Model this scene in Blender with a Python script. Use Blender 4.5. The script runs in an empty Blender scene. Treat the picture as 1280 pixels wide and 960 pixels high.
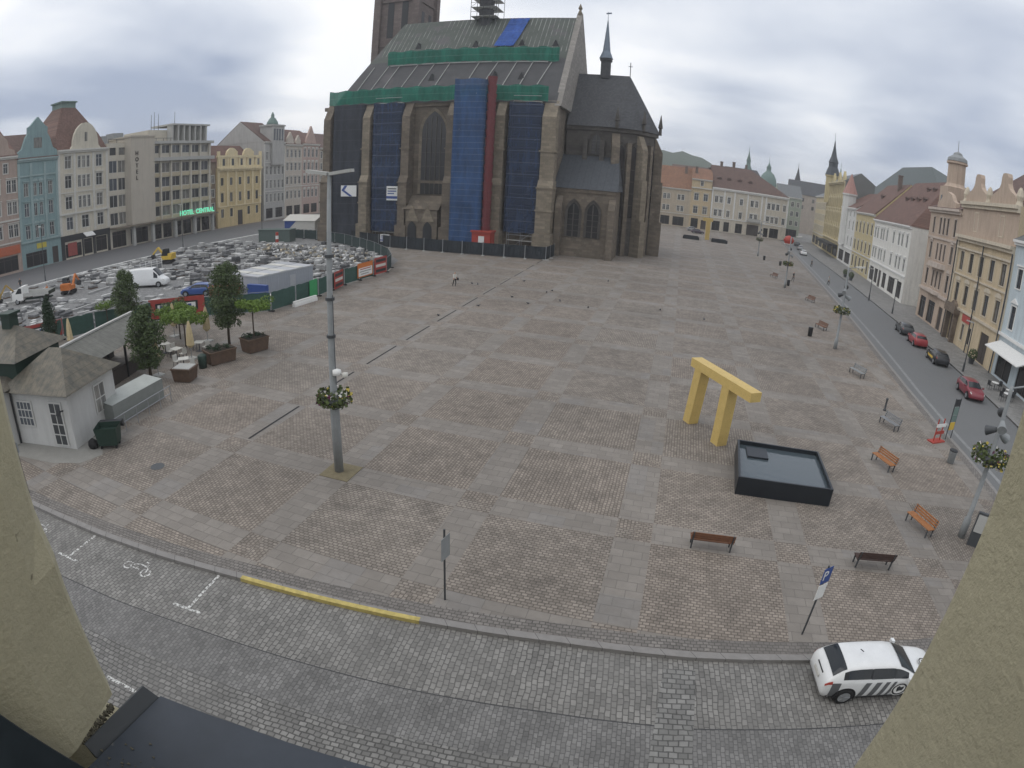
import bpy, bmesh, math, random
from mathutils import Vector, Matrix
random.seed(7)
R = math.radians
sc = bpy.context.scene
col = sc.collection
# ------------------------------------------------------------------ camera (measured from the photograph)
# world: X runs along the square's short side (east), Y along its long side (north), square surface at z = 0
CAM_H = 13.2
FPX, K3, PITCH, ROLL, AZ = 748.82, -0.00844, 0.348504, 0.05433, -0.262384
def _dir(x, y, z):                     # camera right / up / forward -> world
    c, s = math.cos(ROLL), math.sin(ROLL)
    r, u = x*c - y*s, x*s + y*c
    c, s = math.cos(PITCH), math.sin(PITCH)
    f, h = z*c + u*s, -z*s + u*c
    c, s = math.cos(AZ), math.sin(AZ)
    return Vector((r*c + f*s, -r*s + f*c, h))
def ray(u, v):
    x, y = u - 640.0, v - 480.0
    r = math.hypot(x, y) + 1e-9
    th = r/FPX
    for _ in range(12):
        th -= (FPX*(th + K3*th**3) - r)/(FPX*(1 + 3*K3*th*th))
    s = math.sin(th)/r
    return _dir(x*s, -y*s, math.cos(th))
def at(u, v, z=0.0):                   # where the line of sight meets the level z
    d = ray(u, v)
    k = (z - CAM_H)/d.z
    return Vector((d.x*k, d.y*k, z))

# ------------------------------------------------------------------ mesh builder
class MB:
    def __init__(self): self.v = []; self.f = []; self.m = []
    def face(self, pts, m=0):
        b = len(self.v); self.v += [tuple(p) for p in pts]
        self.f.append(tuple(range(b, b+len(pts)))); self.m.append(m); return self
    def box(self, x0, y0, z0, x1, y1, z1, m=0):
        if x0 > x1: x0, x1 = x1, x0
        if y0 > y1: y0, y1 = y1, y0
        if z0 > z1: z0, z1 = z1, z0
        b = len(self.v)
        self.v += [(x0,y0,z0),(x1,y0,z0),(x1,y1,z0),(x0,y1,z0),(x0,y0,z1),(x1,y0,z1),(x1,y1,z1),(x0,y1,z1)]
        for q in ((0,3,2,1),(4,5,6,7),(0,1,5,4),(1,2,6,5),(2,3,7,6),(3,0,4,7)):
            self.f.append(tuple(b+i for i in q)); self.m.append(m)
        return self
    def prism(self, poly, z0, z1, m=0):            # polygon in XY, counter-clockwise
        n = len(poly); b = len(self.v)
        self.v += [(p[0],p[1],z0) for p in poly] + [(p[0],p[1],z1) for p in poly]
        self.f.append(tuple(range(b+n-1, b-1, -1))); self.f.append(tuple(range(b+n, b+2*n))); self.m += [m, m]
        for i in range(n):
            j = (i+1) % n
            self.f.append((b+i, b+j, b+n+j, b+n+i)); self.m.append(m)
        return self
    def slab(self, poly, y0, y1, m=0):             # polygon in XZ, counter-clockwise seen from -Y
        n = len(poly); b = len(self.v)
        self.v += [(p[0],y0,p[1]) for p in poly] + [(p[0],y1,p[1]) for p in poly]
        self.f.append(tuple(range(b, b+n))); self.f.append(tuple(range(b+2*n-1, b+n-1, -1))); self.m += [m, m]
        for i in range(n):
            j = (i+1) % n
            self.f.append((b+j, b+i, b+n+i, b+n+j)); self.m.append(m)
        return self
    def ring(self, rings, m=0, cap=True, closed=True):   # rings: lists of points, same length
        b = len(self.v); n = len(rings[0])
        for r in rings: self.v += [tuple(p) for p in r]
        for k in range(len(rings)-1):
            for i in range(n if closed else n-1):
                j = (i+1) % n
                self.f.append((b+k*n+i, b+k*n+j, b+(k+1)*n+j, b+(k+1)*n+i)); self.m.append(m)
        if cap:
            self.f.append(tuple(range(b+n-1, b-1, -1))); self.m.append(m)
            e = b+(len(rings)-1)*n
            self.f.append(tuple(range(e, e+n))); self.m.append(m)
        return self
    def tube(self, p, q, r0, r1=None, n=8, m=0):
        p, q = Vector(p), Vector(q); d = (q-p)
        if d.length < 1e-6: return self
        d.normalize()
        a = d.orthogonal().normalized(); c = d.cross(a)
        r1 = r0 if r1 is None else r1
        o = lambda P, r: [P + (a*math.cos(2*math.pi*i/n) + c*math.sin(2*math.pi*i/n))*r for i in range(n)]
        return self.ring([o(p, r0), o(q, r1)], m)
    def bar(self, p, q, w, h, m=0):                # beam of w x h between two points
        p, q = Vector(p), Vector(q); d = (q-p).normalized()
        up = Vector((0,0,1)) if abs(d.z) < .95 else Vector((0,1,0))
        a = d.cross(up).normalized(); c = a.cross(d)
        o = lambda P: [P+a*w/2-c*h/2, P+a*w/2+c*h/2, P-a*w/2+c*h/2, P-a*w/2-c*h/2]
        return self.ring([o(q), o(p)], m)
    def lathe(self, prof, n=16, c=(0,0), m=0, sq=1.0):
        return self.ring([[(c[0]+r*math.cos(2*math.pi*(i+.5)/n), c[1]+r*math.sin(2*math.pi*(i+.5)/n)*sq, z) for i in range(n)] for r, z in prof], m)
    def build(self, name, mats, parent=None, smooth=False):
        return obj(name, self.mesh(name, mats, smooth), parent)
    def mesh(self, name, mats, smooth=False):
        me = bpy.data.meshes.new(name)
        me.from_pydata(self.v, [], self.f)
        if not isinstance(mats, (list, tuple)): mats = [mats]
        for mm in mats: me.materials.append(mm)
        if len(mats) > 1: me.polygons.foreach_set('material_index', self.m)
        if smooth: me.polygons.foreach_set('use_smooth', [True]*len(me.polygons))
        me.update()
        return me
def obj(name, me, parent=None):
    o = bpy.data.objects.new(name, me); col.objects.link(o)
    if parent is not None: o.parent = parent
    return o
def tag(o, label=None, cat=None, group=None, kind=None):
    if label: o['label'] = label
    if cat: o['category'] = cat
    if group: o['group'] = group
    if kind: o['kind'] = kind
    return o
def thing(name, label, cat, loc=(0,0,0), rz=0.0, group=None):
    o = bpy.data.objects.new(name, None); col.objects.link(o)
    o.empty_display_size = .3
    o.location = loc; o.rotation_euler = (0,0,rz)
    return tag(o, label, cat, group)
def struct(name, mb, mats, smooth=False):
    return tag(mb.build(name, mats, None, smooth), kind='structure')
def copy_tree(o, parent=None):
    c = o.copy(); col.objects.link(c); c.parent = parent
    for ch in list(o.children): copy_tree(ch, c)
    return c
def text_mesh(body, size, depth, m, name='lettering', bold=0.0):
    cu = bpy.data.curves.new(name, 'FONT'); cu.body = body; cu.size = size; cu.extrude = depth
    cu.align_x = 'CENTER'; cu.align_y = 'CENTER'; cu.offset = bold
    o = bpy.data.objects.new(name, cu); col.objects.link(o)
    dg = bpy.context.evaluated_depsgraph_get()
    me = bpy.data.meshes.new_from_object(o.evaluated_get(dg))
    bpy.data.objects.remove(o)
    me.materials.clear(); me.materials.append(m)
    me.transform(Matrix.Rotation(R(90), 4, 'X'))      # reads upright, facing -Y
    return me

# ------------------------------------------------------------------ materials
class NT:
    def __init__(self, name):
        self.mat = bpy.data.materials.new(name); self.mat.use_nodes = True
        self.t = self.mat.node_tree
        self.bsdf = next(n for n in self.t.nodes if n.type == 'BSDF_PRINCIPLED')
        self._co = None
    def n(self, typ, **kw):
        o = self.t.nodes.new(typ)
        for k, v in kw.items(): setattr(o, k, v)
        return o
    def L(self, a, b): self.t.links.new(a, b)
    def set(self, sock, val):
        if hasattr(val, 'links'): self.L(val, sock)
        elif isinstance(val, (tuple, list)) and len(val) == 3 and sock.type == 'RGBA': sock.default_value = (*val, 1)
        else: sock.default_value = val
    @property
    def co(self):
        if self._co is None: self._co = self.n('ShaderNodeTexCoord').outputs['Object']
        return self._co
    def world(self):
        return self.n('ShaderNodeNewGeometry').outputs['Position']
    def math(self, op, a, b=0.0, c=None):
        o = self.n('ShaderNodeMath', operation=op); self.set(o.inputs[0], a); self.set(o.inputs[1], b)
        if c is not None: self.set(o.inputs[2], c)
        return o.outputs[0]
    def sep(self, v):
        o = self.n('ShaderNodeSeparateXYZ'); self.set(o.inputs[0], v); return o.outputs
    def comb(self, x, y, z=0.0):
        o = self.n('ShaderNodeCombineXYZ'); self.set(o.inputs[0], x); self.set(o.inputs[1], y); self.set(o.inputs[2], z); return o.outputs[0]
    def mapping(self, v, scale=(1,1,1), rot=(0,0,0), loc=(0,0,0)):
        o = self.n('ShaderNodeMapping'); self.set(o.inputs[0], v)
        o.inputs['Scale'].default_value = scale; o.inputs['Rotation'].default_value = rot; o.inputs['Location'].default_value = loc
        return o.outputs[0]
    def noise(self, scale, detail=4, rough=.6, v=None):
        o = self.n('ShaderNodeTexNoise'); self.set(o.inputs['Vector'], v if v is not None else self.co)
        o.inputs['Scale'].default_value = scale; o.inputs['Detail'].default_value = detail; o.inputs['Roughness'].default_value = rough
        return o.outputs['Fac']
    def ramp(self, f, *stops):
        o = self.n('ShaderNodeValToRGB'); self.set(o.inputs[0], f); e = o.color_ramp.elements
        while len(e) < len(stops): e.new(.5)
        for i, (p, c) in enumerate(stops):
            e[i].position = p; e[i].color = (c, c, c, 1) if isinstance(c, (int, float)) else (*c, 1)
        return o.outputs[0]
    def mix(self, f, a, b, mode='MIX'):
        o = self.n('ShaderNodeMix', data_type='RGBA', blend_type=mode)
        self.set(o.inputs[0], f); self.set(o.inputs[6], a); self.set(o.inputs[7], b); return o.outputs[2]
    def brick(self, v, w, h, mortar=.012, c1=(.9,.9,.9), c2=(1,1,1), cm=(.5,.5,.5), off=.5):
        o = self.n('ShaderNodeTexBrick', offset=off); self.set(o.inputs['Vector'], v)
        o.inputs['Scale'].default_value = 1.0
        o.inputs['Brick Width'].default_value = w; o.inputs['Row Height'].default_value = h
        o.inputs['Mortar Size'].default_value = mortar; o.inputs['Mortar Smooth'].default_value = .3
        for k, c in (('Color1', c1), ('Color2', c2), ('Mortar', cm)): o.inputs[k].default_value = (*c, 1)
        return o.outputs['Color'], o.outputs['Fac']
    def bump(self, h, dist=.02, strength=.6):
        o = self.n('ShaderNodeBump'); self.set(o.inputs['Height'], h)
        o.inputs['Distance'].default_value = dist; o.inputs['Strength'].default_value = strength
        self.L(o.outputs[0], self.bsdf.inputs['Normal'])
    def out(self, color, rough=.8, metal=0.0, spec=.4):
        self.set(self.bsdf.inputs['Base Color'], color); self.set(self.bsdf.inputs['Roughness'], rough)
        self.bsdf.inputs['Metallic'].default_value = metal
        self.bsdf.inputs['Specular IOR Level'].default_value = spec
        return self.mat
def sh(c, k): return tuple(max(0., min(1., x*k)) for x in c)
def mat(name, c, rough=.8, var=.12, scale=2.0, metal=0.0, bump=0.0, spec=.4, streak=0.0):
    m = NT(name)
    f = m.noise(scale, 5, .65)
    colr = m.mix(f, sh(c, 1-2*var), sh(c, 1+2*var))
    if streak:
        s = m.noise(1.0, 4, .7, m.mapping(m.co, (2.2, 2.2, .16)))
        colr = m.mix(m.math('MULTIPLY', m.ramp(s, (.45, 0.), (.75, 1.)), streak), colr, sh(c, .45))
    if bump: m.bump(m.noise(scale*6, 4, .6), bump, .6)
    return m.out(colr, rough, metal, spec)
_pl = {}
def grimy(name, c):
    m = NT(name)
    k = m.mix(m.noise(.5, 6, .7), sh(c, .80), sh(c, 1.14))
    k = m.mix(m.ramp(m.noise(1.0, 5, .75, m.mapping(m.co, (1.7, 1.7, .22))), (.46, 0.), (.74, .5)), k, sh(c, .5))
    k = m.mix(m.ramp(m.noise(.9, 6, .8), (.60, 0.), (.70, .35)), k, (c[0]*.62+.04, c[1]*.62+.04, c[2]*.62+.05))
    m.bump(m.noise(3.5, 4, .6), .012, .6)
    return m.out(k, .9)
def plaster(name, c):
    if name not in _pl: _pl[name] = grimy(name, sh(c, 1.32 if max(c) < .45 else 1.2))
    return _pl[name]
def stone(name, c, bw=.9, bh=.45, mortar=.012, contrast=.25, dirt=.5):
    m = NT(name); x = m.sep(m.co)
    v = m.comb(m.math('ADD', x[0], x[1]), x[2])
    b, _ = m.brick(v, bw, bh, mortar, sh(c, 1-contrast), sh(c, 1+contrast), sh(c, .55))
    n = m.noise(.35, 6, .7)
    cc = m.mix(m.ramp(n, (.35, 0.), (.7, dirt)), b, sh(c, .38))
    cc = m.mix(m.math('MULTIPLY', m.noise(5, 4), .35), cc, sh(c, 1.5))
    m.bump(m.noise(4, 5), .05, .6)
    return m.out(cc, .92)
def tiles(name, c, along='x', pitch=.35, dirt=.4):
    m = NT(name); x = m.sep(m.co)
    b, _ = m.brick(m.comb(x[0] if along == 'x' else x[1], m.math('MULTIPLY', x[2], 1.3)), .3, pitch, .02, sh(c, .75), sh(c, 1.2), sh(c, .5))
    cc = m.mix(m.ramp(m.noise(.4, 5, .7), (.4, 0.), (.75, dirt)), b, sh(c, .5))
    return m.out(cc, .8)
def seam_metal(name, c, along='x', step=.55, c2=None):
    m = NT(name); x = m.sep(m.co)
    f = m.math('FRACT', m.math('DIVIDE', x[0] if along == 'x' else x[1], step))
    line = m.math('LESS_THAN', f, .1)
    n = m.ramp(m.noise(.8, 5, .7, m.mapping(m.co, (2.5, 2.5, .3))), (.35, 0.), (.7, 1.))
    cc = m.mix(n, c, c2 or sh(c, .6))
    cc = m.mix(m.math('MULTIPLY', line, .5), cc, sh(c, .4))
    m.bump(line, .03, .5)
    return m.out(cc, .6)

M = {}
def glass(name, c, rough=.12):
    m = NT(name)
    return m.out(m.mix(m.noise(.25, 2), sh(c, .5), sh(c, 1.5)), rough, 0.0, .5)
def curtained(name):
    m = NT(name); r_ = m.n('ShaderNodeObjectInfo').outputs['Random']; x = m.sep(m.co)
    k = m.mix(m.noise(.25, 2), (.03,.034,.038), (.085,.09,.095))
    k = m.mix(m.math('MULTIPLY', m.math('GREATER_THAN', r_, .62), m.ramp(m.noise(2.2, 2, .5, m.mapping(m.co, (3,3,.2))), (.4, .25), (.6, .8))), k, (.30,.29,.265))
    k = m.mix(m.math('MULTIPLY', m.math('LESS_THAN', r_, .2), .7), k, (.10,.115,.135))
    return m.out(k, .12, 0, .5)
M['pane'] = curtained('window_glass')
M['pane_blue'] = glass('bluish_window_glass', (.05,.06,.075))
M['shop'] = glass('shop_glass', (.018,.018,.02))
M['white'] = mat('white_paint', (.72,.72,.70), .6, .05)
M['offwhite'] = mat('offwhite_paint', (.55,.54,.50), .8, .08)
M['frame_w'] = mat('window_frame_white', (.5,.5,.48), .6, .05)
M['frame_d'] = mat('window_frame_brown', (.06,.05,.045), .6, .1)
M['dark'] = mat('dark_paint', (.025,.027,.03), .5, .1)
M['black'] = mat('black_rubber', (.015,.015,.016), .8, .1)
M['steel'] = mat('galvanised_steel', (.32,.33,.34), .45, .12, 3, metal=.5)
M['greysteel'] = mat('weathered_grey_steel', (.26,.275,.28), .6, .15, 2, streak=.3)
M['darksteel'] = mat('dark_steel', (.06,.065,.07), .5, .15)
M['red'] = mat('red_paint', (.36,.05,.035), .5, .1)
M['orange'] = mat('orange_paint', (.55,.17,.04), .6, .1)
M['yellow'] = mat('yellow_paint', (.62,.42,.06), .6, .1)
M['blue'] = mat('blue_paint', (.03,.07,.25), .4, .1)
M['green'] = mat('green_paint', (.03,.09,.06), .6, .15)
M['darkgreen'] = mat('dark_green_plastic', (.018,.04,.03), .5, .15)
M['wood'] = mat('brown_wood', (.16,.07,.035), .65, .25, 6)
M['wood_l'] = mat('orange_wood', (.34,.15,.06), .6, .25, 6)
M['planter'] = mat('planter_wood', (.10,.065,.045), .8, .25, 3)
M['concrete'] = mat('pale_concrete', (.42,.42,.40), .9, .1, 1.5, bump=.01)
M['cream_cloth'] = mat('cream_cloth', (.55,.45,.27), .9, .12, 3)
M['soil'] = mat('dark_soil', (.035,.028,.02), .95, .2, 5)
M['skin'] = mat('skin', (.45,.27,.19), .6, .05)
M['copper'] = mat('green_copper', (.15,.215,.195), .7, .15, 1, streak=.3)
M['slate'] = tiles('dark_slate', (.075,.078,.085))
M['roof_red'] = tiles('red_roof_tiles', (.165,.095,.075))
M['roof_brown'] = tiles('brown_roof_tiles', (.135,.085,.07))
M['roof_orange'] = tiles('orange_roof_tiles', (.24,.125,.075))
M['roof_grey'] = seam_metal('grey_sheet_roof', (.17,.18,.185), 'x', .7)
M['bark'] = mat('bark', (.07,.055,.04), .95, .25, 6, bump=.02)
def leafmat(name, c):
    m = NT(name)
    f = m.noise(.9, 4, .7); g = m.noise(7, 2)
    cc = m.mix(f, sh(c, .45), sh(c, 1.6))
    cc = m.mix(m.math('MULTIPLY', g, .5), cc, (c[0]*1.6, c[1]*1.35, c[2]*.8))
    return m.out(cc, .65, 0, .3)
M['leaf'] = leafmat('maple_leaves', (.055,.085,.036))
M['leaf_l'] = leafmat('light_leaves', (.10,.17,.03))
M['leaf_d'] = leafmat('conifer_needles', (.016,.036,.018))
M['leaf_o'] = leafmat('olive_leaves', (.06,.085,.03))
# ------------------------------------------------------------------ the setting: ground, square, roads, kerbs
KERB = [(-130,1.0),(-60,7.2),(-40,9.4),(-26,11.0),(-20,11.45),(-16.5,11.85),(-12.7,12.4),(-9.2,12.8),(-6.1,13.15),(-1.8,13.7),(2.4,14.05),(6.6,14.6),(11.1,15.2),(14.5,15.9),(17.6,17.4),(19.9,20.2),(20.9,24),(21.05,30),(21.05,40),(21.5,48),(22.3,58),(24.0,75),(27.2,110),(30.4,145),(33.9,184),(36.5,214)]
ROAD_Z = -.13
def lattice(m, cell=6.646, s0=-.12, t0=20.6):
    x = m.sep(m.world())
    u = m.math('DIVIDE', m.math('SUBTRACT', x[0], s0), cell); v = m.math('DIVIDE', m.math('SUBTRACT', x[1], t0), cell)
    d = lambda a: m.math('MULTIPLY', m.math('ABSOLUTE', m.math('SUBTRACT', a, m.math('ROUND', a))), cell)
    return x, u, v, d(u), d(v)
def paving():
    m = NT('square_paving'); x, u, v, du, dv = lattice(m)
    su = m.math('LESS_THAN', du, .74); sv = m.math('LESS_THAN', dv, .74)
    strip = m.math('MAXIMUM', su, sv); cross = m.math('MULTIPLY', su, sv)
    strip = m.math('SUBTRACT', strip, cross)
    cellid = m.comb(m.math('FLOOR', u), m.math('FLOOR', v))
    wn = m.n('ShaderNodeTexWhiteNoise', noise_dimensions='2D'); m.L(cellid, wn.inputs['Vector'])
    turn = m.math('GREATER_THAN', wn.outputs['Value'], .45)
    wob = m.noise(1.3, 3, .6, m.world()); wo = m.math('MULTIPLY', m.math('SUBTRACT', wob, .5), .09)
    xx = m.math('ADD', x[0], wo); yy = m.math('ADD', x[1], wo)
    c1, c2, cm = (.201,.177,.151), (.298,.264,.228), (.124,.109,.094)
    ba, fa = m.brick(m.comb(yy, xx), .20, .15, .022, c1, c2, cm)
    bb, fb = m.brick(m.comb(xx, yy), .22, .15, .022, c1, c2, cm)
    panel = m.mix(turn, ba, bb); pf = m.mix(turn, fa, fb)
    n1 = m.ramp(m.noise(.9, 5, .75, m.world()), (.3, .72), (.7, 1.22))
    panel = m.mix(1.0, panel, n1, 'MULTIPLY')
    hue = m.n('ShaderNodeTexWhiteNoise', noise_dimensions='2D'); m.L(m.mapping(cellid, (1.7,1.3,1), loc=(.4,.7,0)), hue.inputs['Vector'])
    panel = m.mix(m.math('MULTIPLY', hue.outputs['Value'], .35), panel, m.mix(1.0, panel, (1.06,.95,.88), 'MULTIPLY'))
    sl, sf = m.brick(m.comb(x[0], x[1]), .74, .49, .012, (.207,.188,.166), (.264,.241,.214), (.146,.132,.116))
    pw = m.n('ShaderNodeTexWhiteNoise', noise_dimensions='2D')
    m.L(m.comb(m.math('FLOOR', m.math('DIVIDE', x[0], 1.48)), m.math('FLOOR', m.math('DIVIDE', x[1], 1.48))), pw.inputs['Vector'])
    sl = m.mix(m.math('MULTIPLY', m.math('GREATER_THAN', pw.outputs['Value'], .86), .35), sl, (.235,.232,.23))
    sl = m.mix(m.ramp(m.noise(1.6, 5, .7, m.world()), (.32, 0.), (.72, .65)), sl, (.178,.160,.142))
    cc = m.mix(strip, panel, sl); ff = m.mix(strip, pf, sf)
    stain = m.ramp(m.noise(.07, 7, .72, m.world()), (.32, .76), (.66, 1.13))
    cc = m.mix(1.0, cc, stain, 'MULTIPLY')
    st2 = m.ramp(m.noise(.5, 5, .75, m.world()), (.62, 0.), (.8, .35))
    cc = m.mix(st2, cc, (.17,.157,.143))
    m.bump(ff, -.012, .8)
    return m.out(cc, .78, 0, .45)
def setts(name, c, w, h, mortar, amp=.3, turned=False, joint=.45, rot=0.0, patch=.5):
    m = NT(name); wd = m.world()
    if rot: wd = m.mapping(wd, rot=(0, 0, rot))
    x = m.sep(wd)
    wo = m.math('MULTIPLY', m.math('SUBTRACT', m.noise(1.1, 3, .6, wd), .5), .16)
    a, b = m.math('ADD', x[0], wo), m.math('ADD', x[1], wo)
    k, f = m.brick(m.comb(b, a) if turned else m.comb(a, b), w, h, mortar, sh(c, 1-amp), sh(c, 1+amp), sh(c, joint))
    k = m.mix(1.0, k, m.ramp(m.noise(.8, 5, .7, wd), (.3, .75), (.7, 1.2)), 'MULTIPLY')
    k = m.mix(m.ramp(m.noise(.22, 5, .7, wd), (.42, 0.), (.66, patch)), k, sh(c, .78))
    m.bump(f, -.014, .8)
    return m.out(k, .72, 0, .45)
def asphalt(name, c, var=.18):
    m = NT(name); wd = m.world()
    k = m.mix(m.noise(.3, 6, .7, wd), sh(c, 1-var), sh(c, 1+var))
    k = m.mix(m.math('MULTIPLY', m.noise(14, 2, .5, wd), .5), sh(c, .6), k)
    k = m.mix(m.ramp(m.noise(1.0, 5, .7, m.mapping(wd, (1.2, .08, 1))), (.55, 0.), (.8, .35)), k, sh(c, .6))
    m.bump(m.noise(30, 2, .5, wd), .006, .5)
    return m.out(k, .7, 0, .4)

def strip_between(line, o0, o1, z0, z1=None, top_only=True, m=0, mb=None):
    """ribbon along a polyline between two sideways offsets (positive = to the left of travel)"""
    mb = mb or MB(); n = len(line); A = []; B = []
    for i, p in enumerate(line):
        a = Vector(line[max(i-1, 0)]); b = Vector(line[min(i+1, n-1)]); d = (b-a).normalized(); nn = Vector((-d.y, d.x))
        A.append(Vector(p)+nn*o0); B.append(Vector(p)+nn*o1)
    for i in range(n-1):
        if z1 is None: mb.face([(*B[i], z0), (*A[i], z0), (*A[i+1], z0), (*B[i+1], z0)], m)
        else:
            mb.ring([[(*A[j], z0), (*B[j], z0), (*B[j], z1), (*A[j], z1)] for j in (i, i+1)], m, cap=(i in (0, n-2)))
    return mb
def sheet(name, poly, z, m):
    mb = MB(); mb.face([(x, y, z) for x, y in poly]); return struct(name, mb, m)

g = MB(); g.face([(-1800,-1800,-.16),(1800,-1800,-.16),(1800,1800,-.16),(-1800,1800,-.16)])
struct('ground', g, mat('ground_earth', (.10,.11,.085), .95, .2, .02))
sq = MB(); sq.prism([(-130,420)] + [tuple(p) for p in KERB] + [(38,225),(46,300),(60,420)], -.5, 0)
struct('square_pavement', sq, paving())
# roads
front = [p for p in KERB if p[0] < 12]
M['setts'] = setts('road_setts', (.212,.205,.192), .25, .165, .017, .24, True, rot=R(-6))
M['setts_b'] = setts('blue_grey_setts', (.178,.174,.168), .19, .13, .013, .22, True, .6, R(-6), .3)
M['cobbles'] = setts('large_cobbles', (.20,.195,.185), .22, .165, .022, .28, False, .36, R(-6))
ext = front + [(16,15.9),(22,16.7),(30,17.7),(48,20)]
struct('road', strip_between(ext, 0.1, -3.05, ROAD_Z), M['setts'])
struct('road', strip_between(ext, -3.05, -4.75, ROAD_Z), M['setts_b'])
struct('road', strip_between(ext, -4.75, -13.5, ROAD_Z), M['cobbles'])
sj = MB(); strip_between(ext, -3.02, -3.06, ROAD_Z+.004, mb=sj)
struct('road', sj, mat('tar_seam', (.05,.05,.052), .7, .2))
cs = MB(); cs.face([(1.55,9.05,ROAD_Z+.008),(2.75,9.2,ROAD_Z+.008),(2.62,13.4,ROAD_Z+.008),(1.62,13.25,ROAD_Z+.008)])
struct('road', cs, setts('band_cobbles', (.205,.202,.192), .27, .2, .022, .28, False, .4, R(-6)))
SIDE = [(29.6,22),(30.3,38),(31.9,60),(32.9,85),(35.2,116),(39.0,175),(42.5,222)]
sd = MB(); pts = [p for p in KERB if p[1] >= 17 and p[0] > 17]
sd.face([(p[0]-.3, p[1], ROAD_Z-.004) for p in reversed(pts)] + [(20,16,ROAD_Z-.004),(31,17,ROAD_Z-.004)] + [(p[0]+.2, p[1], ROAD_Z-.004) for p in SIDE])
struct('road', sd, asphalt('side_road_asphalt', (.205,.21,.212)))
gl = MB(); strip_between([(22.4,30),(22.35,40),(22.8,48),(23.8,58),(25.4,75),(28.6,110),(35.2,184)], .16, -.16, ROAD_Z+.004, mb=gl)
struct('kerb', gl, mat('pale_gutter_stone', (.23,.235,.235), .85, .2, 2))
walk = MB(); walk.prism([(29.6,-30)] + SIDE + [(44,224),(50,300),(64,420),(400,420),(400,-30)], -.5, 0)
struct('pavement', walk, setts('sidewalk_setts', (.23,.225,.215), .6, .4, .012, .12))
# kerbs
kst = mat('granite_kerb', (.225,.22,.215), .8, .2, 1.5, bump=.004)
def kerb_material(name, c):
    m = NT(name); x = m.sep(m.world())
    f = m.math('FRACT', m.math('DIVIDE', m.math('ADD', x[0], m.math('MULTIPLY', x[1], .8)), 1.05))
    j = m.math('LESS_THAN', f, .02)
    k = m.mix(m.noise(2.5, 5, .7, m.world()), sh(c, .7), sh(c, 1.25))
    return m.out(m.mix(j, k, sh(c, .35)), .8)
k_all = [p for p in KERB if -60 <= p[0] < 40]
kb = MB(); strip_between([p for p in k_all], .02, -.26, -.3, .012, mb=kb)
struct('kerb', kb, kerb_material('granite_kerb_stone', (.235,.225,.215)))
yl = MB(); strip_between([(-12.7,12.4),(-9.2,12.8),(-6.1,13.15)], -.09, -.275, -.2, .018, mb=yl)
struct('yellow_kerb', yl, mat('worn_yellow_paint', (.46,.375,.13), .85, .3, 4))
bd = MB(); strip_between(k_all, .62, .04, .004, mb=bd)
struct('pavement', bd, setts('border_setts', (.19,.175,.16), .2, .15, .018, .2, False, .45, R(-6)))
sk = MB(); strip_between(SIDE, .0, -.26, -.3, .012, mb=sk)
struct('pavement_kerb', sk, kst)
# parking bay markings
pw = NT('worn_white_marking')
pwm = pw.mat; pw.L(pw.math('GREATER_THAN', pw.noise(9, 5, .75, pw.world()), .50), pw.bsdf.inputs['Alpha']); pw.out((.62,.62,.6), .8)
ZM = ROAD_Z+.005
for sx, tk, tf in ((-13.6,12.0,10.0),(-20.15,11.25,9.45)):
    mk = MB(); mk.face([(sx-.07,tk,ZM),(sx+.12,tf,ZM),(sx+.24,tf,ZM),(sx+.05,tk,ZM)])
    mk.face([(sx-.45,tf-.02,ZM+.001),(sx-.45,tf-.14,ZM+.001),(sx+.75,tf-.02,ZM+.001),(sx+.75,tf+.1,ZM+.001)]); struct('road_marking', mk, pwm)
mk = MB(); mk.face([(-14.2,6.05,ZM),(-14.2,5.93,ZM),(-12.3,6.08,ZM),(-12.3,6.2,ZM)])
struct('road_marking', mk, pwm)
def motorcycle_mark(cx, cy):
    mb = MB()
    def ringm(x, y, r):
        n = 14
        for i in range(n):
            a, b = 2*math.pi*i/n, 2*math.pi*(i+1)/n
            mb.face([(x+r*math.cos(a),y+r*math.sin(a),ZM),(x+r*math.cos(b),y+r*math.sin(b),ZM),(x+(r-.07)*math.cos(b),y+(r-.07)*math.sin(b),ZM),(x+(r-.07)*math.cos(a),y+(r-.07)*math.sin(a),ZM)][::-1])
    def ln(a, b, w=.035):
        a, b = Vector(a), Vector(b); d = (b-a).normalized(); nn = Vector((-d.y, d.x))*w
        mb.face([(*(cx_+o), ZM+.001) for cx_, o in ((a,-nn),(b,-nn),(b,nn),(a,nn))])
    ringm(cx-.5, cy, .24); ringm(cx+.5, cy, .24)
    ln((cx-.5,cy),(cx-.1,cy+.3)); ln((cx-.1,cy+.3),(cx+.35,cy+.3)); ln((cx+.5,cy),(cx+.25,cy+.5)); ln((cx+.25,cy+.5),(cx+.05,cy+.52)); ln((cx-.5,cy),(cx+.1,cy+.02))
    return struct('road_marking', mb, pwm)
motorcycle_mark(-16.75, 10.6); motorcycle_mark(-23.2, 9.9)
# drain slots in the paving, one per paving field
def drain(x0, t0, x1, t1, lab):
    d = MB(); d.face([(x0-.07,t0,.005),(x0+.07,t0,.005),(x1+.07,t1,.005),(x1-.07,t1,.005)])
    tag(d.build('drain_channel', M['black']), lab, 'drain', 'drain channels in the paving')
f = lambda t: -19.7 - (t-21.3)*.0158
for k in range(0, 11):
    t0, t1 = 20.6+k*6.646+.9, 20.6+(k+1)*6.646-.9
    drain(f(t0), t0, f(t1), t1, 'dark straight drain slot in the paving west of the tall lamp post')
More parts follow.
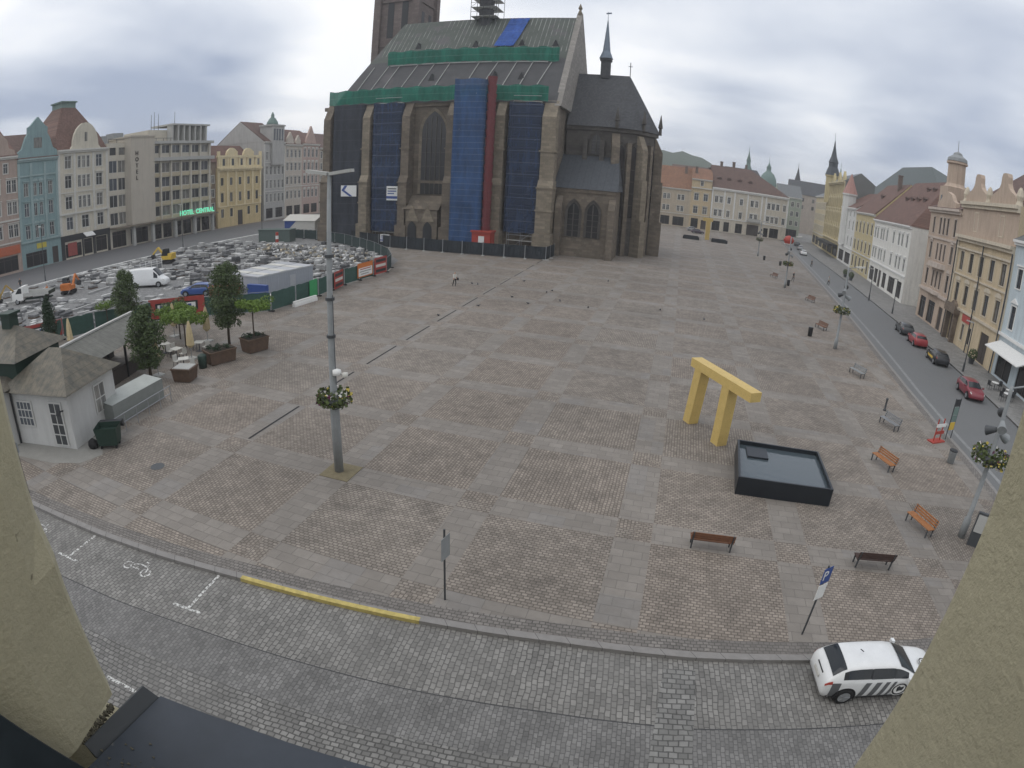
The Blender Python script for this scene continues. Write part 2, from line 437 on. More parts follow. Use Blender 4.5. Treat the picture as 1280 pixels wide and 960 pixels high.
# building site ground and the street on the west side
SITE = [(-55,20),(-52.5,24.5),(-49.2,32.9),(-44.9,39.0),(-36.8,45.4),(-36.4,53),(-37,59),(-36.9,70),(-40,80),(-47,88),(-60,99.2),(-72,112),(-72,160),(-86.8,160),(-86.8,20)]
def rubble_ground():
    m = NT('site_ground'); wd = m.world()
    k = m.mix(m.noise(.25, 6, .75, wd), (.12,.122,.125), (.24,.24,.235))
    k = m.mix(m.ramp(m.noise(2.2, 5, .8, wd), (.5, 0.), (.62, .75)), k, (.33,.33,.325))
    k = m.mix(m.ramp(m.noise(1.4, 4, .8, m.mapping(wd, loc=(5,3,0))), (.56, 0.), (.64, .8)), k, (.07,.072,.075))
    m.bump(m.noise(2.2, 5, .8, wd), .15, .8)
    return m.out(k, .95)
sheet('site_ground', SITE, .004, rubble_ground())
sheet('west_street', [(-109,10),(-87.2,10),(-87.2,170),(-109,170)], .004, asphalt('west_street_surface', (.19,.19,.195)))
wk = MB(); wk.box(-87.15,36,0,-86.55,132,.22)
struct('white_kerb', wk, mat('new_white_kerb', (.62,.62,.6), .8, .08, 1))
sheet('kiosk_pavement', [(-36,12.3),(-30.9,13.3),(-27.9,14.0),(-26.3,14.9),(-25.9,16.2),(-27.5,17.5),(-36,17)], .004, mat('kiosk_concrete', (.25,.245,.225), .9, .12, 1))
mh = MB(); mh.prism([(at(197,583).x+.38*math.cos(a*.5236), at(197,583).y+.38*math.sin(a*.5236)) for a in range(12)], .001, .006)
tag(mh.build('manhole_cover', M['darksteel']), 'round dark manhole cover in the paving before the kiosk', 'manhole cover')
# distant hills
def hill(name, pts, depth, m, lab):
    mb = MB(); rows = []
    for x, y, h in pts:
        rows.append([(x-depth*.5*0, y-depth*.5, -1), (x, y-depth*.22, h*.62), (x, y, h), (x, y+depth*.3, h*.75), (x, y+depth*.8, -1)])
    mb.ring(rows, 0, cap=False, closed=False)
    o = struct(name, mb, m, True); return o
hm = leafmat('hill_woods', (.045,.065,.045))
rr = random.Random(5)
hill('hills', [(x, 560+abs(x)*.05, max(4, (27 if x < 30 else 16) + 20*math.exp(-((x+10)/60.)**2) + rr.uniform(-2.0, 2.0))) for x in range(-300, 320, 9)], 260, hm, '')
hill('far_hills', [(300+x*.7, 620-x*.9, 24+rr.uniform(-2,2)+12*math.exp(-((x-250)/140.)**2)) for x in range(0, 640, 18)], 240, hm, '')

# ------------------------------------------------------------------ sky, sun, camera
w = bpy.data.worlds.new('World'); sc.world = w; w.use_nodes = True
nt = w.node_tree; bg = next(n for n in nt.nodes if n.type == 'BACKGROUND')
SUN_EL, SUN_AZ = 55.0, 265.0            # degrees; azimuth clockwise from +Y
def wn(t, **k):
    o = nt.nodes.new(t)
    for a, b in k.items(): setattr(o, a, b)
    return o
sky = wn('ShaderNodeTexSky', sky_type='NISHITA'); sky.sun_disc = False
sky.sun_elevation = R(SUN_EL); sky.sun_rotation = R(SUN_AZ); sky.air_density = 1.0; sky.dust_density = 3.0
tc = wn('ShaderNodeTexCoord'); se = wn('ShaderNodeSeparateXYZ'); nt.links.new(tc.outputs['Generated'], se.inputs[0])
def wm(op, a, b=0.0):
    o = wn('ShaderNodeMath', operation=op)
    for i, q in enumerate((a, b)):
        if hasattr(q, 'links'): nt.links.new(q, o.inputs[i])
        else: o.inputs[i].default_value = q
    return o.outputs[0]
zz = wm('ADD', wm('MAXIMUM', se.outputs[2], 0.0), .16)
cv = wn('ShaderNodeCombineXYZ'); nt.links.new(wm('DIVIDE', se.outputs[0], zz), cv.inputs[0]); nt.links.new(wm('DIVIDE', se.outputs[1], zz), cv.inputs[1])
cv.inputs[2].default_value = 7.7
def wnoise(scale, det, rough, dist=0.0):
    o = wn('ShaderNodeTexNoise'); nt.links.new(cv.outputs[0], o.inputs['Vector'])
    o.inputs['Scale'].default_value = scale; o.inputs['Detail'].default_value = det; o.inputs['Roughness'].default_value = rough; o.inputs['Distortion'].default_value = dist
    return o.outputs['Fac']
cl = wm('ADD', wm('MULTIPLY', wnoise(.30, 4, .45, .2), .78), wm('MULTIPLY', wnoise(1.1, 4, .5, .2), .22))
def lobe(d, k, amp):                   # a broad brighter or darker bank of cloud in one compass direction
    o = wn('ShaderNodeVectorMath', operation='DOT_PRODUCT'); nt.links.new(tc.outputs['Generated'], o.inputs[0]); o.inputs[1].default_value = d.normalized()
    return wm('MULTIPLY', wm('POWER', wm('MAXIMUM', o.outputs['Value'], 0.0), k), amp)
for d_, k_, a_ in (((-.50,.80,.33), 22, .085), ((-.20,.92,.33), 22, .05), ((-.70,.70,.09), 60, -.15), ((-.85,.50,.20), 60, -.01), ((.36,.88,.30), 40, .02), ((.22,.966,.12), 220, .10), ((.02,.97,.24), 60, .03)):
    cl = wm('ADD', cl, lobe(Vector(d_), k_, a_))
rp = wn('ShaderNodeValToRGB'); nt.links.new(cl, rp.inputs[0])
e = rp.color_ramp.elements
e[0].position = .41; e[0].color = (3.9, 4.6, 6.1, 1)
e[1].position = .575; e[1].color = (11.6, 11.7, 11.9, 1)
q = e.new(.50); q.color = (8.0, 8.5, 9.4, 1)
mx = wn('ShaderNodeMix', data_type='RGBA'); mx.inputs[0].default_value = .9
nt.links.new(sky.outputs[0], mx.inputs[6]); nt.links.new(rp.outputs[0], mx.inputs[7])
nt.links.new(mx.outputs[2], bg.inputs[0]); bg.inputs[1].default_value = .1
sun = bpy.data.lights.new('sun', 'SUN'); sun.energy = .8; sun.angle = R(60); sun.color = (1, .96, .9)
so = bpy.data.objects.new('sun', sun); col.objects.link(so)
sdv = Vector((math.sin(R(SUN_AZ))*math.cos(R(SUN_EL)), math.cos(R(SUN_AZ))*math.cos(R(SUN_EL)), math.sin(R(SUN_EL))))
so.rotation_euler = sdv.to_track_quat('Z', 'Y').to_euler(); so.location = (0, 0, 80)
cam = bpy.data.cameras.new('camera'); co = bpy.data.objects.new('camera', cam); col.objects.link(co); sc.camera = co
cx, cy, cz = _dir(1,0,0), _dir(0,1,0), -_dir(0,0,1)
co.matrix_world = Matrix(((cx.x,cy.x,cz.x,0),(cx.y,cy.y,cz.y,0),(cx.z,cy.z,cz.z,CAM_H),(0,0,0,1)))
cam.type = 'PANO'; cam.sensor_fit = 'HORIZONTAL'; cam.sensor_width = 36.0; cam.sensor_height = 27.0
cam.panorama_type = 'FISHEYE_LENS_POLYNOMIAL'
fmm = FPX/1280*36.0
cam.fisheye_fov = R(200)
cam.fisheye_polynomial_k0 = 0.0; cam.fisheye_polynomial_k1 = -1/fmm; cam.fisheye_polynomial_k2 = 0.0
cam.fisheye_polynomial_k3 = K3/fmm**3; cam.fisheye_polynomial_k4 = 0.0
cam.clip_start = .02; cam.clip_end = 6000
cam.lens = 21
vs = sc.view_settings; sc.display_settings.display_device = 'sRGB'
vs.view_transform = 'Standard'; vs.look = 'None'; vs.gamma = 1.0; vs.exposure = 0.0; vs.use_curve_mapping = False
sc.render.engine = 'CYCLES'
sc.cycles.max_bounces = 5; sc.cycles.transparent_max_bounces = 12; sc.cycles.diffuse_bounces = 3; sc.cycles.glossy_bounces = 2
# ------------------------------------------------------------------ town houses
_wc = {}
def window_meshes(w, h, style, arch):
    key = (round(w,2), round(h,2), style, arch)
    if key in _wc: return _wc[key]
    fr = MB(); t = .07
    fm = M['frame_d'] if style.startswith('dark') or style == 'shop' else M['frame_w']
    fr.box(0,.10,0, t,.2,h); fr.box(w-t,.10,0, w,.2,h); fr.box(t,.10,0, w-t,.2,t); fr.box(t,.10,h-t, w-t,.2,h)
    if style == 'strip':
        for i in range(1, max(2, round(w/1.1))): x = w*i/max(2, round(w/1.1)); fr.box(x-.04,.11,t, x+.04,.19,h-t)
    elif style == 'shop':
        for i in range(1, max(1, round(w/1.6))): x = w*i/max(1, round(w/1.6)); fr.box(x-.05,.11,t, x+.05,.19,h-t)
        fr.box(t,.11,h*.78, w-t,.18,h*.78+.08)
    elif style != 'dark_plain':
        fr.box(w/2-.05,.11,t, w/2+.05,.19,h-t); fr.box(t,.12,h*.66, w-t,.18,h*.66+.07)
    pn = MB(); pn.face([(t,.16,t),(w-t,.16,t),(w-t,.16,h-t),(t,.16,h-t)])
    gm = M['shop'] if style == 'shop' else (M['pane_blue'] if style.endswith('blue') else M['pane'])
    _wc[key] = (fr.mesh('window', fm), pn.mesh('pane', gm))
    return _wc[key]
def facade_mesh(W, H, ops, thick=.3, y0=0.0):
    mb = MB()
    xs = sorted({0.0, W} | {o['x'] for o in ops} | {o['x']+o['w'] for o in ops})
    zs = sorted({0.0, H} | {o['z'] for o in ops} | {o['z']+o['h'] for o in ops})
    for i in range(len(xs)-1):
        for j in range(len(zs)-1):
            cx_, cz_ = (xs[i]+xs[i+1])/2, (zs[j]+zs[j+1])/2
            if xs[i+1]-xs[i] < 1e-4 or zs[j+1]-zs[j] < 1e-4: continue
            if any(o['x'] < cx_ < o['x']+o['w'] and o['z'] < cz_ < o['z']+o['h'] for o in ops): continue
            mb.face([(xs[i],y0,zs[j]),(xs[i+1],y0,zs[j]),(xs[i+1],y0,zs[j+1]),(xs[i],y0,zs[j+1])])
    for o in ops:
        x0, x1, z0, z1 = o['x'], o['x']+o['w'], o['z'], o['z']+o['h']
        a, b = y0, y0+thick
        mb.face([(x0,a,z0),(x0,b,z0),(x0,b,z1),(x0,a,z1)]); mb.face([(x1,a,z0),(x1,a,z1),(x1,b,z1),(x1,b,z0)])
        mb.face([(x0,a,z0),(x1,a,z0),(x1,b,z0),(x0,b,z0)]); mb.face([(x0,a,z1),(x0,b,z1),(x1,b,z1),(x1,a,z1)])
    return mb
class House:
    """a house whose front runs from A to B (seen from the square A is left), D deep, H to the eaves"""
    def __init__(s, name, label, A, B, D, H, wall, cat='town house', group=None, trim='offwhite'):
        s.A, s.B = Vector(A), Vector(B); d = s.B-s.A; s.W = d.length; s.D, s.H = D, H
        s.root = thing(name, label, cat, (A[0], A[1], 0), math.atan2(d.y, d.x), group)
        s.wall = wall; s.ops = []; s.tr = MB(); s.trim = M[trim] if isinstance(trim, str) else trim
    def win(s, x, z, w, h, style='white', surround=True, head=None):
        s.ops.append(dict(x=x, z=z, w=w, h=h, style=style, name='window'))
        if surround:
            q, p = .16, -.07
            s.tr.box(x-q, p, z-.12, x+w+q, 0.002, z-.0); s.tr.box(x-q, p, z+h, x+w+q, .002, z+h+q)
            s.tr.box(x-q, p+.02, z, x, .002, z+h); s.tr.box(x+w, p+.02, z, x+w+q, .002, z+h)
            if head == 'tri': s.tr.slab([(x-.3,z+h+.3),(x+w+.3,z+h+.3),(x+w/2,z+h+.85)], -.18, .002)
            elif head == 'arc': s.tr.slab([(x+w/2+(w/2+.25)*math.cos(a*math.pi/8), z+h+.28+.55*math.sin(a*math.pi/8)) for a in range(9)], -.18, .002)
            elif head == 'bar': s.tr.box(x-.25, -.2, z+h+.26, x+w+.25, .002, z+h+.42)
        return s
    def rows(s, xs, zs, w, h, style='white', head=None, surround=True):
        for z in zs:
            for x in xs: s.win(x*s.W-w/2, z, w, h, style, surround, head)
        return s
    def shop(s, x0, x1, z0=.5, z1=3.4): s.ops.append(dict(x=x0*s.W, z=z0, w=(x1-x0)*s.W, h=z1-z0, style='shop', name='shop_window')); return s
    def door(s, x, w=1.6, h=3.0): s.ops.append(dict(x=x*s.W-w/2, z=.05, w=w, h=h, style='dark_door', name='door')); return s
    def course(s, z, h=.25, out=.18, x0=0.0, x1=1.0): s.tr.box(x0*s.W, -out, z, x1*s.W, .002, z+h); return s
    def cornice(s, z=None, h=.55, out=.5):
        z = s.H-h if z is None else z
        s.tr.box(0, -out*.55, z, s.W, .002, z+h*.5); s.tr.box(0, -out, z+h*.5, s.W, .002, z+h); return s
    def pilasters(s, xs, z0, z1, w=.55, out=.14):
        for x in xs: s.tr.box(x*s.W-w/2, -out, z0, x*s.W+w/2, .002, z1)
        return s
    def part(s, name, mb, m, parent=None, smooth=False): return mb.build(name, m, parent or s.root, smooth)
    def gable(s, outline, m=None, y0=-.05, y1=.6, name='gable'):
        mb = MB(); mb.slab(outline, y0, y1); return s.part(name, mb, m or s.wall)
    def finish(s, roof=None, back=True):
        W, D, H = s.W, s.D, s.H
        mb = facade_mesh(W, H, s.ops)
        sd_ = mb if not hasattr(s, 'side') else MB()
        sd_.face([(0,0,0),(0,0,H),(0,D,H),(0,D,0)]); sd_.face([(W,0,0),(W,D,0),(W,D,H),(W,0,H)])
        if sd_ is not mb: s.part('side_wall', sd_, s.side)
        mb.face([(0,D,0),(0,D,H),(W,D,H),(W,D,0)])
        if roof == 'flat' or roof is None: mb.face([(0,0,H-.01),(W,0,H-.01),(W,D,H-.01),(0,D,H-.01)])
        s.wallo = s.part('wall', mb, s.wall)
        if s.tr.v: s.part('mouldings', s.tr, s.trim)
        for o in s.ops:
            st_ = o['style']
            if st_ == 'dark_door':
                d = MB(); d.box(0,.14,0, o['w'],.2,o['h']); d.box(o['w']/2-.02,.12,0,o['w']/2+.02,.14,o['h']*.8); d.box(.08,.11,o['h']*.8,o['w']-.08,.14,o['h']*.8+.08)
                q = s.part('door', d, M['frame_d']); q.location = (o['x'], 0, o['z']); continue
            fm, pm = window_meshes(o['w'], o['h'], st_, False)
            f = obj(o['name'], fm, s.root); f.location = (o['x'], 0, o['z'])
            obj('pane', pm, f)
        return s
    def roof_gable(s, rise, m, over=.4, hipl=0.0, hipr=0.0, y0=0.0, y1=None, z=None):
        """ridge parallel to the front; hipl / hipr pull the ridge ends in"""
        y1 = s.D if y1 is None else y1; z = s.H if z is None else z; W = s.W; ym = (y0+y1)/2
        mb = MB(); a, b = y0-over, y1+over; e0, e1 = -.05, W+.05
        r0, r1 = (hipl if hipl else e0), (W-hipr if hipr else e1)
        mb.face([(e0,a,z),(e1,a,z),(r1,ym,z+rise),(r0,ym,z+rise)]); mb.face([(e1,b,z),(e0,b,z),(r0,ym,z+rise),(r1,ym,z+rise)])
        mb.face([(e0,b,z),(e0,a,z),(r0,ym,z+rise)]); mb.face([(e1,a,z),(e1,b,z),(r1,ym,z+rise)])
        mb.face([(e0,a,z-.02),(e0,b,z-.02),(e1,b,z-.02),(e1,a,z-.02)])
        s.roof = s.part('roof', mb, m if not hipl and not hipr or True else m); s.rz = z; s.rr = rise; s.y0, s.y1 = y0, y1
        if not hipl or not hipr:
            g2 = MB()
            if not hipl: g2.face([(-.06,y0,z),(-.06,ym,z+rise-.12),(-.06,y1,z)])
            if not hipr: g2.face([(W+.06,y0,z),(W+.06,y1,z),(W+.06,ym,z+rise-.12)])
            s.part('gable_wall', g2, getattr(s, 'side', s.wall))
        return s
    def dormer(s, x, y, w=1.5, h=1.4, m=None):
        zb = s.rz + s.rr*(y-s.y0)/((s.y1-s.y0)/2)
        mb = MB(); mb.box(x*s.W-w/2, y, zb-.2, x*s.W+w/2, y+2.2, zb+h*.65)
        mb.ring([[(x*s.W-w/2-.15,yy,zb+h*.65),(x*s.W+w/2+.15,yy,zb+h*.65),(x*s.W,yy,zb+h)] for yy in (y-.15, y+2.6)])
        d = s.part('dormer', mb, m or M['roof_brown'], s.roof)
        return s
    def chimney(s, x, y, z0, z1, w=.9, m=None):
        mb = MB(); mb.box(x*s.W-w/2, y-w/2, z0, x*s.W+w/2, y+w/2, z1); mb.box(x*s.W-w/2-.12, y-w/2-.12, z1, x*s.W+w/2+.12, y+w/2+.12, z1+.22)
        s.part('chimney', mb, m or M['chim'], getattr(s, 'roof', None) or s.root); return s
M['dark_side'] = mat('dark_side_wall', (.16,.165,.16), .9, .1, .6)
M['chim'] = stone('chimney_brick', (.17,.13,.11), .3, .12, .015)
def fr(n, a=0.08, b=.92): return [a + (b-a)*i/(n-1) for i in range(n)] if n > 1 else [.5]
def west(t): return -109.2 - (t-50)*.03
def WW(t): return (west(t), t)
P_ = plaster
# --- west row, from left to right
h = House('town_house', 'pinkish brown town house with an orange red shop awning, leftmost of the row', WW(43), WW(56.5), 16, 21.5, P_('pinkbrown_plaster', (.30,.235,.20)))
h.rows([.55,.66,.85,.94], [6.6,10.8,14.8], 1.0, 2.3, 'white', 'bar').rows([.2,.35], [6.6,10.8,14.8], 1.1, 2.2, 'white', 'bar').rows([.62,.8], [18.4], 1.0, 1.8)
h.shop(.45,.93,.4,3.2).shop(.05,.4,.4,3.2).course(5.5).course(9.6,.3).cornice()
h.finish().roof_gable(6, M['roof_red'])
h.gable([(.45*h.W,21.5),(.98*h.W,21.5),(.95*h.W,22.6),(.86*h.W,23),(.83*h.W,24.6),(.72*h.W,25.7),(.61*h.W,24.6),(.58*h.W,23),(.48*h.W,22.6)])
aw = MB(); aw.box(.05*h.W,-.25,3.5,.97*h.W,-.05,5.1); h.part('shop_sign_band', aw, mat('shop_sign_orange', (.42,.11,.05), .6, .12))
h = House('town_house', 'teal green town house with a stepped and curved gable', WW(56.5), WW(66.3), 15, 20.7, P_('teal_plaster', (.17,.245,.25)), trim=P_('teal_trim', (.23,.30,.30)))
h.rows([.2,.8], [5.6,9.8,13.6], 1.1, 2.5, 'white', 'bar').rows([.42,.56], [5.6,9.8,13.6], .8, 2.4, 'white', 'arc').win(.5*h.W-1.1, 22.6, 2.2, 1.9, 'dark_plain', False)
h.ops.pop(); h.shop(.1,.62,.3,3.0).door(.84,1.5,3.2).course(4.9,.35,.3).course(17.3,.3).cornice(None,.6,.45).pilasters([.03,.33,.67,.97],5.3,19.8)
h.finish().roof_gable(5.5, M['roof_brown'])
gx = lambda f: f*h.W
h.gable([(gx(0),20.7),(gx(1),20.7),(gx(.98),22),(gx(.88),22.6),(gx(.80),24.6),(gx(.74),25.4),(gx(.74),26.6),(gx(.68),26.9),(gx(.5),28.6),(gx(.32),26.9),(gx(.26),26.6),(gx(.26),25.4),(gx(.20),24.6),(gx(.12),22.6),(gx(.02),22)])
gw = MB(); gw.box(gx(.4),-.09,22.6,gx(.6),-.06,24.6); h.part('gable_window', gw, M['pane'])
sg = MB(); sg.box(gx(.38),-.12,3.5,gx(.62),-.04,4.5); h.part('shop_sign', sg, mat('shop_sign_yellow', (.50,.42,.06), .6))
h = House('town_house', 'cream town house with a half round gable and black shopfront', WW(66.3), WW(79.6), 16, 21.8, P_('cream_plaster', (.43,.40,.33)))
h.rows([.2,.82], [5.8,9.9,14.1,18.0], 1.7, 2.5, 'white', 'bar').rows([.42,.51,.60], [9.9,14.1,18.0], .8, 2.4, 'white').rows([.51],[5.8],1.9,2.5)
h.shop(.45,.62,.3,3.4).shop(.08,.4,.3,3.0).shop(.7,.93,.3,3.4).course(8.8,.35,.35).course(13.1,.2,.15).cornice(None,.7,.6).pilasters([.02,.32,.7,.98],5,21)
h.finish()
mr = MB()
z0 = 21.8; W, D = h.W, h.D
R0 = [(0,.3,z0),(W,.3,z0),(W,D,z0),(0,D,z0)]; R1 = [(.9,2.2,z0+3.2),(W-.9,2.2,z0+3.2),(W-.9,D-2,z0+3.2),(.9,D-2,z0+3.2)]; R2 = [(W*.34,5.5,z0+9.3),(W*.62,5.5,z0+9.3),(W*.62,9.5,z0+9.3),(W*.34,9.5,z0+9.3)]
mr.ring([R0,R1,R2]); h.roof = h.part('mansard_roof', mr, M['roof_red'])
cp = MB(); cp.box(W*.34,5.5,z0+9.2,W*.62,9.5,z0+10.4); cp.box(W*.32,5.2,z0+10.4,W*.64,9.8,z0+10.7); h.part('roof_lantern', cp, M['copper'], h.roof)
c0 = W*.55
h.gable([(c0-4.1,21.8),(c0+4.1,21.8)] + [(c0+3.4*math.cos(a*math.pi/12), 22.5+4.7*math.sin(a*math.pi/12)) for a in range(13)])
gw = MB(); gw.box(c0-.35,-.1,23.3,c0+.35,-.06,25.2); h.part('gable_window', gw, M['pane'])
bs = MB(); bs.box(0,-.10,0,.07*W,.002,4.7); bs.box(.41*W,-.1,0,.44*W,.002,4.7); bs.box(.63*W,-.1,0,.69*W,.002,4.7); bs.box(.94*W,-.1,0,W,.002,4.7); bs.box(0,-.12,3.5,W,-.003,4.75)
h.part('black_shopfront', bs, mat('black_shop_panel', (.03,.032,.035), .5, .15))
po = MB(); po.box(.12*W,-.16,.6,.30*W,-.12,3.2); h.part('red_poster', po, mat('faded_red_poster', (.30,.07,.06), .6, .2))
an = MB(); an.ring([[(.44*W,-.1,4.6),(.44*W,-.1,4.75),(.44*W,-1.3,4.0),(.44*W,-1.3,3.9)],[(.63*W,-.1,4.6),(.63*W,-.1,4.75),(.63*W,-1.3,4.0),(.63*W,-1.3,3.9)]]); h.part('awning', an, M['white'])

# modern hotel: recessed wing, blank slab, gridded main front
h = House('hotel', 'modern concrete hotel with a blank tower slab and gridded window front', WW(79.6), WW(113.4), 18, 22.6, mat('hotel_concrete', (.52,.485,.41), .85, .06, .4, bump=.01, streak=.2), 'hotel')
W = h.W; X = lambda t: (t-79.6)/33.8*W
for zi in (5.0,8.8,12.4,16.2): 
    for t in (80.0,82.6): h.win(X(t), zi, 2.3, 2.6, 'strip', False)
h.win(X(80.2),20.0,1.8,1.6,'dark_plain',False); h.win(X(82.8),20.0,1.8,1.6,'dark_plain',False)
for zi in (5.4,8.7,12.1,15.4):
    for k in range(6): h.win(X(92.5)+k*3.42, zi, 2.75, 2.25, 'strip', False)
for k in range(6): h.win(X(92.5)+k*3.42, 19.9, 2.75, 1.9, 'strip', False)
for k in range(6): h.shop((X(92.6)+k*3.42)/W, (X(92.6)+k*3.42+2.9)/W, .2, 3.6)
h.shop(.02,.14,.2,3.6).shop(.18,.34,.2,3.6)
h.finish('flat')
gr = MB()
for k in range(7): gr.box(X(92.0)+k*3.42-.22, -.5, 4.4, X(92.0)+k*3.42+.22, -.003, 22.2)
h.part('grid_piers', gr, mat('hotel_pier', (.56,.525,.45), .85, .08, streak=.3))
sp = MB()
for zi in (4.3,7.75,11.05,14.4): sp.box(X(92.2), -.3, zi, W, -.004, zi+.9)
h.part('spandrels', sp, mat('hotel_spandrel', (.46,.40,.28), .8, .12, 1.2))
cnc = MB(); cnc.box(X(88.5),-1.1,18.1,W+.3,-.005,18.9); cnc.box(X(91.8),-.9,22.1,W+.3,-.006,22.75); h.part('cornice', cnc, M['concrete'])
tw = MB(); tw.box(X(84.6),-2.2,4.6,X(91.8),6,23.6); tw.box(X(84.4),-2.4,23.6,X(92),6.2,23.95); tower = h.part('tower_slab', tw, mat('hotel_slab', (.47,.43,.365), .9, .05, .6, streak=.25))
for k, chh in enumerate('HOTEL'):
    o = obj('lettering', text_mesh(chh, 1.25, .06, M['frame_d'], bold=.02), tower); o.location = (X(86.3), -2.27, 20.0-k*1.35)
cl_ = MB()
for t in (85.3,91.2,98.6,105.4,112): cl_.box(X(t)-.35,-2.0,0,X(t)+.35,-1.3,4.6)
h.part('arcade_columns', cl_, M['concrete'])
cpy = MB(); cpy.box(X(79.7),-2.6,4.25,W,-.004,4.55); h.part('arcade_canopy', cpy, mat('hotel_soffit', (.2,.17,.13), .8))
tp = MB(); tp.box(X(94),2.5,22.6,W-2,12,25.6); pent = h.part('penthouse', tp, h.wall)
pv = MB()
for k in range(7): pv.box(X(100)+k*2.0, .6, 22.7, X(100)+k*2.0+.5, 2.4, 26.6)
pv.box(X(99.8),.4,26.6,W,8,27.0); h.part('roof_pergola', pv, M['concrete'])
pg = MB()
for k in range(6): pg.box(X(100.6)+k*2.0, 2.3, 22.9, X(100.6)+k*2.0+1.3, 2.48, 26.2)
h.part('penthouse_window', pg, M['pane'])
rl = MB(); rl.box(X(80),.2,23.4,X(100),.28,23.5)
for k in range(9): rl.box(X(80)+k*2.4,.2,22.6,X(80)+k*2.4+.08,.28,23.4)
h.part('terrace_railing', rl, M['darksteel'])
an = MB()
for x, zz_ in ((X(97),29.5),(X(98),30.2),(X(99.4),29.8),(X(105),30.5)): an.tube((x,5,25.6),(x,5,zz_),.09,.05,6)
h.part('antenna', an, M['darksteel'])
ch = MB(); ch.box(X(86),6,22.6,X(89),9,25.4); ch.box(X(81),4,22.6,X(82.5),6,24.6); h.part('lift_housing', ch, M['greysteel'])
neon = NT('green_neon'); neon.bsdf.inputs['Emission Color'].default_value = (.16,.8,.45,1); neon.bsdf.inputs['Emission Strength'].default_value = .7; neon.out((.2,.7,.5), .4)
for txt, t in (('HOTEL', 101.6), ('CENTRAL', 108.2)):
    o = obj('neon_lettering', text_mesh(txt, 1.55, .05, neon.mat, bold=.04), h.root); o.location = (X(t), -2.75, 5.4)

h = House('town_house', 'narrow brown house wedged beside the hotel', (west(113.6)-.6,113.6), (west(116)-.6,116), 14, 17.2, P_('brown_plaster', (.19,.15,.115)))
h.rows([.5],[4.6,8.2,11.8],1.2,2.0,'white').shop(.15,.85).finish().roof_gable(4, M['roof_red'])
h = House('town_house', 'yellow baroque house with tall pilasters, arched doorway and attic balustrade', WW(116), WW(134.6), 15, 15.6, P_('yellow_plaster', (.50,.40,.22)), trim=P_('pale_yellow_trim', (.62,.53,.34)))
h.rows([.1,.3,.7,.9],[2.6],1.2,2.2,'dark_plain').rows(fr(5,.1,.9),[6.6],1.2,2.4,'dark_plain','bar').rows(fr(5,.1,.9),[11],1.2,2.0,'dark_plain').door(.5,2.2,4.0)
h.course(5.3,.3).cornice(None,.9,.7).pilasters(fr(6,.02,.98),5.4,14.7,.7,.22).finish().roof_gable(6.5, M['roof_red'], y0=1)
at_ = MB()
for k in range(5): at_.box(h.W*(.02+k*.2)+.8,-.1,15.6,h.W*(.02+k*.2)+3.2,.4,18.3)
at_.box(0,-.2,18.3,h.W,.45,18.9); at_.box(0,-.05,15.6,h.W,.3,16.2)
for k in range(6): at_.box(h.W*(.02+k*.192)-.1,-.15,15.6,h.W*(.02+k*.192)+.6,.45,20.0)
h.part('attic_parapet', at_, P_('pale_yellow_trim', (.62,.53,.34)))
ao = MB()
for k in range(5): ao.box(h.W*(.02+k*.2)+1.6,-.14,16.2,h.W*(.02+k*.2)+2.5,-.1,18)
h.part('attic_opening', ao, M['pane'])
for cx_ in (.32,.7):
    h.gable([(h.W*cx_+2.4*math.cos(a*math.pi/10), 18.9+2.0*math.sin(a*math.pi/10)) for a in range(11)], P_('pale_yellow_trim', (.62,.53,.34)), 0, .4, 'pediment')
h = House('town_house', 'grey town house with a bay turret and a bare grey side gable', WW(136), WW(146.3), 18, 22.8, P_('grey_plaster', (.33,.325,.31)))
h.rows(fr(5,.14,.9),[5.2,9.2,13.2,17.4],1.0,2.4,'white').shop(.1,.42).shop(.55,.9).course(8.2).course(16.6,.3).cornice().pilasters([.02,.98],4.5,22).finish().roof_gable(6.5, M['roof_brown'])
tb = MB(); tb.box(h.W*.3,-.8,16,h.W*.85,4,27.4); tb.box(h.W*.27,-1,27.4,h.W*.88,4.2,27.9); h.part('turret', tb, h.wall)
tq = MB()
for k in range(4): tq.box(h.W*(.34+k*.125),-.86,23.2,h.W*(.34+k*.125)+.8,-.8,26.6)
h.part('turret_window', tq, M['pane'])
tc_ = MB(); tc_.lathe([(1.8,27.9),(1.7,28.6),(1.0,29.8),(.5,30.2),(.55,30.8),(.1,31.8)],12,(h.W*.57,1.6)); h.part('turret_cap', tc_, M['copper'], None, True)
h = House('town_house', 'pale beige town house with small dormer gables beside the grey one', WW(146.3), WW(155.6), 16, 22.2, P_('beige_plaster', (.40,.36,.31)))
h.rows(fr(4,.15,.85),[5.6,10,14.2,18.2],1.1,2.3,'white','bar').shop(.1,.45).shop(.55,.9).cornice().course(9.2).finish().roof_gable(6, M['roof_brown'])
h.gable([(.1*h.W,22.2),(.5*h.W,22.2),(.46*h.W,24),(.3*h.W,26),(.14*h.W,24)])
h.gable([(.62*h.W,22.2),(.9*h.W,22.2),(.88*h.W,23.6),(.76*h.W,25.2),(.64*h.W,23.6)])
h = House('town_house', 'rosy town house with a pointed gable nearest the cathedral', WW(155.6), WW(165.5), 16, 22.6, P_('rose_plaster', (.36,.27,.235)))
h.rows(fr(4,.15,.85),[5.6,10,14.2,18.4],1.2,2.4,'white','arc').shop(.1,.45).shop(.55,.9).cornice().course(9.2).finish().roof_gable(5, M['roof_red'])
h.gable([(.2*h.W,22.6),(.8*h.W,22.6),(.74*h.W,24.6),(.62*h.W,26.4),(.5*h.W,28.4),(.38*h.W,26.4),(.26*h.W,24.6)])
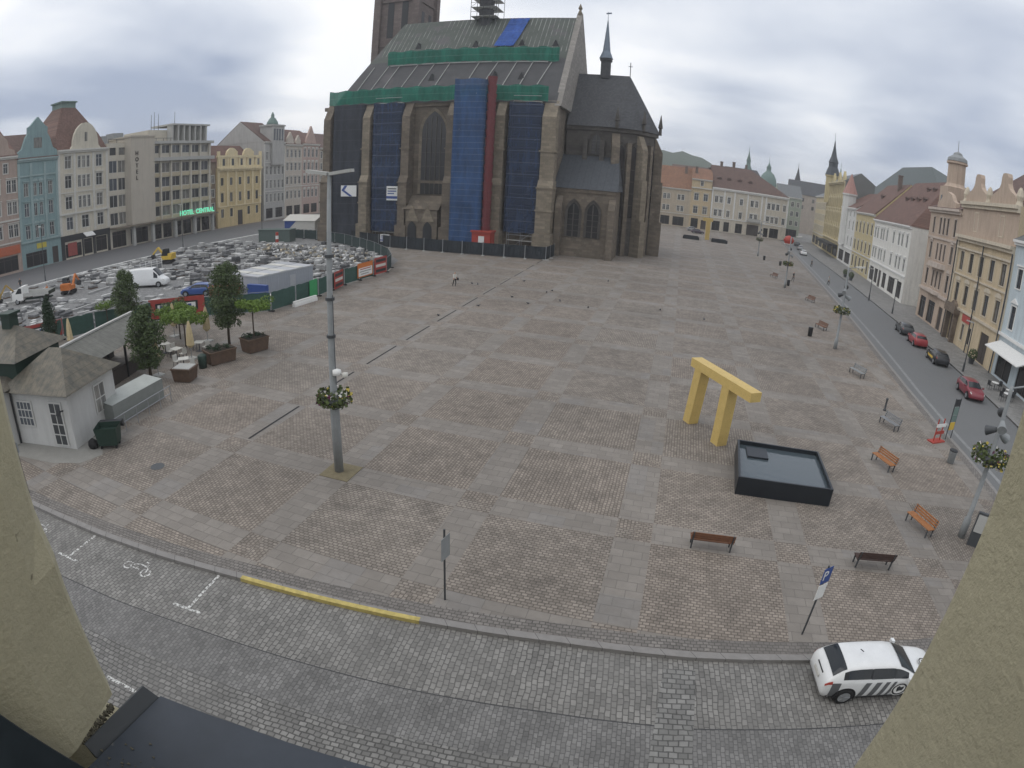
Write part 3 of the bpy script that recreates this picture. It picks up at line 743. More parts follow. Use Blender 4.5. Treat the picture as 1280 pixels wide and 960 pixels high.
h = House('town_house', 'dun coloured house half hidden behind the cathedral corner', WW(165.5), WW(185), 16, 21.5, P_('dun_plaster', (.30,.26,.22)))
h.rows(fr(7),[5.6,10,14.2,18.0],1.2,2.2).shop(.1,.9).cornice().finish().roof_gable(5.5, M['roof_brown'])

# --- north row behind the choir (front faces the square), left to right
NY = 214.0
h = House('town_house', 'long beige house with an orange tiled roof behind the choir', (-20,NY), (3.0,NY), 16, 13.4, P_('dull_beige_plaster', (.36,.31,.24)))
h.rows([.1,.2,.42,.5,.60,.66,.82,.88],[5.4,9.4],1.0,1.9,'white').shop(.56,.7,.3,3.4).shop(.75,.92,.3,3.4).shop(.1,.4,.3,3.2).course(4.4).cornice(None,.5,.4).finish().roof_gable(8, M['roof_orange'])
h.chimney(.3,8,19,22.5).chimney(.9,6,17.5,21.5)
h = House('town_house', 'narrow ochre house with a raised attic wall left of the palace', (3.0,NY), (10.2,NY), 15, 17.6, P_('ochre_plaster', (.42,.34,.22)))
h.rows([.27,.73],[5.4,10.0],1.5,2.4,'white','bar').rows([.5],[15.2],1.0,1.8).shop(.1,.45,.2,3.6).door(.72,1.8,3.2).course(4.5).course(14.2,.4,.4).cornice().finish().roof_gable(4, M['roof_orange'])
h.chimney(.2,4,19,21.8).chimney(.85,9,19,22.2)
h = House('palace', 'long cream palace with a brown hipped roof and balcony portal', (10.4,NY), (38.6,NY+4), 18, 15.4, P_('palace_plaster', (.50,.46,.385)), 'palace', trim='white')
h.rows([.06,.12,.22,.38,.52,.58,.74,.80,.86,.95],[5.4,10.2],1.15,2.2,'white','bar')
h.shop(.03,.13,.2,3.6).shop(.18,.25,.2,3.6).shop(.33,.42,.2,3.6).shop(.70,.76,.2,3.4).shop(.78,.9,.2,3.6).door(.555,4.4,3.8)
h.course(4.6,.3).cornice(None,.9,.7).pilasters([.005,.16,.29,.46,.645,.7,.99],4.8,14.6,.5,.15).finish().roof_gable(8.2, M['roof_brown'], hipl=.5, hipr=13)
bl = MB(); bl.box(.47*h.W,-1.2,4.9,.64*h.W,0,5.2); bl.box(.47*h.W,-1.2,5.2,.64*h.W,-1.1,6.1); h.part('balcony', bl, M['concrete'])
for x in (.1,.22,.36,.5): h.dormer(x, 3.0, 1.5, 1.3)
h.chimney(.15,9,22,25).chimney(.32,10,22,25.4)
h = House('town_house', 'pale green house closing the gap at the far corner of the square', (39,246), (49,246), 14, 16.2, P_('pale_green_plaster', (.27,.30,.25)))
h.rows(fr(4,.15,.85),[4.8,8.6,12.4],1.2,2.0,'white').shop(.1,.9,.2,3.2).cornice().finish().roof_gable(5, M['roof_grey'])

# --- east row, far to near (front faces the square)
def EA(t): return (36.6 + (t-55)*.086, t)
h = House('town_house', 'plain buff building at the far end of the east row', EA(232), EA(204), 16, 18.0, P_('buff_plaster', (.42,.36,.24)))
h.rows(fr(9,.06,.94),[5.4,9.4,13.4],1.3,2.2,'white').shop(.03,.3).shop(.35,.62).shop(.68,.96).course(4.4).cornice().finish().roof_gable(4.5, M['roof_grey'])
h = House('town_house', 'tall yellow ornate building with a dark pointed corner spire', EA(204), EA(172.5), 9, 22.6, P_('mustard_plaster', (.37,.315,.18)), trim=P_('mustard_trim', (.43,.375,.245)))
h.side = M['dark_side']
h.rows(fr(9,.06,.94),[6,10.4,14.8,18.9],1.4,2.7,'dark','arc').shop(.02,.3).shop(.34,.64).shop(.68,.97).course(4.8,.4,.5).course(14.4).cornice(None,.8,.8).pilasters(fr(10,.01,.99),5,22,.6,.25).finish().roof_gable(3, M['roof_grey'])
for cx_ in (.3,.62,.88): h.gable([(h.W*(cx_-.07),22.6),(h.W*(cx_+.07),22.6),(h.W*(cx_+.05),23.8),(h.W*cx_,25.6),(h.W*(cx_-.05),23.8)])
tt = MB(); tt.lathe([(2.2,16),(2.2,24.6),(2.5,24.7),(2.5,25.2)],8,(h.W*.06,.6)); h.part('corner_tower', tt, h.wall)
ts = MB(); ts.lathe([(2.6,25.2),(2.0,27.2),(1.6,28),(1.6,29.3),(1.8,29.5),(1.0,31.6),(.45,34.4),(.1,37)],8,(h.W*.06,.6)); ts.tube((h.W*.06,.6,37),(h.W*.06,.6,39.6),.07,.05,5); h.part('spire', ts, mat('dark_spire_metal', (.05,.06,.07), .6, .15))
awg = MB(); awg.box(.1*h.W,-3,3.5,.98*h.W,-.1,3.9); awg.box(.1*h.W,-3.05,3.2,.98*h.W,-2.9,3.95); h.part('street_canopy', awg, M['dark'])
h = House('town_house', 'slim white house with a pink conical turret in the east row', EA(172.5), EA(151.5), 15, 15.2, P_('white_plaster', (.52,.52,.50)), trim='white')
h.rows(fr(4,.14,.86),[5.2,9.4],1.3,2.3,'white','bar').rows(fr(4,.14,.86),[12.9],1.2,1.4).shop(.1,.45).shop(.55,.9).course(4.4).cornice().finish().roof_gable(5, M['roof_red'])
tt = MB(); tt.lathe([(1.9,5),(1.9,18.4),(2.2,18.5),(2.2,18.9)],10,(h.W*.35,.3)); h.part('bay_turret', tt, h.wall)
ts = MB(); ts.lathe([(2.2,18.9),(1.2,21.4),(.1,24.4)],10,(h.W*.35,.3)); h.part('turret_cap', ts, mat('pinkish_turret_roof', (.36,.20,.17), .7, .1))
h = House('town_house', 'sunny yellow house with red roof left of the white one', EA(151.5), EA(130), 15, 14.4, P_('sunny_plaster', (.40,.34,.20)), trim='offwhite')
h.rows(fr(5,.1,.9),[5.2,9.6],1.3,2.3,'dark','bar').rows(fr(5,.1,.9),[.9],1.7,2.8,'dark_plain').cornice().course(4.4).finish().roof_gable(8, M['roof_red'])
h.dormer(.5,3.5).chimney(.8,6,20,24)
h = House('town_house', 'white three storey house with four dormers on its red roof', EA(130), EA(101), 17, 13.4, P_('clean_white_plaster', (.62,.61,.57)), trim='white')
h.rows([.06,.14,.25,.32,.42,.6,.74,.82,.93],[5.3,9.5],1.25,2.2,'white','bar').shop(.04,.16).shop(.2,.3).door(.36,2.2,3.4).shop(.45,.55).shop(.62,.78).shop(.84,.95).course(4.4,.3).cornice(None,.5,.5).finish().roof_gable(9.5, M['roof_red'], hipr=6)
for x in (.3,.44,.58,.72): h.dormer(x, 4.2, 1.8, 1.2)
for x in (.55,.68): h.dormer(x, 6.4, 1.6, 1.0)
sw = MB()
for y in (4,8.5,13):
    for z in (5.3,9.5): sw.box(h.W+.01,y,z,h.W+.05,y+1.1,z+1.9)
h.part('side_window', sw, M['pane'])
pinkw = P_('pink_plaster', (.36,.285,.225)); beigew = P_('warm_beige_plaster', (.42,.345,.235))
h = House('town_house', 'rose pink ornate house with a round roof turret and bay window', EA(91.5), EA(77.5), 17, 17.0, pinkw, trim=P_('pink_trim', (.40,.345,.30)))
h.rows([.16,.84],[5.4,9.4],1.1,2.4,'dark','tri').rows([.38,.5,.62],[5.4,9.4],.8,2.4,'dark').rows([.16,.38,.5,.62,.84],[13.2],.9,2.4,'dark')
h.shop(.08,.28,.2,3.4).shop(.38,.6,.2,3.4).door(.8,1.8,3.2).course(4.4,.4,.3).course(12.4,.3).cornice(None,.7,.6).finish().roof_gable(4, M['roof_brown'])
bw = MB(); bw.prism([(h.W*.28,0),(h.W*.34,-1.0),(h.W*.66,-1.0),(h.W*.72,0)],8.3,9.0); bw.prism([(h.W*.28,0),(h.W*.34,-1.0),(h.W*.66,-1.0),(h.W*.72,0)],4.6,5.0); h.part('bay_balcony', bw, P_('pink_trim', (.40,.345,.30)))
h.gable([(.2*h.W,17.0),(.8*h.W,17.0),(.79*h.W,17.9),(.7*h.W,18.2),(.64*h.W,19.0),(.5*h.W,19.5),(.36*h.W,19.0),(.3*h.W,18.2),(.21*h.W,17.9)])
tx, ty = h.W*.13, 3.0
tt = MB(); tt.prism([(tx-1.9,ty-1.9),(tx+1.9,ty-1.9),(tx+1.9,ty+1.9),(tx-1.9,ty+1.9)],16.9,20.6); tt.lathe([(2.0,20.6),(1.75,20.8),(1.5,21.2),(1.45,24.2),(1.75,24.3),(1.75,24.6),(1.35,24.7),(1.3,25.2)],12,(tx,ty)); tur = h.part('roof_turret', tt, pinkw)
tw_ = MB()
for dx in (-.9,.35): tw_.box(tx+dx,ty-1.97,17.3,tx+dx+.55,ty-1.91,19.2)
h.part('turret_window', tw_, M['pane'], tur)
td = MB(); td.lathe([(1.7,24.7),(1.6,25.2),(.8,25.7),(.7,26.0),(.1,26.3)],12,(tx,ty)); td.tube((tx,ty,26.1),(tx,ty,28),.06,.04,5); h.part('turret_dome', td, M['greysteel'], tur)
h = House('town_house', 'broad beige ornate house with curved attic gables and dark carved portal', EA(77.5), EA(59.5), 19, 18.2, beigew, trim=P_('beige_trim', (.44,.39,.31)))
h.rows(fr(5,.12,.88),[5.2],1.35,2.4,'dark','arc').rows(fr(5,.12,.88),[9.3],1.35,2.4,'dark','bar').rows([.3,.75],[14.6],1.1,2.2,'dark').course(8.6,.2,.2).course(12.0,.25,.25)
h.door(.16,2.4,3.6).rows([.38,.52],[1.0],.9,2.0,'dark_plain').door(.78,2.6,3.4).course(4.3,.3,.2).cornice(13.0,.8,.7).cornice(None,.8,.6).pilasters([.01,.99],4.4,13,.6,.2).finish().roof_gable(6.6, M['roof_brown'], y0=1.5)
up = MB(); up.box(.0,-.03,13.8,h.W,-.004,17.5)
for x in (.25,.72):
    G = [(.0,3.6),(.035,3.55),(.05,3.1),(.055,2.4),(.075,1.9),(.11,1.5),(.16,1.2),(.20,.75),(.21,0)]
    h.gable([(h.W*(x-g_[0]),18.2+g_[1]) for g_ in reversed(G)][:0] + [(h.W*(x-.21),18.2)] + [(h.W*(x+g_[0]),18.2+g_[1]) for g_ in reversed(G)] + [(h.W*(x-g_[0]),18.2+g_[1]) for g_ in G[1:-1]], pinkw)
un = MB()
for x in (.02,.46,.95): un.lathe([(.5,18.2),(.35,18.7),(.5,19.2),(.3,19.9),(.1,20.2)],8,(h.W*x,.2))
h.part('urn', un, P_('beige_trim', (.44,.39,.31)))
h.part('upper_front', up, pinkw)
h.chimney(.35,8,20.5,24.6,1.5,M['greysteel']).chimney(.62,8,20.5,24.4,1.5,M['greysteel'])
ptl = MB(); ptl.box(.065*h.W,-.7,0,.09*h.W,-.01,3.7); ptl.box(.23*h.W,-.7,0,.255*h.W,-.01,3.7); ptl.box(.05*h.W,-.95,3.7,.27*h.W,-.01,4.25); ptl.box(.05*h.W,-.9,4.25,.27*h.W,-.8,4.9); ptl.slab([(.1*h.W,4.26),(.22*h.W,4.26),(.2*h.W,4.9),(.16*h.W,5.3),(.12*h.W,4.9)],-.5,-.01); h.part('portal', ptl, stone('dark_carved_stone', (.17,.135,.105), .5, .3))
rs = MB(); rs.box(.34*h.W,-.12,3.3,.5*h.W,-.02,4.2); h.part('red_sign', rs, mat('red_shop_sign', (.40,.07,.06), .5, .15))
dp = MB()
for x in (.0,.53,1.0): dp.tube((x*h.W,-.3,0),(x*h.W,-.3,13),.09,n=6)
h.part('drainpipe', dp, M['darksteel'])
h = House('town_house', 'pale blue white house with wooden bay at the right edge', EA(59.5), EA(44), 16, 14.6, P_('pale_blue_plaster', (.44,.50,.53)), trim='white')
h.rows([.14,.45,.7,.9],[5.4],1.2,2.4,'dark_blue','tri').rows([.14,.45,.7,.9],[9.7],1.2,2.0,'dark_blue','bar').shop(.05,.3,.2,3.4).shop(.4,.65,.2,3.4).shop(.72,.95,.2,3.4).course(4.4,.3,.3).cornice().finish().roof_gable(5, M['roof_grey'])
h.gable([(.3*h.W,14.6),(.8*h.W,14.6),(.72*h.W,16.6),(.6*h.W,18.4),(.5*h.W,18.4),(.38*h.W,16.6)])
awn = MB(); awn.ring([[(.05*h.W,-.1,3.7),(.05*h.W,-.1,3.9),(.05*h.W,-2,3.1),(.05*h.W,-2,3.0)],[(.6*h.W,-.1,3.7),(.6*h.W,-.1,3.9),(.6*h.W,-2,3.1),(.6*h.W,-2,3.0)]]); h.part('awning', awn, M['white'])
# houses further back
def back_house(name, label, A, B, D, H, wall, rise, rm, cat='building', hip=0, n=5, hipr=None):
    h = House(name, label, A, B, D, H, wall, cat)
    h.rows(fr(n,.1,.9),[max(2,H-3.4), max(1,H-7)],1.2,1.8,'dark_plain',None,False).finish().roof_gable(rise, rm, hipl=hip, hipr=hip if hipr is None else hipr); return h
back_house('town_hall', 'big building with a dark green grey roof rising behind the yellow house', (57,204), (61,128), 34, 15.5, mat('dark_back_wall', (.17,.18,.18), .9, .08, .6), 17, seam_metal('green_grey_roof', (.095,.115,.11), 'x', .8), 'building', 5, 8, 48)
back_house('town_house', 'grey house whose dark dormered roof rises above the palace', (14,252), (36,254), 18, 17, P_('grey_plaster', (.33,.325,.31)), 8.5, M['slate'], 'building', 4).chimney(.35,9,24,27.5).chimney(.6,9,24,27)
back_house('town_house', 'low house with a grey roof in the back streets behind the green house', (52,300), (78,296), 18, 19, P_('dun_plaster', (.30,.26,.22)), 7, M['slate'])
back_house('town_house', 'far house with a red roof between the palace and the hill', (-6,285), (14,285), 18, 18, P_('beige_plaster', (.40,.36,.31)), 7, M['roof_brown'])
back_house('town_house', 'grey back building with a red roof rising behind the yellow baroque house', (-128,114), (-128,136), 16, 18, P_('grey_plaster', (.33,.325,.31)), 7.5, M['roof_red'], 'building').chimney(.2,6,23,27)
back_house('town_house', 'plain back building behind the beige ornate house on the right', (62,96), (62,50), 18, 18, P_('dun_plaster', (.30,.26,.22)), 6, M['roof_brown'], 'building', 0, 7)
# far domes and steeples
def steeple(name, label, x, y, prof, m, body, cat):
    t = thing(name, label, cat, (x, y, 0))
    b = MB(); b.lathe([(body[0],0),(body[0],body[1])], 8); b.build('tower_body', P_('grey_plaster', (.33,.325,.31)), t)
    d = MB(); d.lathe([(r, z) for r, z in prof], 12); d.tube((0,0,prof[-1][1]-.3),(0,0,prof[-1][1]+2.6),.12,.06,5); d.build('dome', m, t, True)
steeple('domed_church', 'far church with a round green dome over the roofs', 41.5, 300, [(4.4,20),(4.5,21.3),(4.1,24),(2.8,26.4),(1.2,27.7),(1.1,29.4),(1.3,29.6),(.6,30.8),(.1,32.4)], M['copper'], (4.1,20), 'church')
steeple('church_steeple', 'slender green steeple left of the far dome', 33, 318, [(2.2,26),(2.4,27.5),(1.2,30),(1.0,32),(1.3,32.4),(.6,35),(.1,38)], M['copper'], (2.2,26), 'steeple')
steeple('church_steeple', 'thin dark steeple right of the far dome', 62, 330, [(2.2,24),(1.4,28),(.7,31),(.1,34)], M['slate'], (2.2,24), 'steeple')
steeple('church_steeple', 'pale onion topped steeple near the yellow spire', 86, 330, [(2.4,25),(2.8,27),(1.5,29.5),(1.3,31.5),(1.5,32),(.6,34.5),(.1,38)], M['copper'], (2.3,25), 'steeple')
steeple('church_steeple', 'small pointed steeple behind the white houses of the east row', 78, 120, [(1.2,24),(1.0,26.5),(.1,30)], M['slate'], (1.1,24), 'steeple')
# ------------------------------------------------------------------ the cathedral under repair
ST = stone('sandstone', (.165,.138,.107), .9, .45, .014, .3, .75)
ST_L = stone('pale_sandstone', (.225,.192,.145), .9, .45, .014, .28, .6)
ST_D = stone('sooty_sandstone', (.085,.078,.07), .9, .45, .014, .3, .6)
ca = thing('cathedral', 'large dark gothic stone cathedral with steep roofs standing on the square', 'cathedral', (0,0,0))
EAVE, RIDGE, NW0, NW1, NY0, NY1 = 26.0, 45.6, -66.3, -21.6, 100.0, 130.0
def lancet(cx, z0, w, h, n=8):            # outline of a pointed opening, counter-clockwise in XZ
    r = w*1.0; pts = [(cx-w/2, z0), (cx+w/2, z0)]; zs = z0+h-w*.866
    pts += [(cx-w/2+w*math.cos(a*math.pi/3/n), zs+w*math.sin(a*math.pi/3/n)) for a in range(0, n+1)]
    pts += [(cx+w/2-w*math.cos(a*math.pi/3/n), zs+w*math.sin(a*math.pi/3/n)) for a in range(n-1, -1, -1)]
    return pts
nv = MB(); nv.box(NW0, NY0, -.2, NW1, NY1, EAVE); nv.box(NW0-.4,NY0-.5,EAVE-.7,NW1+.3,NY0-.004,EAVE); nv.box(NW0,NY0-.35,0,NW1,NY0-.005,3.2); nv.box(NW0,NY0-.28,11.2,NW1,NY0-.006,11.7)
nv.build('nave_wall', ST, ca)
ro = MB(); rm = (NY0+NY1)/2; a, b = NY0-.7, NY1+.7
W0, W1 = -64.5, NW1-.1; rx0 = -58.0
ro.face([(W0,a,EAVE),(W1,a,EAVE),(W1,rm,RIDGE),(rx0,rm,RIDGE)]); ro.face([(W1,b,EAVE),(W0,b,EAVE),(rx0,rm,RIDGE),(W1,rm,RIDGE)])
ro.face([(W0,b,EAVE),(W0,a,EAVE),(rx0,rm,RIDGE)]); ro.face([(W1,a,EAVE),(W1,b,EAVE),(W1,rm,RIDGE)])
rfm = NT('stripped_nave_roof'); x = rfm.sep(rfm.co)
k = rfm.mix(rfm.noise(.5, 5, .7), (.045,.055,.048), (.10,.115,.10))
fr_ = rfm.math('FRACT', rfm.math('DIVIDE', x[0], .9)); ln = rfm.math('MULTIPLY', rfm.math('LESS_THAN', fr_, .14), rfm.ramp(rfm.noise(.35, 3, .6), (.42, 0.), (.6, 1.)))
k = rfm.mix(rfm.math('MULTIPLY', ln, rfm.math('GREATER_THAN', x[2], 37.0)), k, (.27,.28,.27))
k = rfm.mix(rfm.math('LESS_THAN', x[2], 35.5), k, rfm.mix(rfm.noise(.6, 4), (.04,.042,.045), (.085,.085,.09)))
k = rfm.mix(rfm.ramp(rfm.noise(.18, 3), (.58, 0.), (.66, .8)), k, (.10,.095,.10))
rfm.bump(rfm.noise(3, 4), .05, .5)
roof = ro.build('nave_roof', rfm.out(k, .75), ca)
SL = (RIDGE-EAVE)/(rm-a)
M['batten'] = mat('weathered_batten', (.34,.34,.33), .8, .15, 3)
def roof_pt(x, z, lift=.12):               # a point just above the south slope
    y = a+(z-EAVE)/SL; return (x, y-lift*.78, z+lift*.62)
rr = random.Random(3)
for i, x0 in enumerate([-60.5,-57.5,-55.0,-51.2,-47.8,-44.4,-38.6,-35.4,-31.6,-28.6,-25.6]):
    rb = MB(); rb.bar(roof_pt(x0-.5,28.6), roof_pt(x0+.9+rr.uniform(-.2,.3),34.4), .15, .12); rb.build('roof_batten', M['batten'], roof)
rb = MB(); rb.bar(roof_pt(-56,34.3,.3), roof_pt(-25,34.3,.3), .2, .2); rb.build('scaffold_walkway', M['batten'], roof)
for i, (x0, z0) in enumerate([(-52,38.4),(-40,38.2),(-31,38.3),(-24.6,38.2),(-46,30.6),(-34,30.8),(-29,30.6)]):
    dm = MB(); p = Vector(roof_pt(x0, z0, 0)); dm.ring([[(p.x-.7,p.y,p.z-.1),(p.x+.7,p.y,p.z-.1),(p.x,p.y,p.z+1.4)],[(p.x-.7,p.y+1.8,p.z-.1),(p.x+.7,p.y+1.8,p.z-.1),(p.x,p.y+1.8,p.z+1.4)]])
    dm.build('roof_dormer', M['dark'], roof)
gb = MB()
pts = [(NY0-1.0,EAVE-.5),(NY1+1.0,EAVE-.5),(rm,RIDGE+.9)]
gb.ring([[(NW1-.35,y,z) for y, z in pts],[(NW1+.75,y,z) for y, z in pts]])
gb.build('east_gable', stone('gable_stone', (.25,.235,.215), .8, .4, .014, .2, .3), ca)
fn = MB(); fn.lathe([(.35,RIDGE+.2),(.5,RIDGE+.9),(.2,RIDGE+1.6),(.45,RIDGE+2),(.05,RIDGE+3)],6,(NW1+.2,rm)); fn.build('finial', ST_L, ca)
BX = [-64.9,-56.3,-48.2,-39.6,-30.8,-22.4]
for i, x0 in enumerate(BX):
    w = .85 if i < 5 else 1.3
    bu = MB()
    bu.box(x0-w-.25,NY0-3.4,-.2,x0+w+.25,NY0-.35,3.6); bu.box(x0-w,NY0-2.9,3.6,x0+w,NY0-.01,11.4)
    bu.ring([[(x0-w,NY0-2.9,11.4),(x0+w,NY0-2.9,11.4),(x0+w,NY0,11.4),(x0-w,NY0,11.4)],[(x0-w,NY0-2.2,12.6),(x0+w,NY0-2.2,12.6),(x0+w,NY0,12.6),(x0-w,NY0,12.6)]])
    bu.box(x0-w*.9,NY0-2.2,12.6,x0+w*.9,NY0-.012,23.4)
    bu.ring([[(x0-w*.9,NY0-2.2,23.4),(x0+w*.9,NY0-2.2,23.4),(x0+w*.9,NY0-.02,23.4),(x0-w*.9,NY0-.02,23.4)],[(x0-w*.9,NY0-.4,26.4),(x0+w*.9,NY0-.4,26.4),(x0+w*.9,NY0-.02,26.4),(x0-w*.9,NY0-.02,26.4)]])
    for z in (3.6,7.6,11.4,17.6): bu.box(x0-w-.15,NY0-3.05 if z < 12 else NY0-2.35,z-.22,x0+w+.15,NY0-.36,z+.05)
    o = bu.build('buttress', ST_L if i in (1,4,5) else ST, ca)
# the one uncovered tall window, and the porch below it
def church_window(cx, y, z0, w, h, parent=ca, face=0.0, org=(0,0), sm=None):
    fo = MB(); out_ = lancet(cx, z0, w+.9, h+.7); inn = lancet(cx, z0+.02, w, h)
    fo.ring([[(p[0],y-.25,p[1]) for p in out_],[(p[0],y-.02,p[1]) for p in inn]], cap=False)
    fo.ring([[(p[0],y-.002,p[1]) for p in out_],[(p[0],y-.25,p[1]) for p in out_]], cap=False)
    f = fo.build('tall_window', sm or (ST_L if parent is ca else ST_D), parent)
    pn = MB(); pn.face([(p[0],y-.06,p[1]) for p in inn]); pn.build('pane', M['shop'], f)
    mu = MB(); n = max(1, round(w/1.0))
    for k_ in range(1, n): xx = cx-w/2+w*k_/n; mu.box(xx-.09,y-.16,z0,xx+.09,y-.065,z0+h-w*.62+.5*w*(1-abs(2*k_/n-1)))
    for zz_ in range(1, 5): mu.box(cx-w/2+.02,y-.13,z0+zz_*h/6,cx+w/2-.02,y-.07,z0+zz_*h/6+.08)
    mu.build('tracery', ST_D, f)
    if face: f.location = (org[0], org[1], 0); f.rotation_euler = (0,0,face)
    return f
church_window(-43.6, NY0, 9.2, 4.6, 15.2)
po = MB(); po.box(-47.6,NY0-2.9,0,-41.2,NY0-.36,6.6)
po.ring([[(-47.9,NY0-3.1,6.6),(-40.9,NY0-3.1,6.6),(-40.9,NY0-.03,6.6),(-47.9,NY0-.03,6.6)],[(-47.9,NY0-.3,9.0),(-40.9,NY0-.3,9.0),(-40.9,NY0-.03,9.0),(-47.9,NY0-.03,9.0)]])
porch = po.build('porch', ST, ca)
for cx_ in (-46,-43):
    d = MB(); d.slab(lancet(cx_, 0, 1.7, 4.4), NY0-2.98, NY0-2.91); d.build('doorway', M['dark'], porch)
    gb2 = MB(); gb2.slab([(cx_-1.3,4.4),(cx_+1.3,4.4),(cx_,7.4)], NY0-3.05, NY0-2.92); gb2.build('porch_gable', ST_L, porch)
# tower
TX0, TX1, TY0, TY1 = -66.3, -57.0, 118.0, 127.6
tb = MB(); tb.box(TX0,TY0,-.2,TX1,TY1,62)
for z in (34,41.5,52): tb.box(TX0-.3,TY0-.3,z,TX1+.3,TY1+.3,z+.5)
for x0 in (TX0,TX1):
    for y0 in (TY0,TY1): tb.box(x0-.8,y0-.8,-.2,x0+.8,y0+.8,60)
TS = stone('tower_stone', (.165,.135,.125), 1.0, .5, .014, .2, .55)
tow = tb.build('tower', TS, ca)
for fx in (-63.2,-59.8):
    f = MB(); f.slab(lancet(fx, 43.5, 1.5, 9.2), TY0-.06, TY0-.01); f.build('belfry_window', M['dark'], tow)
for fy in (121.2,124.8):
    f = MB(); f.ring([[(TX1+.01,fy-.7,44),(TX1+.01,fy+.7,44),(TX1+.01,fy+.7,50),(TX1+.01,fy-.7,50)],[(TX1+.06,fy-.7,44),(TX1+.06,fy+.7,44),(TX1+.06,fy+.7,50),(TX1+.06,fy-.7,50)]]); f.build('belfry_window', M['dark'], tow)
cx_, cy_ = (TX0+TX1)/2, (TY0+TY1)/2; sp = MB()
sp.ring([[(TX0-.2,TY0-.2,62),(TX1+.2,TY0-.2,62),(TX1+.2,TY1+.2,62),(TX0-.2,TY1+.2,62)],[(cx_-4,cy_-4,66),(cx_+4,cy_-4,66),(cx_+4,cy_+4,66),(cx_-4,cy_+4,66)]])
sp.build('tower_spire', M['copper'], tow)
# flèche over the nave, wrapped in scaffolding
fl = MB(); fl.lathe([(1.5,RIDGE-2),(1.5,50),(1.8,50.2),(1.0,54),(.1,64)],8,(-40.2,rm)); fl.build('ridge_turret', M['slate'], ca)
# chapel beside the choir
cp = MB(); cp.box(NW1+.02,NY0+.4,-.2,-10.9,107,11.6); cp.box(NW1+.02,NY0+.1,-.1,-10.7,NY0+.39,1.4); cp.box(NW1+.02,NY0+.15,11.0,-10.8,NY0+.39,11.6)
chap = cp.build('side_chapel', ST, ca)
cr = MB(); cr.ring([[(NW1+.03,NY0-.1,11.6),(NW1+.03,107.0,11.6),(NW1+.03,107.0,17.6)],[(-10.5,NY0-.1,11.6),(-10.5,107.0,11.6),(-11.5,107.0,17.6)]]); cr.build('chapel_roof', seam_metal('chapel_slate_roof', (.062,.072,.085), 'x', 1.2), chap)
for cx_ in (-17.9,-14.6): church_window(cx_, NY0+.4, 3.4, 1.9, 5.8, chap)
for x0 in (-20.3,-11.4): 
    b_ = MB(); b_.box(x0-.55,NY0-1.0,-.2,x0+.55,NY0+.38,8.4); b_.ring([[(x0-.55,NY0-1,8.4),(x0+.55,NY0-1,8.4),(x0+.55,NY0+.38,8.4),(x0-.55,NY0+.38,8.4)],[(x0-.55,NY0+.2,10.2),(x0+.55,NY0+.2,10.2),(x0+.55,NY0+.38,10.2),(x0-.55,NY0+.38,10.2)]]); b_.build('buttress', ST, chap)
# choir with polygonal apse
CH = [(NW1+.4,107.0),(-12.4,107.0),(-8.2,109.4),(-5.6,114.0),(-8.2,118.8),(-12.4,121.0),(NW1+.4,121.0)]
cw = MB(); cw.prism(CH, -.2, 23.0); cw.prism([(p[0]+(.35 if p[0] > -13 else 0), p[1]+(-.35 if p[1] < 112 else .35 if p[1] > 116 else 0)) for p in CH], 22.3, 23.0)
choir = cw.build('choir_wall', ST_D, ca)
cr = MB(); O = [(p[0]+(.6 if p[0] > -13 else 0), p[1]+(-.6 if p[1] < 112 else .6 if p[1] > 116 else 0), 23.0) for p in CH]
rA, rB = (NW1+.4,114,33.9), (-11.2,114,33.9)
cr.face([O[0],O[1],rB,rA]); cr.face([O[1],O[2],rB]); cr.face([O[2],O[3],rB]); cr.face([O[3],O[4],rB]); cr.face([O[4],O[5],rB]); cr.face([O[5],O[6],rA,rB])
cr.build('choir_roof', M['slate'], ca)
for i in (1,2,3,4):
    p = Vector(CH[i]); d = (p-Vector((-14,114))).normalized(); n_ = Vector((-d.y,d.x)); w = .7
    bu = MB()
    for (r0, r1, z0, z1) in ((-.2,2.1,-.2,6.5),(-.2,1.7,6.5,14),(-.2,1.35,14,19.5)):
        q = [p+d*r0-n_*w, p+d*r1-n_*w, p+d*r1+n_*w, p+d*r0+n_*w]; bu.prism([(v.x,v.y) for v in q], z0, z1)
    q0 = [p+d*-.2-n_*w, p+d*1.35-n_*w, p+d*1.35+n_*w, p+d*-.2+n_*w]; q1 = [p+d*-.2-n_*w, p+d*.1-n_*w, p+d*.1+n_*w, p+d*-.2+n_*w]
    bu.ring([[(v.x,v.y,19.5) for v in q0],[(v.x,v.y,22) for v in q1]])
    bu.build('buttress', ST if i != 2 else ST_L, ca)
    pn = MB(); v = p+d*.6; pn.lathe([(.35,22.9),(.3,24.2),(.5,24.3),(.05,26.8)],6,(v.x,v.y)); pn.build('pinnacle', ST_D, ca)
for (ax_, ay_), (dx_, dy_) in (((-10.3,108.2),(.5,-.87)),((-6.9,111.7),(.87,-.49)),((-17.6,107.0),(0,-1)),((-14.6,107.0),(0,-1))):
    p = Vector((ax_,ay_)); d = Vector((dx_,dy_)); n_ = Vector((-d.y,d.x)); bu = MB(); bu.prism([(v.x,v.y) for v in (p-d*.2-n_*.4,p+d*.9-n_*.4,p+d*.9+n_*.4,p-d*.2+n_*.4)], -.2, 20.5); bu.build('pier', ST if ax_ > -12 else ST_D, ca)
for i in (1,2,3):
    A_, B_ = Vector(CH[i]), Vector(CH[i+1]); mid = (A_+B_)/2; d = B_-A_
    
    for off in (-.26,.26):
        q_ = mid+d*off; church_window(0, 0, 7.0, 1.3, 13.0, choir, math.atan2(d.y,d.x), (q_.x, q_.y))
church_window(-15.8, 107.0, 18.0, 1.6, 3.6, choir)
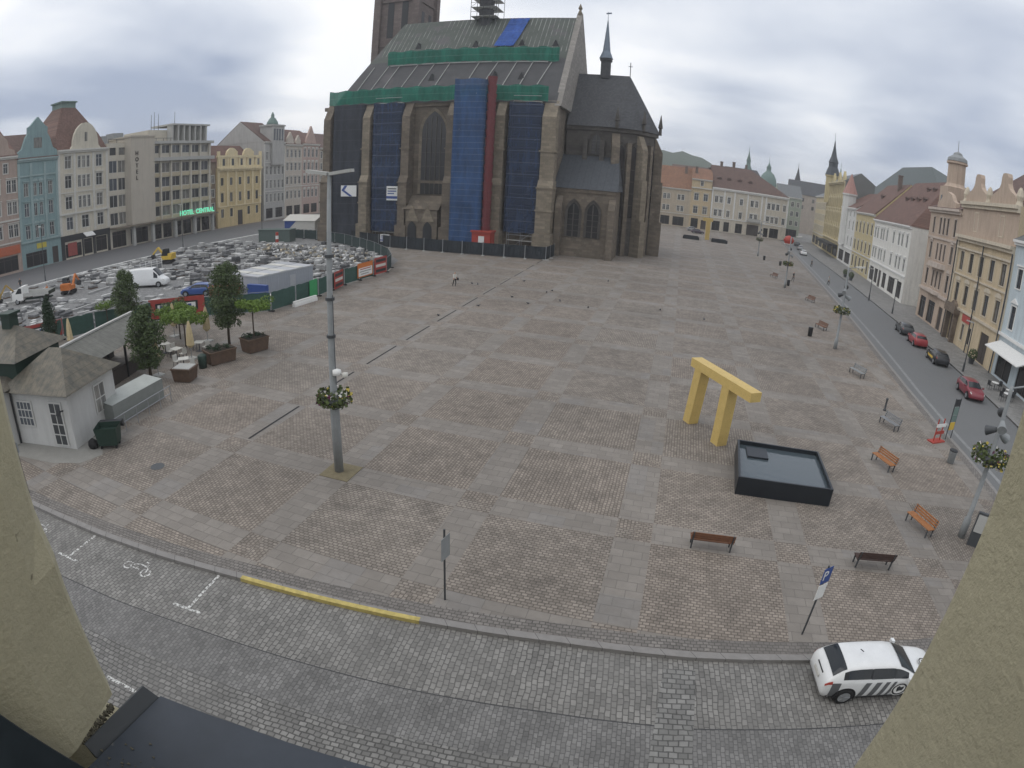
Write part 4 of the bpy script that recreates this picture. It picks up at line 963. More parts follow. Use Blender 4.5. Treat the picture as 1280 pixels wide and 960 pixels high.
ft = MB(); ft.box(-16.7,113.2,33.2,-15.0,114.8,37.0); ft.box(-16.9,113.0,36.6,-14.8,115,37.1); flt = ft.build('choir_turret', M['slate'], ca)
fs = MB(); fs.lathe([(1.35,37.1),(.75,38.6),(.5,41),(.08,45)],8,(-15.85,114)); fs.tube((-15.85,114,44.8),(-15.85,114,46.8),.06,.04,5); fs.bar((-16.2,114,46.4),(-15.2,114,46.5),.05,.3); fs.build('turret_spire', mat('lead_spire', (.16,.20,.25), .6, .15), flt)
cx_ = MB(); cx_.tube((-11.2,114,33.8),(-11.2,114,36.6),.08,n=5); cx_.tube((-11.6,114,35.8),(-10.8,114,35.8),.06,n=5); cx_.build('roof_cross', M['darksteel'], ca)
# ---- scaffolding and nets hung on it
def net_mat(name, c, line=None, stepz=2.0, alpha=.93, lw=.05):
    m = NT(name); x = m.sep(m.co)
    n = m.ramp(m.noise(.45, 5, .65, m.mapping(m.co, (1.6,1.6,.5))), (.35, .7), (.68, 1.3))
    k = m.mix(1.0, c, n, 'MULTIPLY')
    if line:
        f = m.math('FRACT', m.math('DIVIDE', x[2], stepz)); k = m.mix(m.math('MULTIPLY', m.math('LESS_THAN', f, lw), .7), k, line)
    m.bsdf.inputs['Alpha'].default_value = alpha
    m.bump(m.noise(.8, 4, .6, m.mapping(m.co, (2.5,2.5,.6))), .3, .9)
    return m.out(k, .9, 0, .2)
def net(name, label, x0, x1, z0, z1, y, m, ret=0.0, seed=1, cat='scaffold net', group=None, tiltx=0.0):
    """a hung sheet of net with folds; ret wraps it round the ends"""
    r_ = random.Random(seed); mb = MB(); nx, nz = max(4, int((x1-x0)/.5)), max(3, int((z1-z0)/1.0))
    ph = [r_.uniform(0, 6.3) for _ in range(4)]
    g_ = lambda x, z: .10*math.sin(x*2.1+ph[0]+.1*z)+.07*math.sin(x*4.3+ph[1])+.08*math.sin(z*.9+ph[2])
    rows = []
    for j in range(nz+1):
        z = z0+(z1-z0)*j/nz; row = []
        if ret: row.append((x0-x0, ret, z-z0))
        for i in range(nx+1):
            x = x0+(x1-x0)*i/nx; row.append((x-x0, g_(x, z) if 0 < i < nx else 0, z-z0+(.12*math.sin(x*1.7+ph[3]) if j in (0, nz) else 0)))
        if ret: row.append((x1-x0, ret, z-z0))
        rows.append(row)
    mb.ring(rows, cap=False, closed=False)
    o = mb.build(name, m, None, True); o.location = (x0, y, z0)
    return tag(o, label, cat, group)
nb = net_mat('dark_blue_net', (.046,.052,.066), (.085,.09,.10), 2.0)
nb2 = net_mat('blue_net', (.032,.052,.10), (.17,.19,.22), 2.0, .82)
nb3 = net_mat('bright_blue_net', (.036,.09,.215), (.26,.31,.38), 1.0, .80)
ng = net_mat('green_net', (.016,.15,.105), (.10,.22,.18), 1.25, .95, .08)
def scaffold(name, label, x0, x1, y0, y1, z0, z1, dz=2.0, dx=2.4, m=None, braces=True, cat='scaffold'):
    t = thing(name, label, cat, (x0, y0, z0)); X, Y, Z = x1-x0, y1-y0, z1-z0; n = max(1, round(X/dx))
    for i in range(n+1):
        for y in (0, Y):
            p = MB(); p.tube((X*i/n,y,0),(X*i/n,y,Z),.06,n=6); p.build('standard', m or M['steel'], t)
    for j in range(1, int(Z/dz)+1):
        z = j*dz; lg = MB(); lg.box(0,0,z,X,Y,z+.06); lg.build('deck', M['offwhite'] if j % 2 else M['concrete'], t)
        r_ = MB(); r_.tube((0,-.05,z+1),(X,-.05,z+1),.045,n=5); r_.build('guard_rail', m or M['steel'], t)
    if braces:
        for j in range(0, int(Z/dz)-1, 2):
            b_ = MB(); b_.tube((0,-.06,j*dz),(X,-.06,(j+2)*dz),.04,n=5); b_.build('brace', m or M['steel'], t)
    return t
scaffold('scaffold', 'steel scaffold standing behind the bright blue net on the nave wall', -37.8, -32.7, 95.0, 96.6, 0, 29.0)
scaffold('scaffold', 'steel scaffold behind the dark blue net next to the porch', -54.8, -49.4, 98.4, 99.6, 0, 26)
scaffold('scaffold', 'steel scaffold behind the right hand blue net by the corner buttress', -28.8, -24.0, 98.4, 99.6, 0, 26)
net('scaffold_net', 'wide dark grey blue net over the leftmost bay of the nave', -63.6, -57.4, 1.2, 26.0, 98.1, nb, 1.6, 1)
net('scaffold_net', 'dark blue net over the second bay left of the porch', -55.0, -49.3, 2.2, 26.0, 98.1, nb2, 1.6, 2)
net('scaffold_net', 'bright blue net round the tallest scaffold beside the bare window', -37.95, -32.6, .4, 29.4, 94.7, nb3, 2.2, 3)
net('scaffold_net', 'blue net over the bay left of the corner buttress', -29.4, -23.7, 3.4, 25.8, 98.1, nb2, 1.6, 4)
net('eave_net', 'long green net fence along the eaves of the nave roof', -65.2, -23.0, 26.2, 28.9, 98.75, ng, 0, 5)
o = net('eave_net', 'green net fence across the middle of the nave roof', -56.6, -23.0, 34.6, 37.3, 105.6, ng, 0, 6)
ch_ = thing('rubble_chute', 'dark red rubble chute running down the church wall', 'rubble chute', (-31.7,95.6,1.2))
for j in range(19):
    s_ = MB(); s_.lathe([(.62,j*1.5),(.82,j*1.5+1.62)],12); s_.build('chute_section', mat('chute_red', (.14,.03,.035), .6, .2) if j == 0 else bpy.data.materials['chute_red'], ch_)
# red hoist base with white sign
hb = MB(); hb.box(-33.6,94.2,0,-30.4,96.6,3.4); hb.box(-33.8,94.0,3.4,-30.2,96.8,3.7)
hs = tag(hb.build('site_hut', M['red']), 'small red site hut at the foot of the rubble chute', 'hut')
sb = MB(); sb.box(-32.4,94.05,1.6,-31.4,94.15,2.8); sb.build('notice', M['white'], hs)
# blue tarpaulin on the roof
tp = MB(); rows = []
for j in range(9):
    z = 38.1+(45.2-38.1)*j/8; rows.append([roof_pt(-36.3+i*.55+(z-38)*.20, z, .28+.08*math.sin(i*2+j)) for i in range(8)])
tp.ring(rows, cap=False, closed=False)
tag(tp.build('tarpaulin', net_mat('blue_tarpaulin', (.04,.095,.32), (.10,.17,.38), 2.2, 1.0), None, True), 'bright blue tarpaulin spread on the upper nave roof', 'tarpaulin')
scaffold('scaffold', 'tubular scaffold tower wrapped around the ridge turret of the nave', -42.6, -37.4, 112.4, 117.6, 43.6, 62, 2.0, 1.3, M['darksteel'])
# hoardings signs on the net
def sign_board(name, label, x0, x1, z0, z1, y, kind):
    t = thing(name, label, 'sign', ((x0+x1)/2, y, z0)); W, Hh = x1-x0, z1-z0
    b_ = MB(); b_.box(-W/2,0,0,W/2,.08,Hh); b_.build('board', M['white'], t)
    if kind == 'K':
        c = MB(); c.slab([(-W*.46,Hh*.55),(-W*.26,Hh*.98),(-W*.08,Hh*.98),(-W*.27,Hh*.56)],-.03,-.005); c.slab([(-W*.46,Hh*.55),(-W*.27,Hh*.56),(W*.26,Hh*.02),(W*.06,Hh*.02)],-.035,-.006); c.build('emblem', mat('emblem_blue', (.03,.07,.26), .5), t)
    else:
        for j, (a_, b2) in enumerate(((.1,.9),(.1,.9),(.1,.7))):
            c = MB(); c.box(-W/2+W*a_,-.03,Hh*(.78-.17*j),-W/2+W*b2,-.004,Hh*(.86-.17*j)); c.build('text_line', M['blue'] if j else M['darksteel'], t)
        c = MB(); c.box(-W/2,-.032,Hh*.12,W/2,-.006,Hh*.3); c.build('stripe', M['blue'], t)
sign_board('site_sign', 'white board with a blue angular emblem on the leftmost net', -61.4, -58.0, 8.6, 10.7, 97.75, 'K')
sign_board('site_sign', 'white notice board with lines of text on the dark blue net', -51.6, -49.4, 8.0, 10.6, 97.75, 'T')
sign_board('site_sign', 'small white notice at the foot of the nave by the porch', -50.4, -48.6, .9, 2.2, 93.4, 'T')
# dark hoarding panels around the building works
hoard = net_mat('dark_hoarding', (.028,.034,.040), (.06,.075,.08), 2.2, 1.0)
HL = [(-60.5,98.9),(-54,95.2),(-48,92.6),(-41,91.4),(-34,90.9),(-27,91.2),(-20.4,92.2)]
def panels(line, length, h, make):
    """place panels one after another along a polyline"""
    out_ = []
    for (ax, ay), (bx, by) in zip(line[:-1], line[1:]):
        A_, B_ = Vector((ax,ay)), Vector((bx,by)); n = max(1, round((B_-A_).length/length)); d = (B_-A_)/n
        for i in range(n): out_.append(make(A_+d*i, d.length, math.atan2(d.y, d.x)))
    return out_
def copier(builder):
    """the first call builds, later calls copy and stretch the parts to the panel length"""
    st_ = {}
    def mk(p, L, rz):
        if 'o' not in st_: st_['o'] = builder(); o = st_['o']
        else: o = copy_tree(st_['o'])
        o.location = (p.x, p.y, 0); o.rotation_euler = (0,0,rz); o.scale = (L/3.5,1,1); return o
    return mk
def mk_hoard():
    t = thing('hoarding', 'dark mesh hoarding panel in the line along the church wall', 'hoarding', group='hoarding panels along the church wall')
    b_ = MB(); b_.box(.04,-.02,.12,3.46,.02,2.1); b_.build('panel', hoard, t)
    for x0 in (.02,3.44):
        p = MB(); p.box(x0,-.05,0,x0+.05,.05,2.2); p.build('post', M['steel'], t)
    f_ = MB(); f_.box(-.1,-.5,0,.3,.5,.12); f_.build('foot', M['concrete'], t); return t
panels(HL, 3.5, 2.1, copier(mk_hoard))
panels([(-20.4,92.2),(-20.2,97.5)], 3.5, 2.1, copier(mk_hoard))
# ------------------------------------------------------------------ street furniture
def flower_basket(loc, r, label, seed=1, group=None):
    t = thing('flower_basket', label, 'flower basket', loc, 0, group)
    r_ = random.Random(seed); b_ = MB(); b_.lathe([(r*.35,-.32),(r*.8,-.12),(r*.85,.05),(r*.2,.08)],14); b_.build('bowl', M['darksteel'], t, True)
    f = MB(); fl_ = MB()
    for i in range(620):
        a = r_.uniform(0,6.283); q = r*math.sqrt(r_.uniform(.15,1))*1.08; z = r_.uniform(-.38,.42)*(1.25-q/r*.55)
        s = r_.uniform(.05,.11); n = Vector((r_.gauss(0,1),r_.gauss(0,1),r_.gauss(.4,1))).normalized(); u = n.orthogonal().normalized(); v = n.cross(u)
        P = Vector((q*math.cos(a), q*math.sin(a), z)); (fl_ if i % 4 == 0 else f).face([P+u*s, P+v*s, P-u*s, P-v*s], 0 if i % 4 else r_.choice((0,0,1,2)))
    f.build('leaves', M['leaf_o'], t); fl_.build('flowers', [M['offwhite'], mat('yellow_flowers', (.5,.40,.08)) if 'yellow_flowers' not in bpy.data.materials else bpy.data.materials['yellow_flowers'], mat('purple_flowers', (.16,.04,.10)) if 'purple_flowers' not in bpy.data.materials else bpy.data.materials['purple_flowers']], t)
    return t
# the tall lamp in the middle left of the square
px, py = -13.5, 20.6
t = thing('street_lamp', 'tall grey lamp post with a double headed horizontal light bar', 'street lamp', (px,py,0))
b_ = MB(); b_.lathe([(.21,0),(.21,3.1),(.165,3.2),(.15,6.4),(.13,6.5),(.12,9.8),(.10,9.9),(.085,13.2)],14); b_.build('pole', M['greysteel'], t, True)
for z in (3.1,6.4,8.0,9.8):
    c = MB(); c.lathe([(.2,z-.06),(.2,z+.06)],14); c.build('collar', M['darksteel'], t)
for a_ in (2.6,-.5):
    cb = MB(); cb.tube((.27*math.cos(a_),.27*math.sin(a_),4.3),(.24*math.cos(a_),.24*math.sin(a_),8.2),.018,n=5); cb.build('cable', M['darksteel'], t)
for s_ in (-1,1):
    hd = MB(); d = Vector((1,.1,0)); hd.bar(Vector((0,0,13.15))+d*s_*.05, Vector((0,0,13.28))+d*s_*1.02, .34, .13); hd.build('lamp_head', M['concrete'], t)
gp = MB(); gp.prism([(px-.65,py-.75),(px+.85,py-.75),(px+.85,py+.75),(px-.65,py+.75)],.004,.02); struct('ground', gp, mat('mossy_earth', (.17,.145,.09), .95, .25, 3))
flower_basket((px,py,3.62), .74, 'white and yellow flower basket around the tall left lamp post', 3, 'flower baskets on the lamp posts')
cc = thing('security_camera', 'white dome camera on a short arm of the tall lamp post', 'camera', (px,py,4.75))
b_ = MB(); b_.tube((.15,0,0),(.62,-.02,.02),.04,n=6); b_.build('arm', M['white'], cc)
b_ = MB(); b_.lathe([(.05,.26),(.19,.2),(.2,0),(.05,-.02)],12,(.28,-.1)); b_.build('dome_housing', M['white'], cc, True)
b_ = MB(); b_.lathe([(.03,.12),(.13,.1),(.13,-.05),(.05,-.13)],12,(.64,-.02)); b_.build('dome_housing', M['offwhite'], cc, True)
# lamps of the east side, with baskets and clusters of floodlights
def road_lamp(p, label, h=8.0, seed=1, lean=0, arm=True):
    t = thing('street_lamp', label, 'street lamp', (p[0],p[1],0), 0, 'lamp posts along the east side')
    b_ = MB(); b_.lathe([(.2,0),(.2,1.0),(.13,1.1),(.10,h-.3),(.07,h)],12); b_.build('pole', M['greysteel'], t, True)
    if arm:
        a_ = MB(); a_.tube((0,0,h-.1),(1.0,0,h+.15),.045,n=6); a_.build('arm', M['greysteel'], t)
        l_ = MB(); l_.bar((.8,0,h+.12),(1.7,0,h+.24),.36,.14); l_.build('lamp_head', M['offwhite'], t)
    for i, (ang, z) in enumerate(((.2,5.35),(2.3,5.5),(4.3,5.95),(1.2,6.4))):
        f = MB(); d = Vector((math.cos(ang),math.sin(ang),-.45)).normalized(); o_ = Vector((.16*math.cos(ang),.16*math.sin(ang),z)); f.tube(o_, o_+d*.55, .12, .24, 12); f.tube((0,0,z),o_,.04,n=5)
        f.build('floodlight', M['darksteel'] if i % 2 else M['greysteel'], t)
    return t
RL = [((at(1201,671).x,at(1201,671).y),'lamp post with floodlights nearest the right window reveal',7.6),((17.1,57.9),'second lamp post of the east side with floodlights and basket',8.2),((17.9,95.2),'third lamp post of the east side beyond the red bench',8.2),((19.2,142.4),'farthest lamp post of the east side towards the palace',8.2)]
for i, (p, lb, hh) in enumerate(RL):
    road_lamp(p, lb, hh); flower_basket((p[0],p[1],4.25 if i == 0 else 3.9), .95 if i == 0 else .8, ['dark flower basket on the nearest right lamp post','flower basket on the second lamp post of the east side','flower basket on the third lamp post of the east side','flower basket on the farthest lamp post'][i], 10+i, 'flower baskets on the lamp posts')
def thin_lamp(p, label, h=8.5):
    t = thing('street_lamp', label, 'street lamp', (p[0],p[1],0), 0, 'slim lamp posts on the pavements')
    b_ = MB(); b_.lathe([(.14,0),(.11,.9),(.07,1.0),(.05,h)],8); b_.build('pole', M['darksteel'], t)
    l_ = MB(); l_.bar((0,0,h),(-.9,0,h+.1),.25,.12); l_.build('lamp_head', M['concrete'], t)
for p, lb in ((at(1115,392),'slim lamp post before the white house of the east row'),(at(1055,370)+Vector((4.5,0,0)),'slim lamp post before the sunny yellow house'),(at(1188,470,0)+Vector((3,3,0)),'slim lamp post beside the parked black car')):
    thin_lamp(p, lb, 5.2)
for p, lb in (((-88.6,82),'slim lamp post before the concrete hotel'),((-89,50),'slim lamp post before the teal house'),((-89.4,108),'slim lamp post before the yellow baroque house')): thin_lamp(p, lb, 8.5)
# benches
def bench(p, rz, label, back, m, L=1.75):
    t = thing('park_bench', label, 'bench', (p[0],p[1],0), rz, 'benches of the east side')
    s_ = MB()
    for k in range(4): s_.box(-L/2,-.22+k*.12,.42,L/2,-.12+k*.12,.46)
    s_.build('seat', m, t)
    if back:
        s_ = MB()
        for k in range(3): s_.bar((-L/2,.27+k*.035,.56+k*.12),(L/2,.27+k*.035,.56+k*.12),.03,.09)
        s_.build('backrest', m, t)
    for x0 in (-L/2+.08, L/2-.08):
        g_ = MB(); g_.bar((x0,-.2,0),(x0,-.2,.42),.06,.05); g_.bar((x0,.2,0),(x0,.24,.42),.06,.05); g_.bar((x0,-.22,.40),(x0,.24,.40),.06,.04)
        if back: g_.bar((x0,.24,.42),(x0,.36,.86),.06,.04)
        g_.build('leg', M['darksteel'], t)
    return t
bench((3.0,20.2),R(182),'brown bench seen from behind in front of the black water basin',True,M['wood'])
bench((10.05,20.3),R(182),'dark wooden bench with steel sides right of the blue parking sign',True,mat('dark_bench_wood', (.06,.035,.028), .6, .2, 6))
bench((13.6,23.9),R(-68),'orange wooden bench nearest the right lamp post',True,M['wood_l'])
bench((13.6,30.7),R(-66),'orange wooden bench behind the nearer orange one',True,M['wood_l'])
bench((16.2,37.4),R(-66),'grey steel bench beside the black bollard',True,M['steel'])
bench((17.0,49.2),R(-66),'grey bench below the second lamp post',True,M['greysteel'])
bench((17.5,66.6),R(-66),'reddish bench beyond the second lamp post',True,M['wood'])
for i, (u, v) in enumerate(((1012,377),(967,347))):
    q = at(u, v); bench((q.x,q.y),R(-66),['small far bench beside the third lamp post','tiny farthest bench near the last lamp post'][i],True,M['wood'])
# golden sculpture
GOLD = NT('golden_plates'); x = GOLD.sep(GOLD.co)
k = GOLD.mix(GOLD.noise(2.5, 5, .7), (.47,.335,.10), (.66,.49,.19)); k = GOLD.mix(GOLD.ramp(GOLD.noise(9, 3, .8), (.63, 0.), (.70, .7)), k, (.16,.11,.05))
GM = GOLD.out(k, .5, 0)
t = thing('golden_fountain', 'golden fountain sculpture of two square legs and a long cantilevered beam', 'sculpture', (0,0,0))
la, lb_ = Vector((2.05,33.2,0)), Vector((3.65,30.6,0)); d = (lb_-la).normalized()
HB = 3.35
for p in (la, lb_):
    g_ = MB(); q = p - d*.15; nn = Vector((-d.y,d.x,0)); 
    pts0 = [p+d*.33+nn*.33, p-d*.33+nn*.33, p-d*.33-nn*.33, p+d*.33-nn*.33]; top_ = [v+d*(.42 if p is la else .14)+Vector((0,0,HB-.003)) for v in pts0]
    g_.ring([pts0, top_]); g_.build('leg', GM, t)
g_ = MB(); e0 = la-d*.36; e1 = lb_+d*2.35
g_.bar(Vector((e0.x,e0.y,HB+.25)), Vector((e1.x,e1.y,HB+.25)), .70, .50); bm_ = g_.build('beam', GM, t)
# water basin
t = thing('water_basin', 'square black water basin with a pale reflecting surface', 'basin', (0,0,0))
bc = [Vector((4.25,25.0)), Vector((9.0,25.0)), Vector((9.05,29.3)), Vector((4.5,29.4))]
M['basin'] = mat('black_basin', (.016,.02,.025), .35, .12, 1.5)
ctr = sum(bc, Vector((0,0)))/4
inn = [ctr+(p-ctr)*.955 for p in bc]
g_ = MB(); o0 = [(*p,0) for p in bc]; o1 = [(*p,.92) for p in bc]; i1 = [(*p,.92) for p in inn]; i0 = [(*p,.2) for p in inn]
g_.ring([o0,o1,i1,i0], cap=False); g_.build('walls', M['basin'], t)
wt = NT('basin_water'); wt.bump(wt.noise(2.2, 4, .6), .02, .6); wt.out((.06,.078,.09), .07, 0, .6)
g_ = MB(); g_.face([(*p,.70) for p in inn]); g_.build('water', wt.mat, t)
g_ = MB(); g_.box(4.95,27.75,.6,6.05,28.9,.80); g_.build('spout_block', M['basin'], t)
# bollard, bins, signs
def lathe_thing(name, label, cat, p, prof, m, part, group=None):
    t = thing(name, label, cat, (p[0],p[1],0), 0, group); b_ = MB(); b_.lathe(prof, 12); b_.build(part, m, t, True); return t
t = lathe_thing('bollard', 'dark bollard standing left of the notice boards', 'bollard', (17.0,40.8), [(.13,0),(.13,.1),(.08,.16),(.075,.8),(.11,.84),(.09,.94),(.02,.98)], M['darksteel'], 'post')
t = lathe_thing('litter_bin', 'round grey litter bin near the notice boards', 'litter bin', (19.2,32.6), [(.2,0),(.24,.02),(.27,.78),(.28,.8)], M['greysteel'], 'body')
b_ = MB(); b_.lathe([(.29,.8),(.29,.86),(.2,.9)],12); b_.build('lid', M['dark'], t)
for k_, (u, v) in enumerate(((985,357),(975,332),(955,325),(1012,420))):
    q = at(u, v); tt_ = lathe_thing('litter_bin', ['small bin by the third lamp post','small bin halfway to the last lamp post','small bin beside the farthest lamp post','small bin beside the second lamp post'][k_], 'litter bin', (q.x,q.y), [(.2,0),(.24,.02),(.27,.9),(.28,.95)], M['dark'], 'body')
def post_sign(p, label, h, plates, rz=0, name='traffic_sign', cat='sign', m=None):
    t = thing(name, label, cat, (p[0],p[1],0), rz); b_ = MB(); b_.tube((0,0,0),(0,0,h),.035,n=8); b_.build('post', m or M['darksteel'], t)
    for (z0, z1, w_, mm, nm) in plates:
        q = MB(); q.box(-w_/2,-.05,z0,w_/2,-.036,z1); o = q.build(nm, mm, t)
    return t
post_sign((-5.7,14.2), 'dark signpost seen edge on beside the kerb', 2.85, [(1.75,2.6,.5,M['greysteel'],'plate')], R(80))
t = post_sign((6.3,15.6), 'blue and white parking sign on a thin post beside the white car', 2.9, [(2.25,2.85,.46,M['blue'],'blue_plate'),(1.6,2.18,.46,M['white'],'white_plate')], R(38))
o = obj('letter', text_mesh('P', .5, .004, M['white']), t); o.location = (-.08,-.056,2.55)
# red and white barrier with notice boards
t = thing('notice_stand', 'tall dark stand with green, white and yellow notices', 'notice board', (20.9,36.9,0), R(28))
b_ = MB()
for x0 in (-.33,.33):
    b_ = MB(); b_.tube((x0,0,0),(x0,0,2.9),.04,n=6); b_.build('post', M['darksteel'], t)
for z0, z1, mm in ((2.35,2.85,M['dark']),(1.75,2.3,M['copper']),(1.25,1.7,M['copper']),(.65,1.2,M['yellow'])):
    b_ = MB(); b_.box(-.3,-.04,z0,.3,.0,z1); b_.build('notice', mm, t)
t = thing('barrier', 'red and white barrier leaning by the notice stand', 'barrier', (19.7,36.1,0), R(28))
for x0 in (-.55,.15):
    b_ = MB(); b_.tube((x0,0,.08),(x0,0,1.6),.05,n=6); b_.build('post', M['red'], t)
for z0 in (.55,1.05):
    b_ = MB(); b_.box(-.7,-.09,z0,.35,-.05,z0+.22); b_.build('board', M['white'] if z0 > 1 else M['red'], t)
b_ = MB(); b_.box(-.9,-.3,0,.5,.3,.08); b_.build('base', M['red'], t)
t = thing('info_stele', 'tall narrow grey info stele by the right window reveal', 'info stele', (at(1215,682).x,at(1215,682).y,0), R(-25))
b_ = MB(); b_.box(-.32,-.09,0,.32,.09,1.75); b_.build('panel', M['darksteel'], t); b_ = MB(); b_.box(-.27,-.1,.75,.27,-.093,1.65); b_.build('notice', M['concrete'], t)
# red and white round beacon on the third lamp
t = thing('balloon', 'red and white round balloon beside the third lamp post', 'balloon', (18.6,101,7.2))
b_ = MB(); b_.lathe([(.05,-.8),(.6,-.6),(.95,0),(.6,.62),(.05,.85)],14); b_.build('balloon_body', M['red'], t, True)
b_ = MB(); b_.lathe([(.1,-.86),(.66,-.58),(.7,-.5)],14,(-.1,-.25)); b_.build('white_band', M['white'], t)
b_ = MB(); b_.tube((0,0,-.8),(-.5,-3.5,-2.2),.02,n=4); b_.build('string', M['dark'], t)

# ------------------------------------------------------------------ trees and planters
def leaves(mb, c, rad, n, s0, s1, rnd, power=.5):
    for i in range(n):
        while True:
            v = Vector((rnd.uniform(-1,1),rnd.uniform(-1,1),rnd.uniform(-1,1)))
            if v.length <= 1: break
        v = v*(v.length**(power-1)) if v.length > .01 else v
        P = Vector((c[0]+v.x*rad[0], c[1]+v.y*rad[1], c[2]+v.z*rad[2]))
        nn = (v+Vector((rnd.gauss(0,.5),rnd.gauss(0,.5),rnd.gauss(.3,.5)))).normalized(); u = nn.orthogonal().normalized(); w_ = nn.cross(u)
        a = rnd.uniform(0,3.14); u, w_ = u*math.cos(a)+w_*math.sin(a), w_*math.cos(a)-u*math.sin(a); s = rnd.uniform(s0,s1)
        mb.face([P+u*s, P+w_*s*.6, P-u*s, P-w_*s*.6])
def columnar_tree(p, label, z0, z1, r, m, seed, n=2600, group=None, taper=.0):
    rnd = random.Random(seed); t = thing('columnar_tree', label, 'tree', (p[0],p[1],0), 0, group)
    b_ = MB(); b_.ring([[(q*math.cos(a*1.047)+dx, q*math.sin(a*1.047), z) for a in range(6)] for q, z, dx in ((.13,0,0),(.10,z0,.03),(.07,(z0+z1)/2,-.04),(.02,z1-.3,0))]); b_.build('trunk', M['bark'], t, True)
    for k in range(9):
        b_ = MB(); a = rnd.uniform(0,6.28); zz_ = z0+(z1-z0)*rnd.uniform(.0,.55); b_.tube((0,0,zz_),(r*.75*math.cos(a),r*.75*math.sin(a),zz_+(z1-z0)*.28),.04,.012,5); b_.build('limb', M['bark'], t)
    c_ = MB(); H_ = z1-z0
    for k in range(26):
        f = (k+.5)/26; q = r*max(.18,math.sin(math.pi*(f*.86+.10)))**.55*(1-taper*f)
        for j in range(3):
            a = rnd.uniform(0,6.28); cr_ = q*rnd.uniform(.25,.62)
            leaves(c_, (cr_*math.cos(a), cr_*math.sin(a), z0+H_*f), (q*.5,q*.5,H_*.085), n//78, .05, .11, rnd, .6)
    for k in range(14):
        a = rnd.uniform(0,6.28); f = rnd.random(); q = r*max(.18,math.sin(math.pi*(f*.86+.10)))**.55*(1-taper*f)
        leaves(c_, (q*math.cos(a)*.95,q*math.sin(a)*.95,z0+H_*f),(.22,.22,.35),40,.05,.10,rnd,.7)
    c_.build('crown', m, t); return t
def planter(p, w, d, h, label, rz=0, plants=True, seed=1):
    t = thing('planter_box', label, 'planter', (p[0],p[1],0), rz, 'wooden planters along the terrace')
    b_ = MB(); b_.ring([[(-w/2+.1,-d/2+.1,.05),(w/2-.1,-d/2+.1,.05),(w/2-.1,d/2-.1,.05),(-w/2+.1,d/2-.1,.05)],[(-w/2,-d/2,h),(w/2,-d/2,h),(w/2,d/2,h),(-w/2,d/2,h)]]); b_.box(-w/2-.04,-d/2-.04,h-.08,w/2+.04,d/2+.04,h-.001); b_.build('box', M['planter'], t)
    s_ = MB(); s_.box(-w/2+.08,-d/2+.08,h,w/2-.08,d/2-.08,h+.04); s_.build('soil', M['soil'] if plants else M['concrete'], t)
    if plants:
        rnd = random.Random(seed); c_ = MB()
        for k in range(9): leaves(c_, (rnd.uniform(-w/2+.2,w/2-.2),rnd.uniform(-d/2+.2,d/2-.2),h+.15),(.24,.24,.2),40,.04,.09,rnd)
        c_.build('plants', M['leaf_d'], t)
    return t
planter((-29.9,26.8),1.5,1.3,.95,'square wooden planter without a tree, closest to the railing',.3,False)
planter((-30.3,30.9),2.2,1.4,1.0,'long wooden planter under the middle columnar tree',1.2,True,4)
planter((-29.6,34.2),1.9,1.4,1.1,'wooden planter carrying the flat topped young tree',1.25,True,5)
b_ = thing('waste_bin', 'dark round bin at the end of the long planter', 'bin', (-30.6,29.3,0)); q_ = MB(); q_.lathe([(.3,0),(.34,.9),(.3,.95),(.1,1.05)],12); q_.build('body', M['darkgreen'], b_, True)
columnar_tree(at(287,433), 'narrow columnar maple in the long planter, tallest of the terrace trees', 1.75, 6.5, 1.75, M['leaf'], 11, 9500, 'columnar trees at the terrace')
columnar_tree(at(189,474), 'dark columnar maple behind the kiosk railing', 1.0, 5.0, 1.5, M['leaf'], 12, 9000, 'columnar trees at the terrace')
columnar_tree(at(163,424), 'dark columnar tree behind the long terrace roof', 1.6, 5.9, 1.45, M['leaf'], 13, 8000, 'columnar trees at the terrace')
columnar_tree(at(66,436), 'narrow conifer standing behind the kiosk roof', .6, 4.6, 1.1, M['leaf_d'], 14, 6000, 'columnar trees at the terrace', .55)
def flat_tree(p, label, h, rx, ry, m, seed, n=1600):
    rnd = random.Random(seed); t = thing('flat_topped_tree', label, 'tree', (p[0],p[1],0), rnd.uniform(0,3), 'flat topped young trees at the terrace'); b_ = MB(); b_.tube((0,0,0),(0,0,h-.2),.07,.05,7); b_.build('trunk', M['bark'], t)
    for k in range(7):
        b_ = MB(); a = k*.9; b_.tube((0,0,h-.5),(rx*.7*math.cos(a),ry*.7*math.sin(a),h-.05),.03,.012,5); b_.build('limb', M['bark'], t)
    c_ = MB()
    for k in range(15): leaves(c_, (rx*.75*rnd.uniform(-1,1),ry*.75*rnd.uniform(-1,1),h+rnd.uniform(-.2,.2)),(.6,.6,.32),n//15,.05,.11,rnd,.65)
    c_.build('crown', m, t)
flat_tree((-29.6,34.2),'young flat topped tree with pale leaves in a planter',3.6,1.5,1.3,M['leaf_l'],21,2600)
flat_tree((-35.6,32.4),'low pale green flat topped tree over the cafe tables',2.4,1.9,1.7,M['leaf_l'],22,4200)
flat_tree((-38.2,34.2),'pale green flat topped tree beside the red fence banner',2.4,1.9,1.7,M['leaf_l'],23,4200)
flat_tree((-47.6,33.2),'small pale tree behind the terrace roof',2.6,1.0,1.0,M['leaf_l'],24,1000)
flat_tree((-41.5,36.8),'thin young tree near the red fence sign',2.2,1.2,1.0,M['leaf'],25,1200)
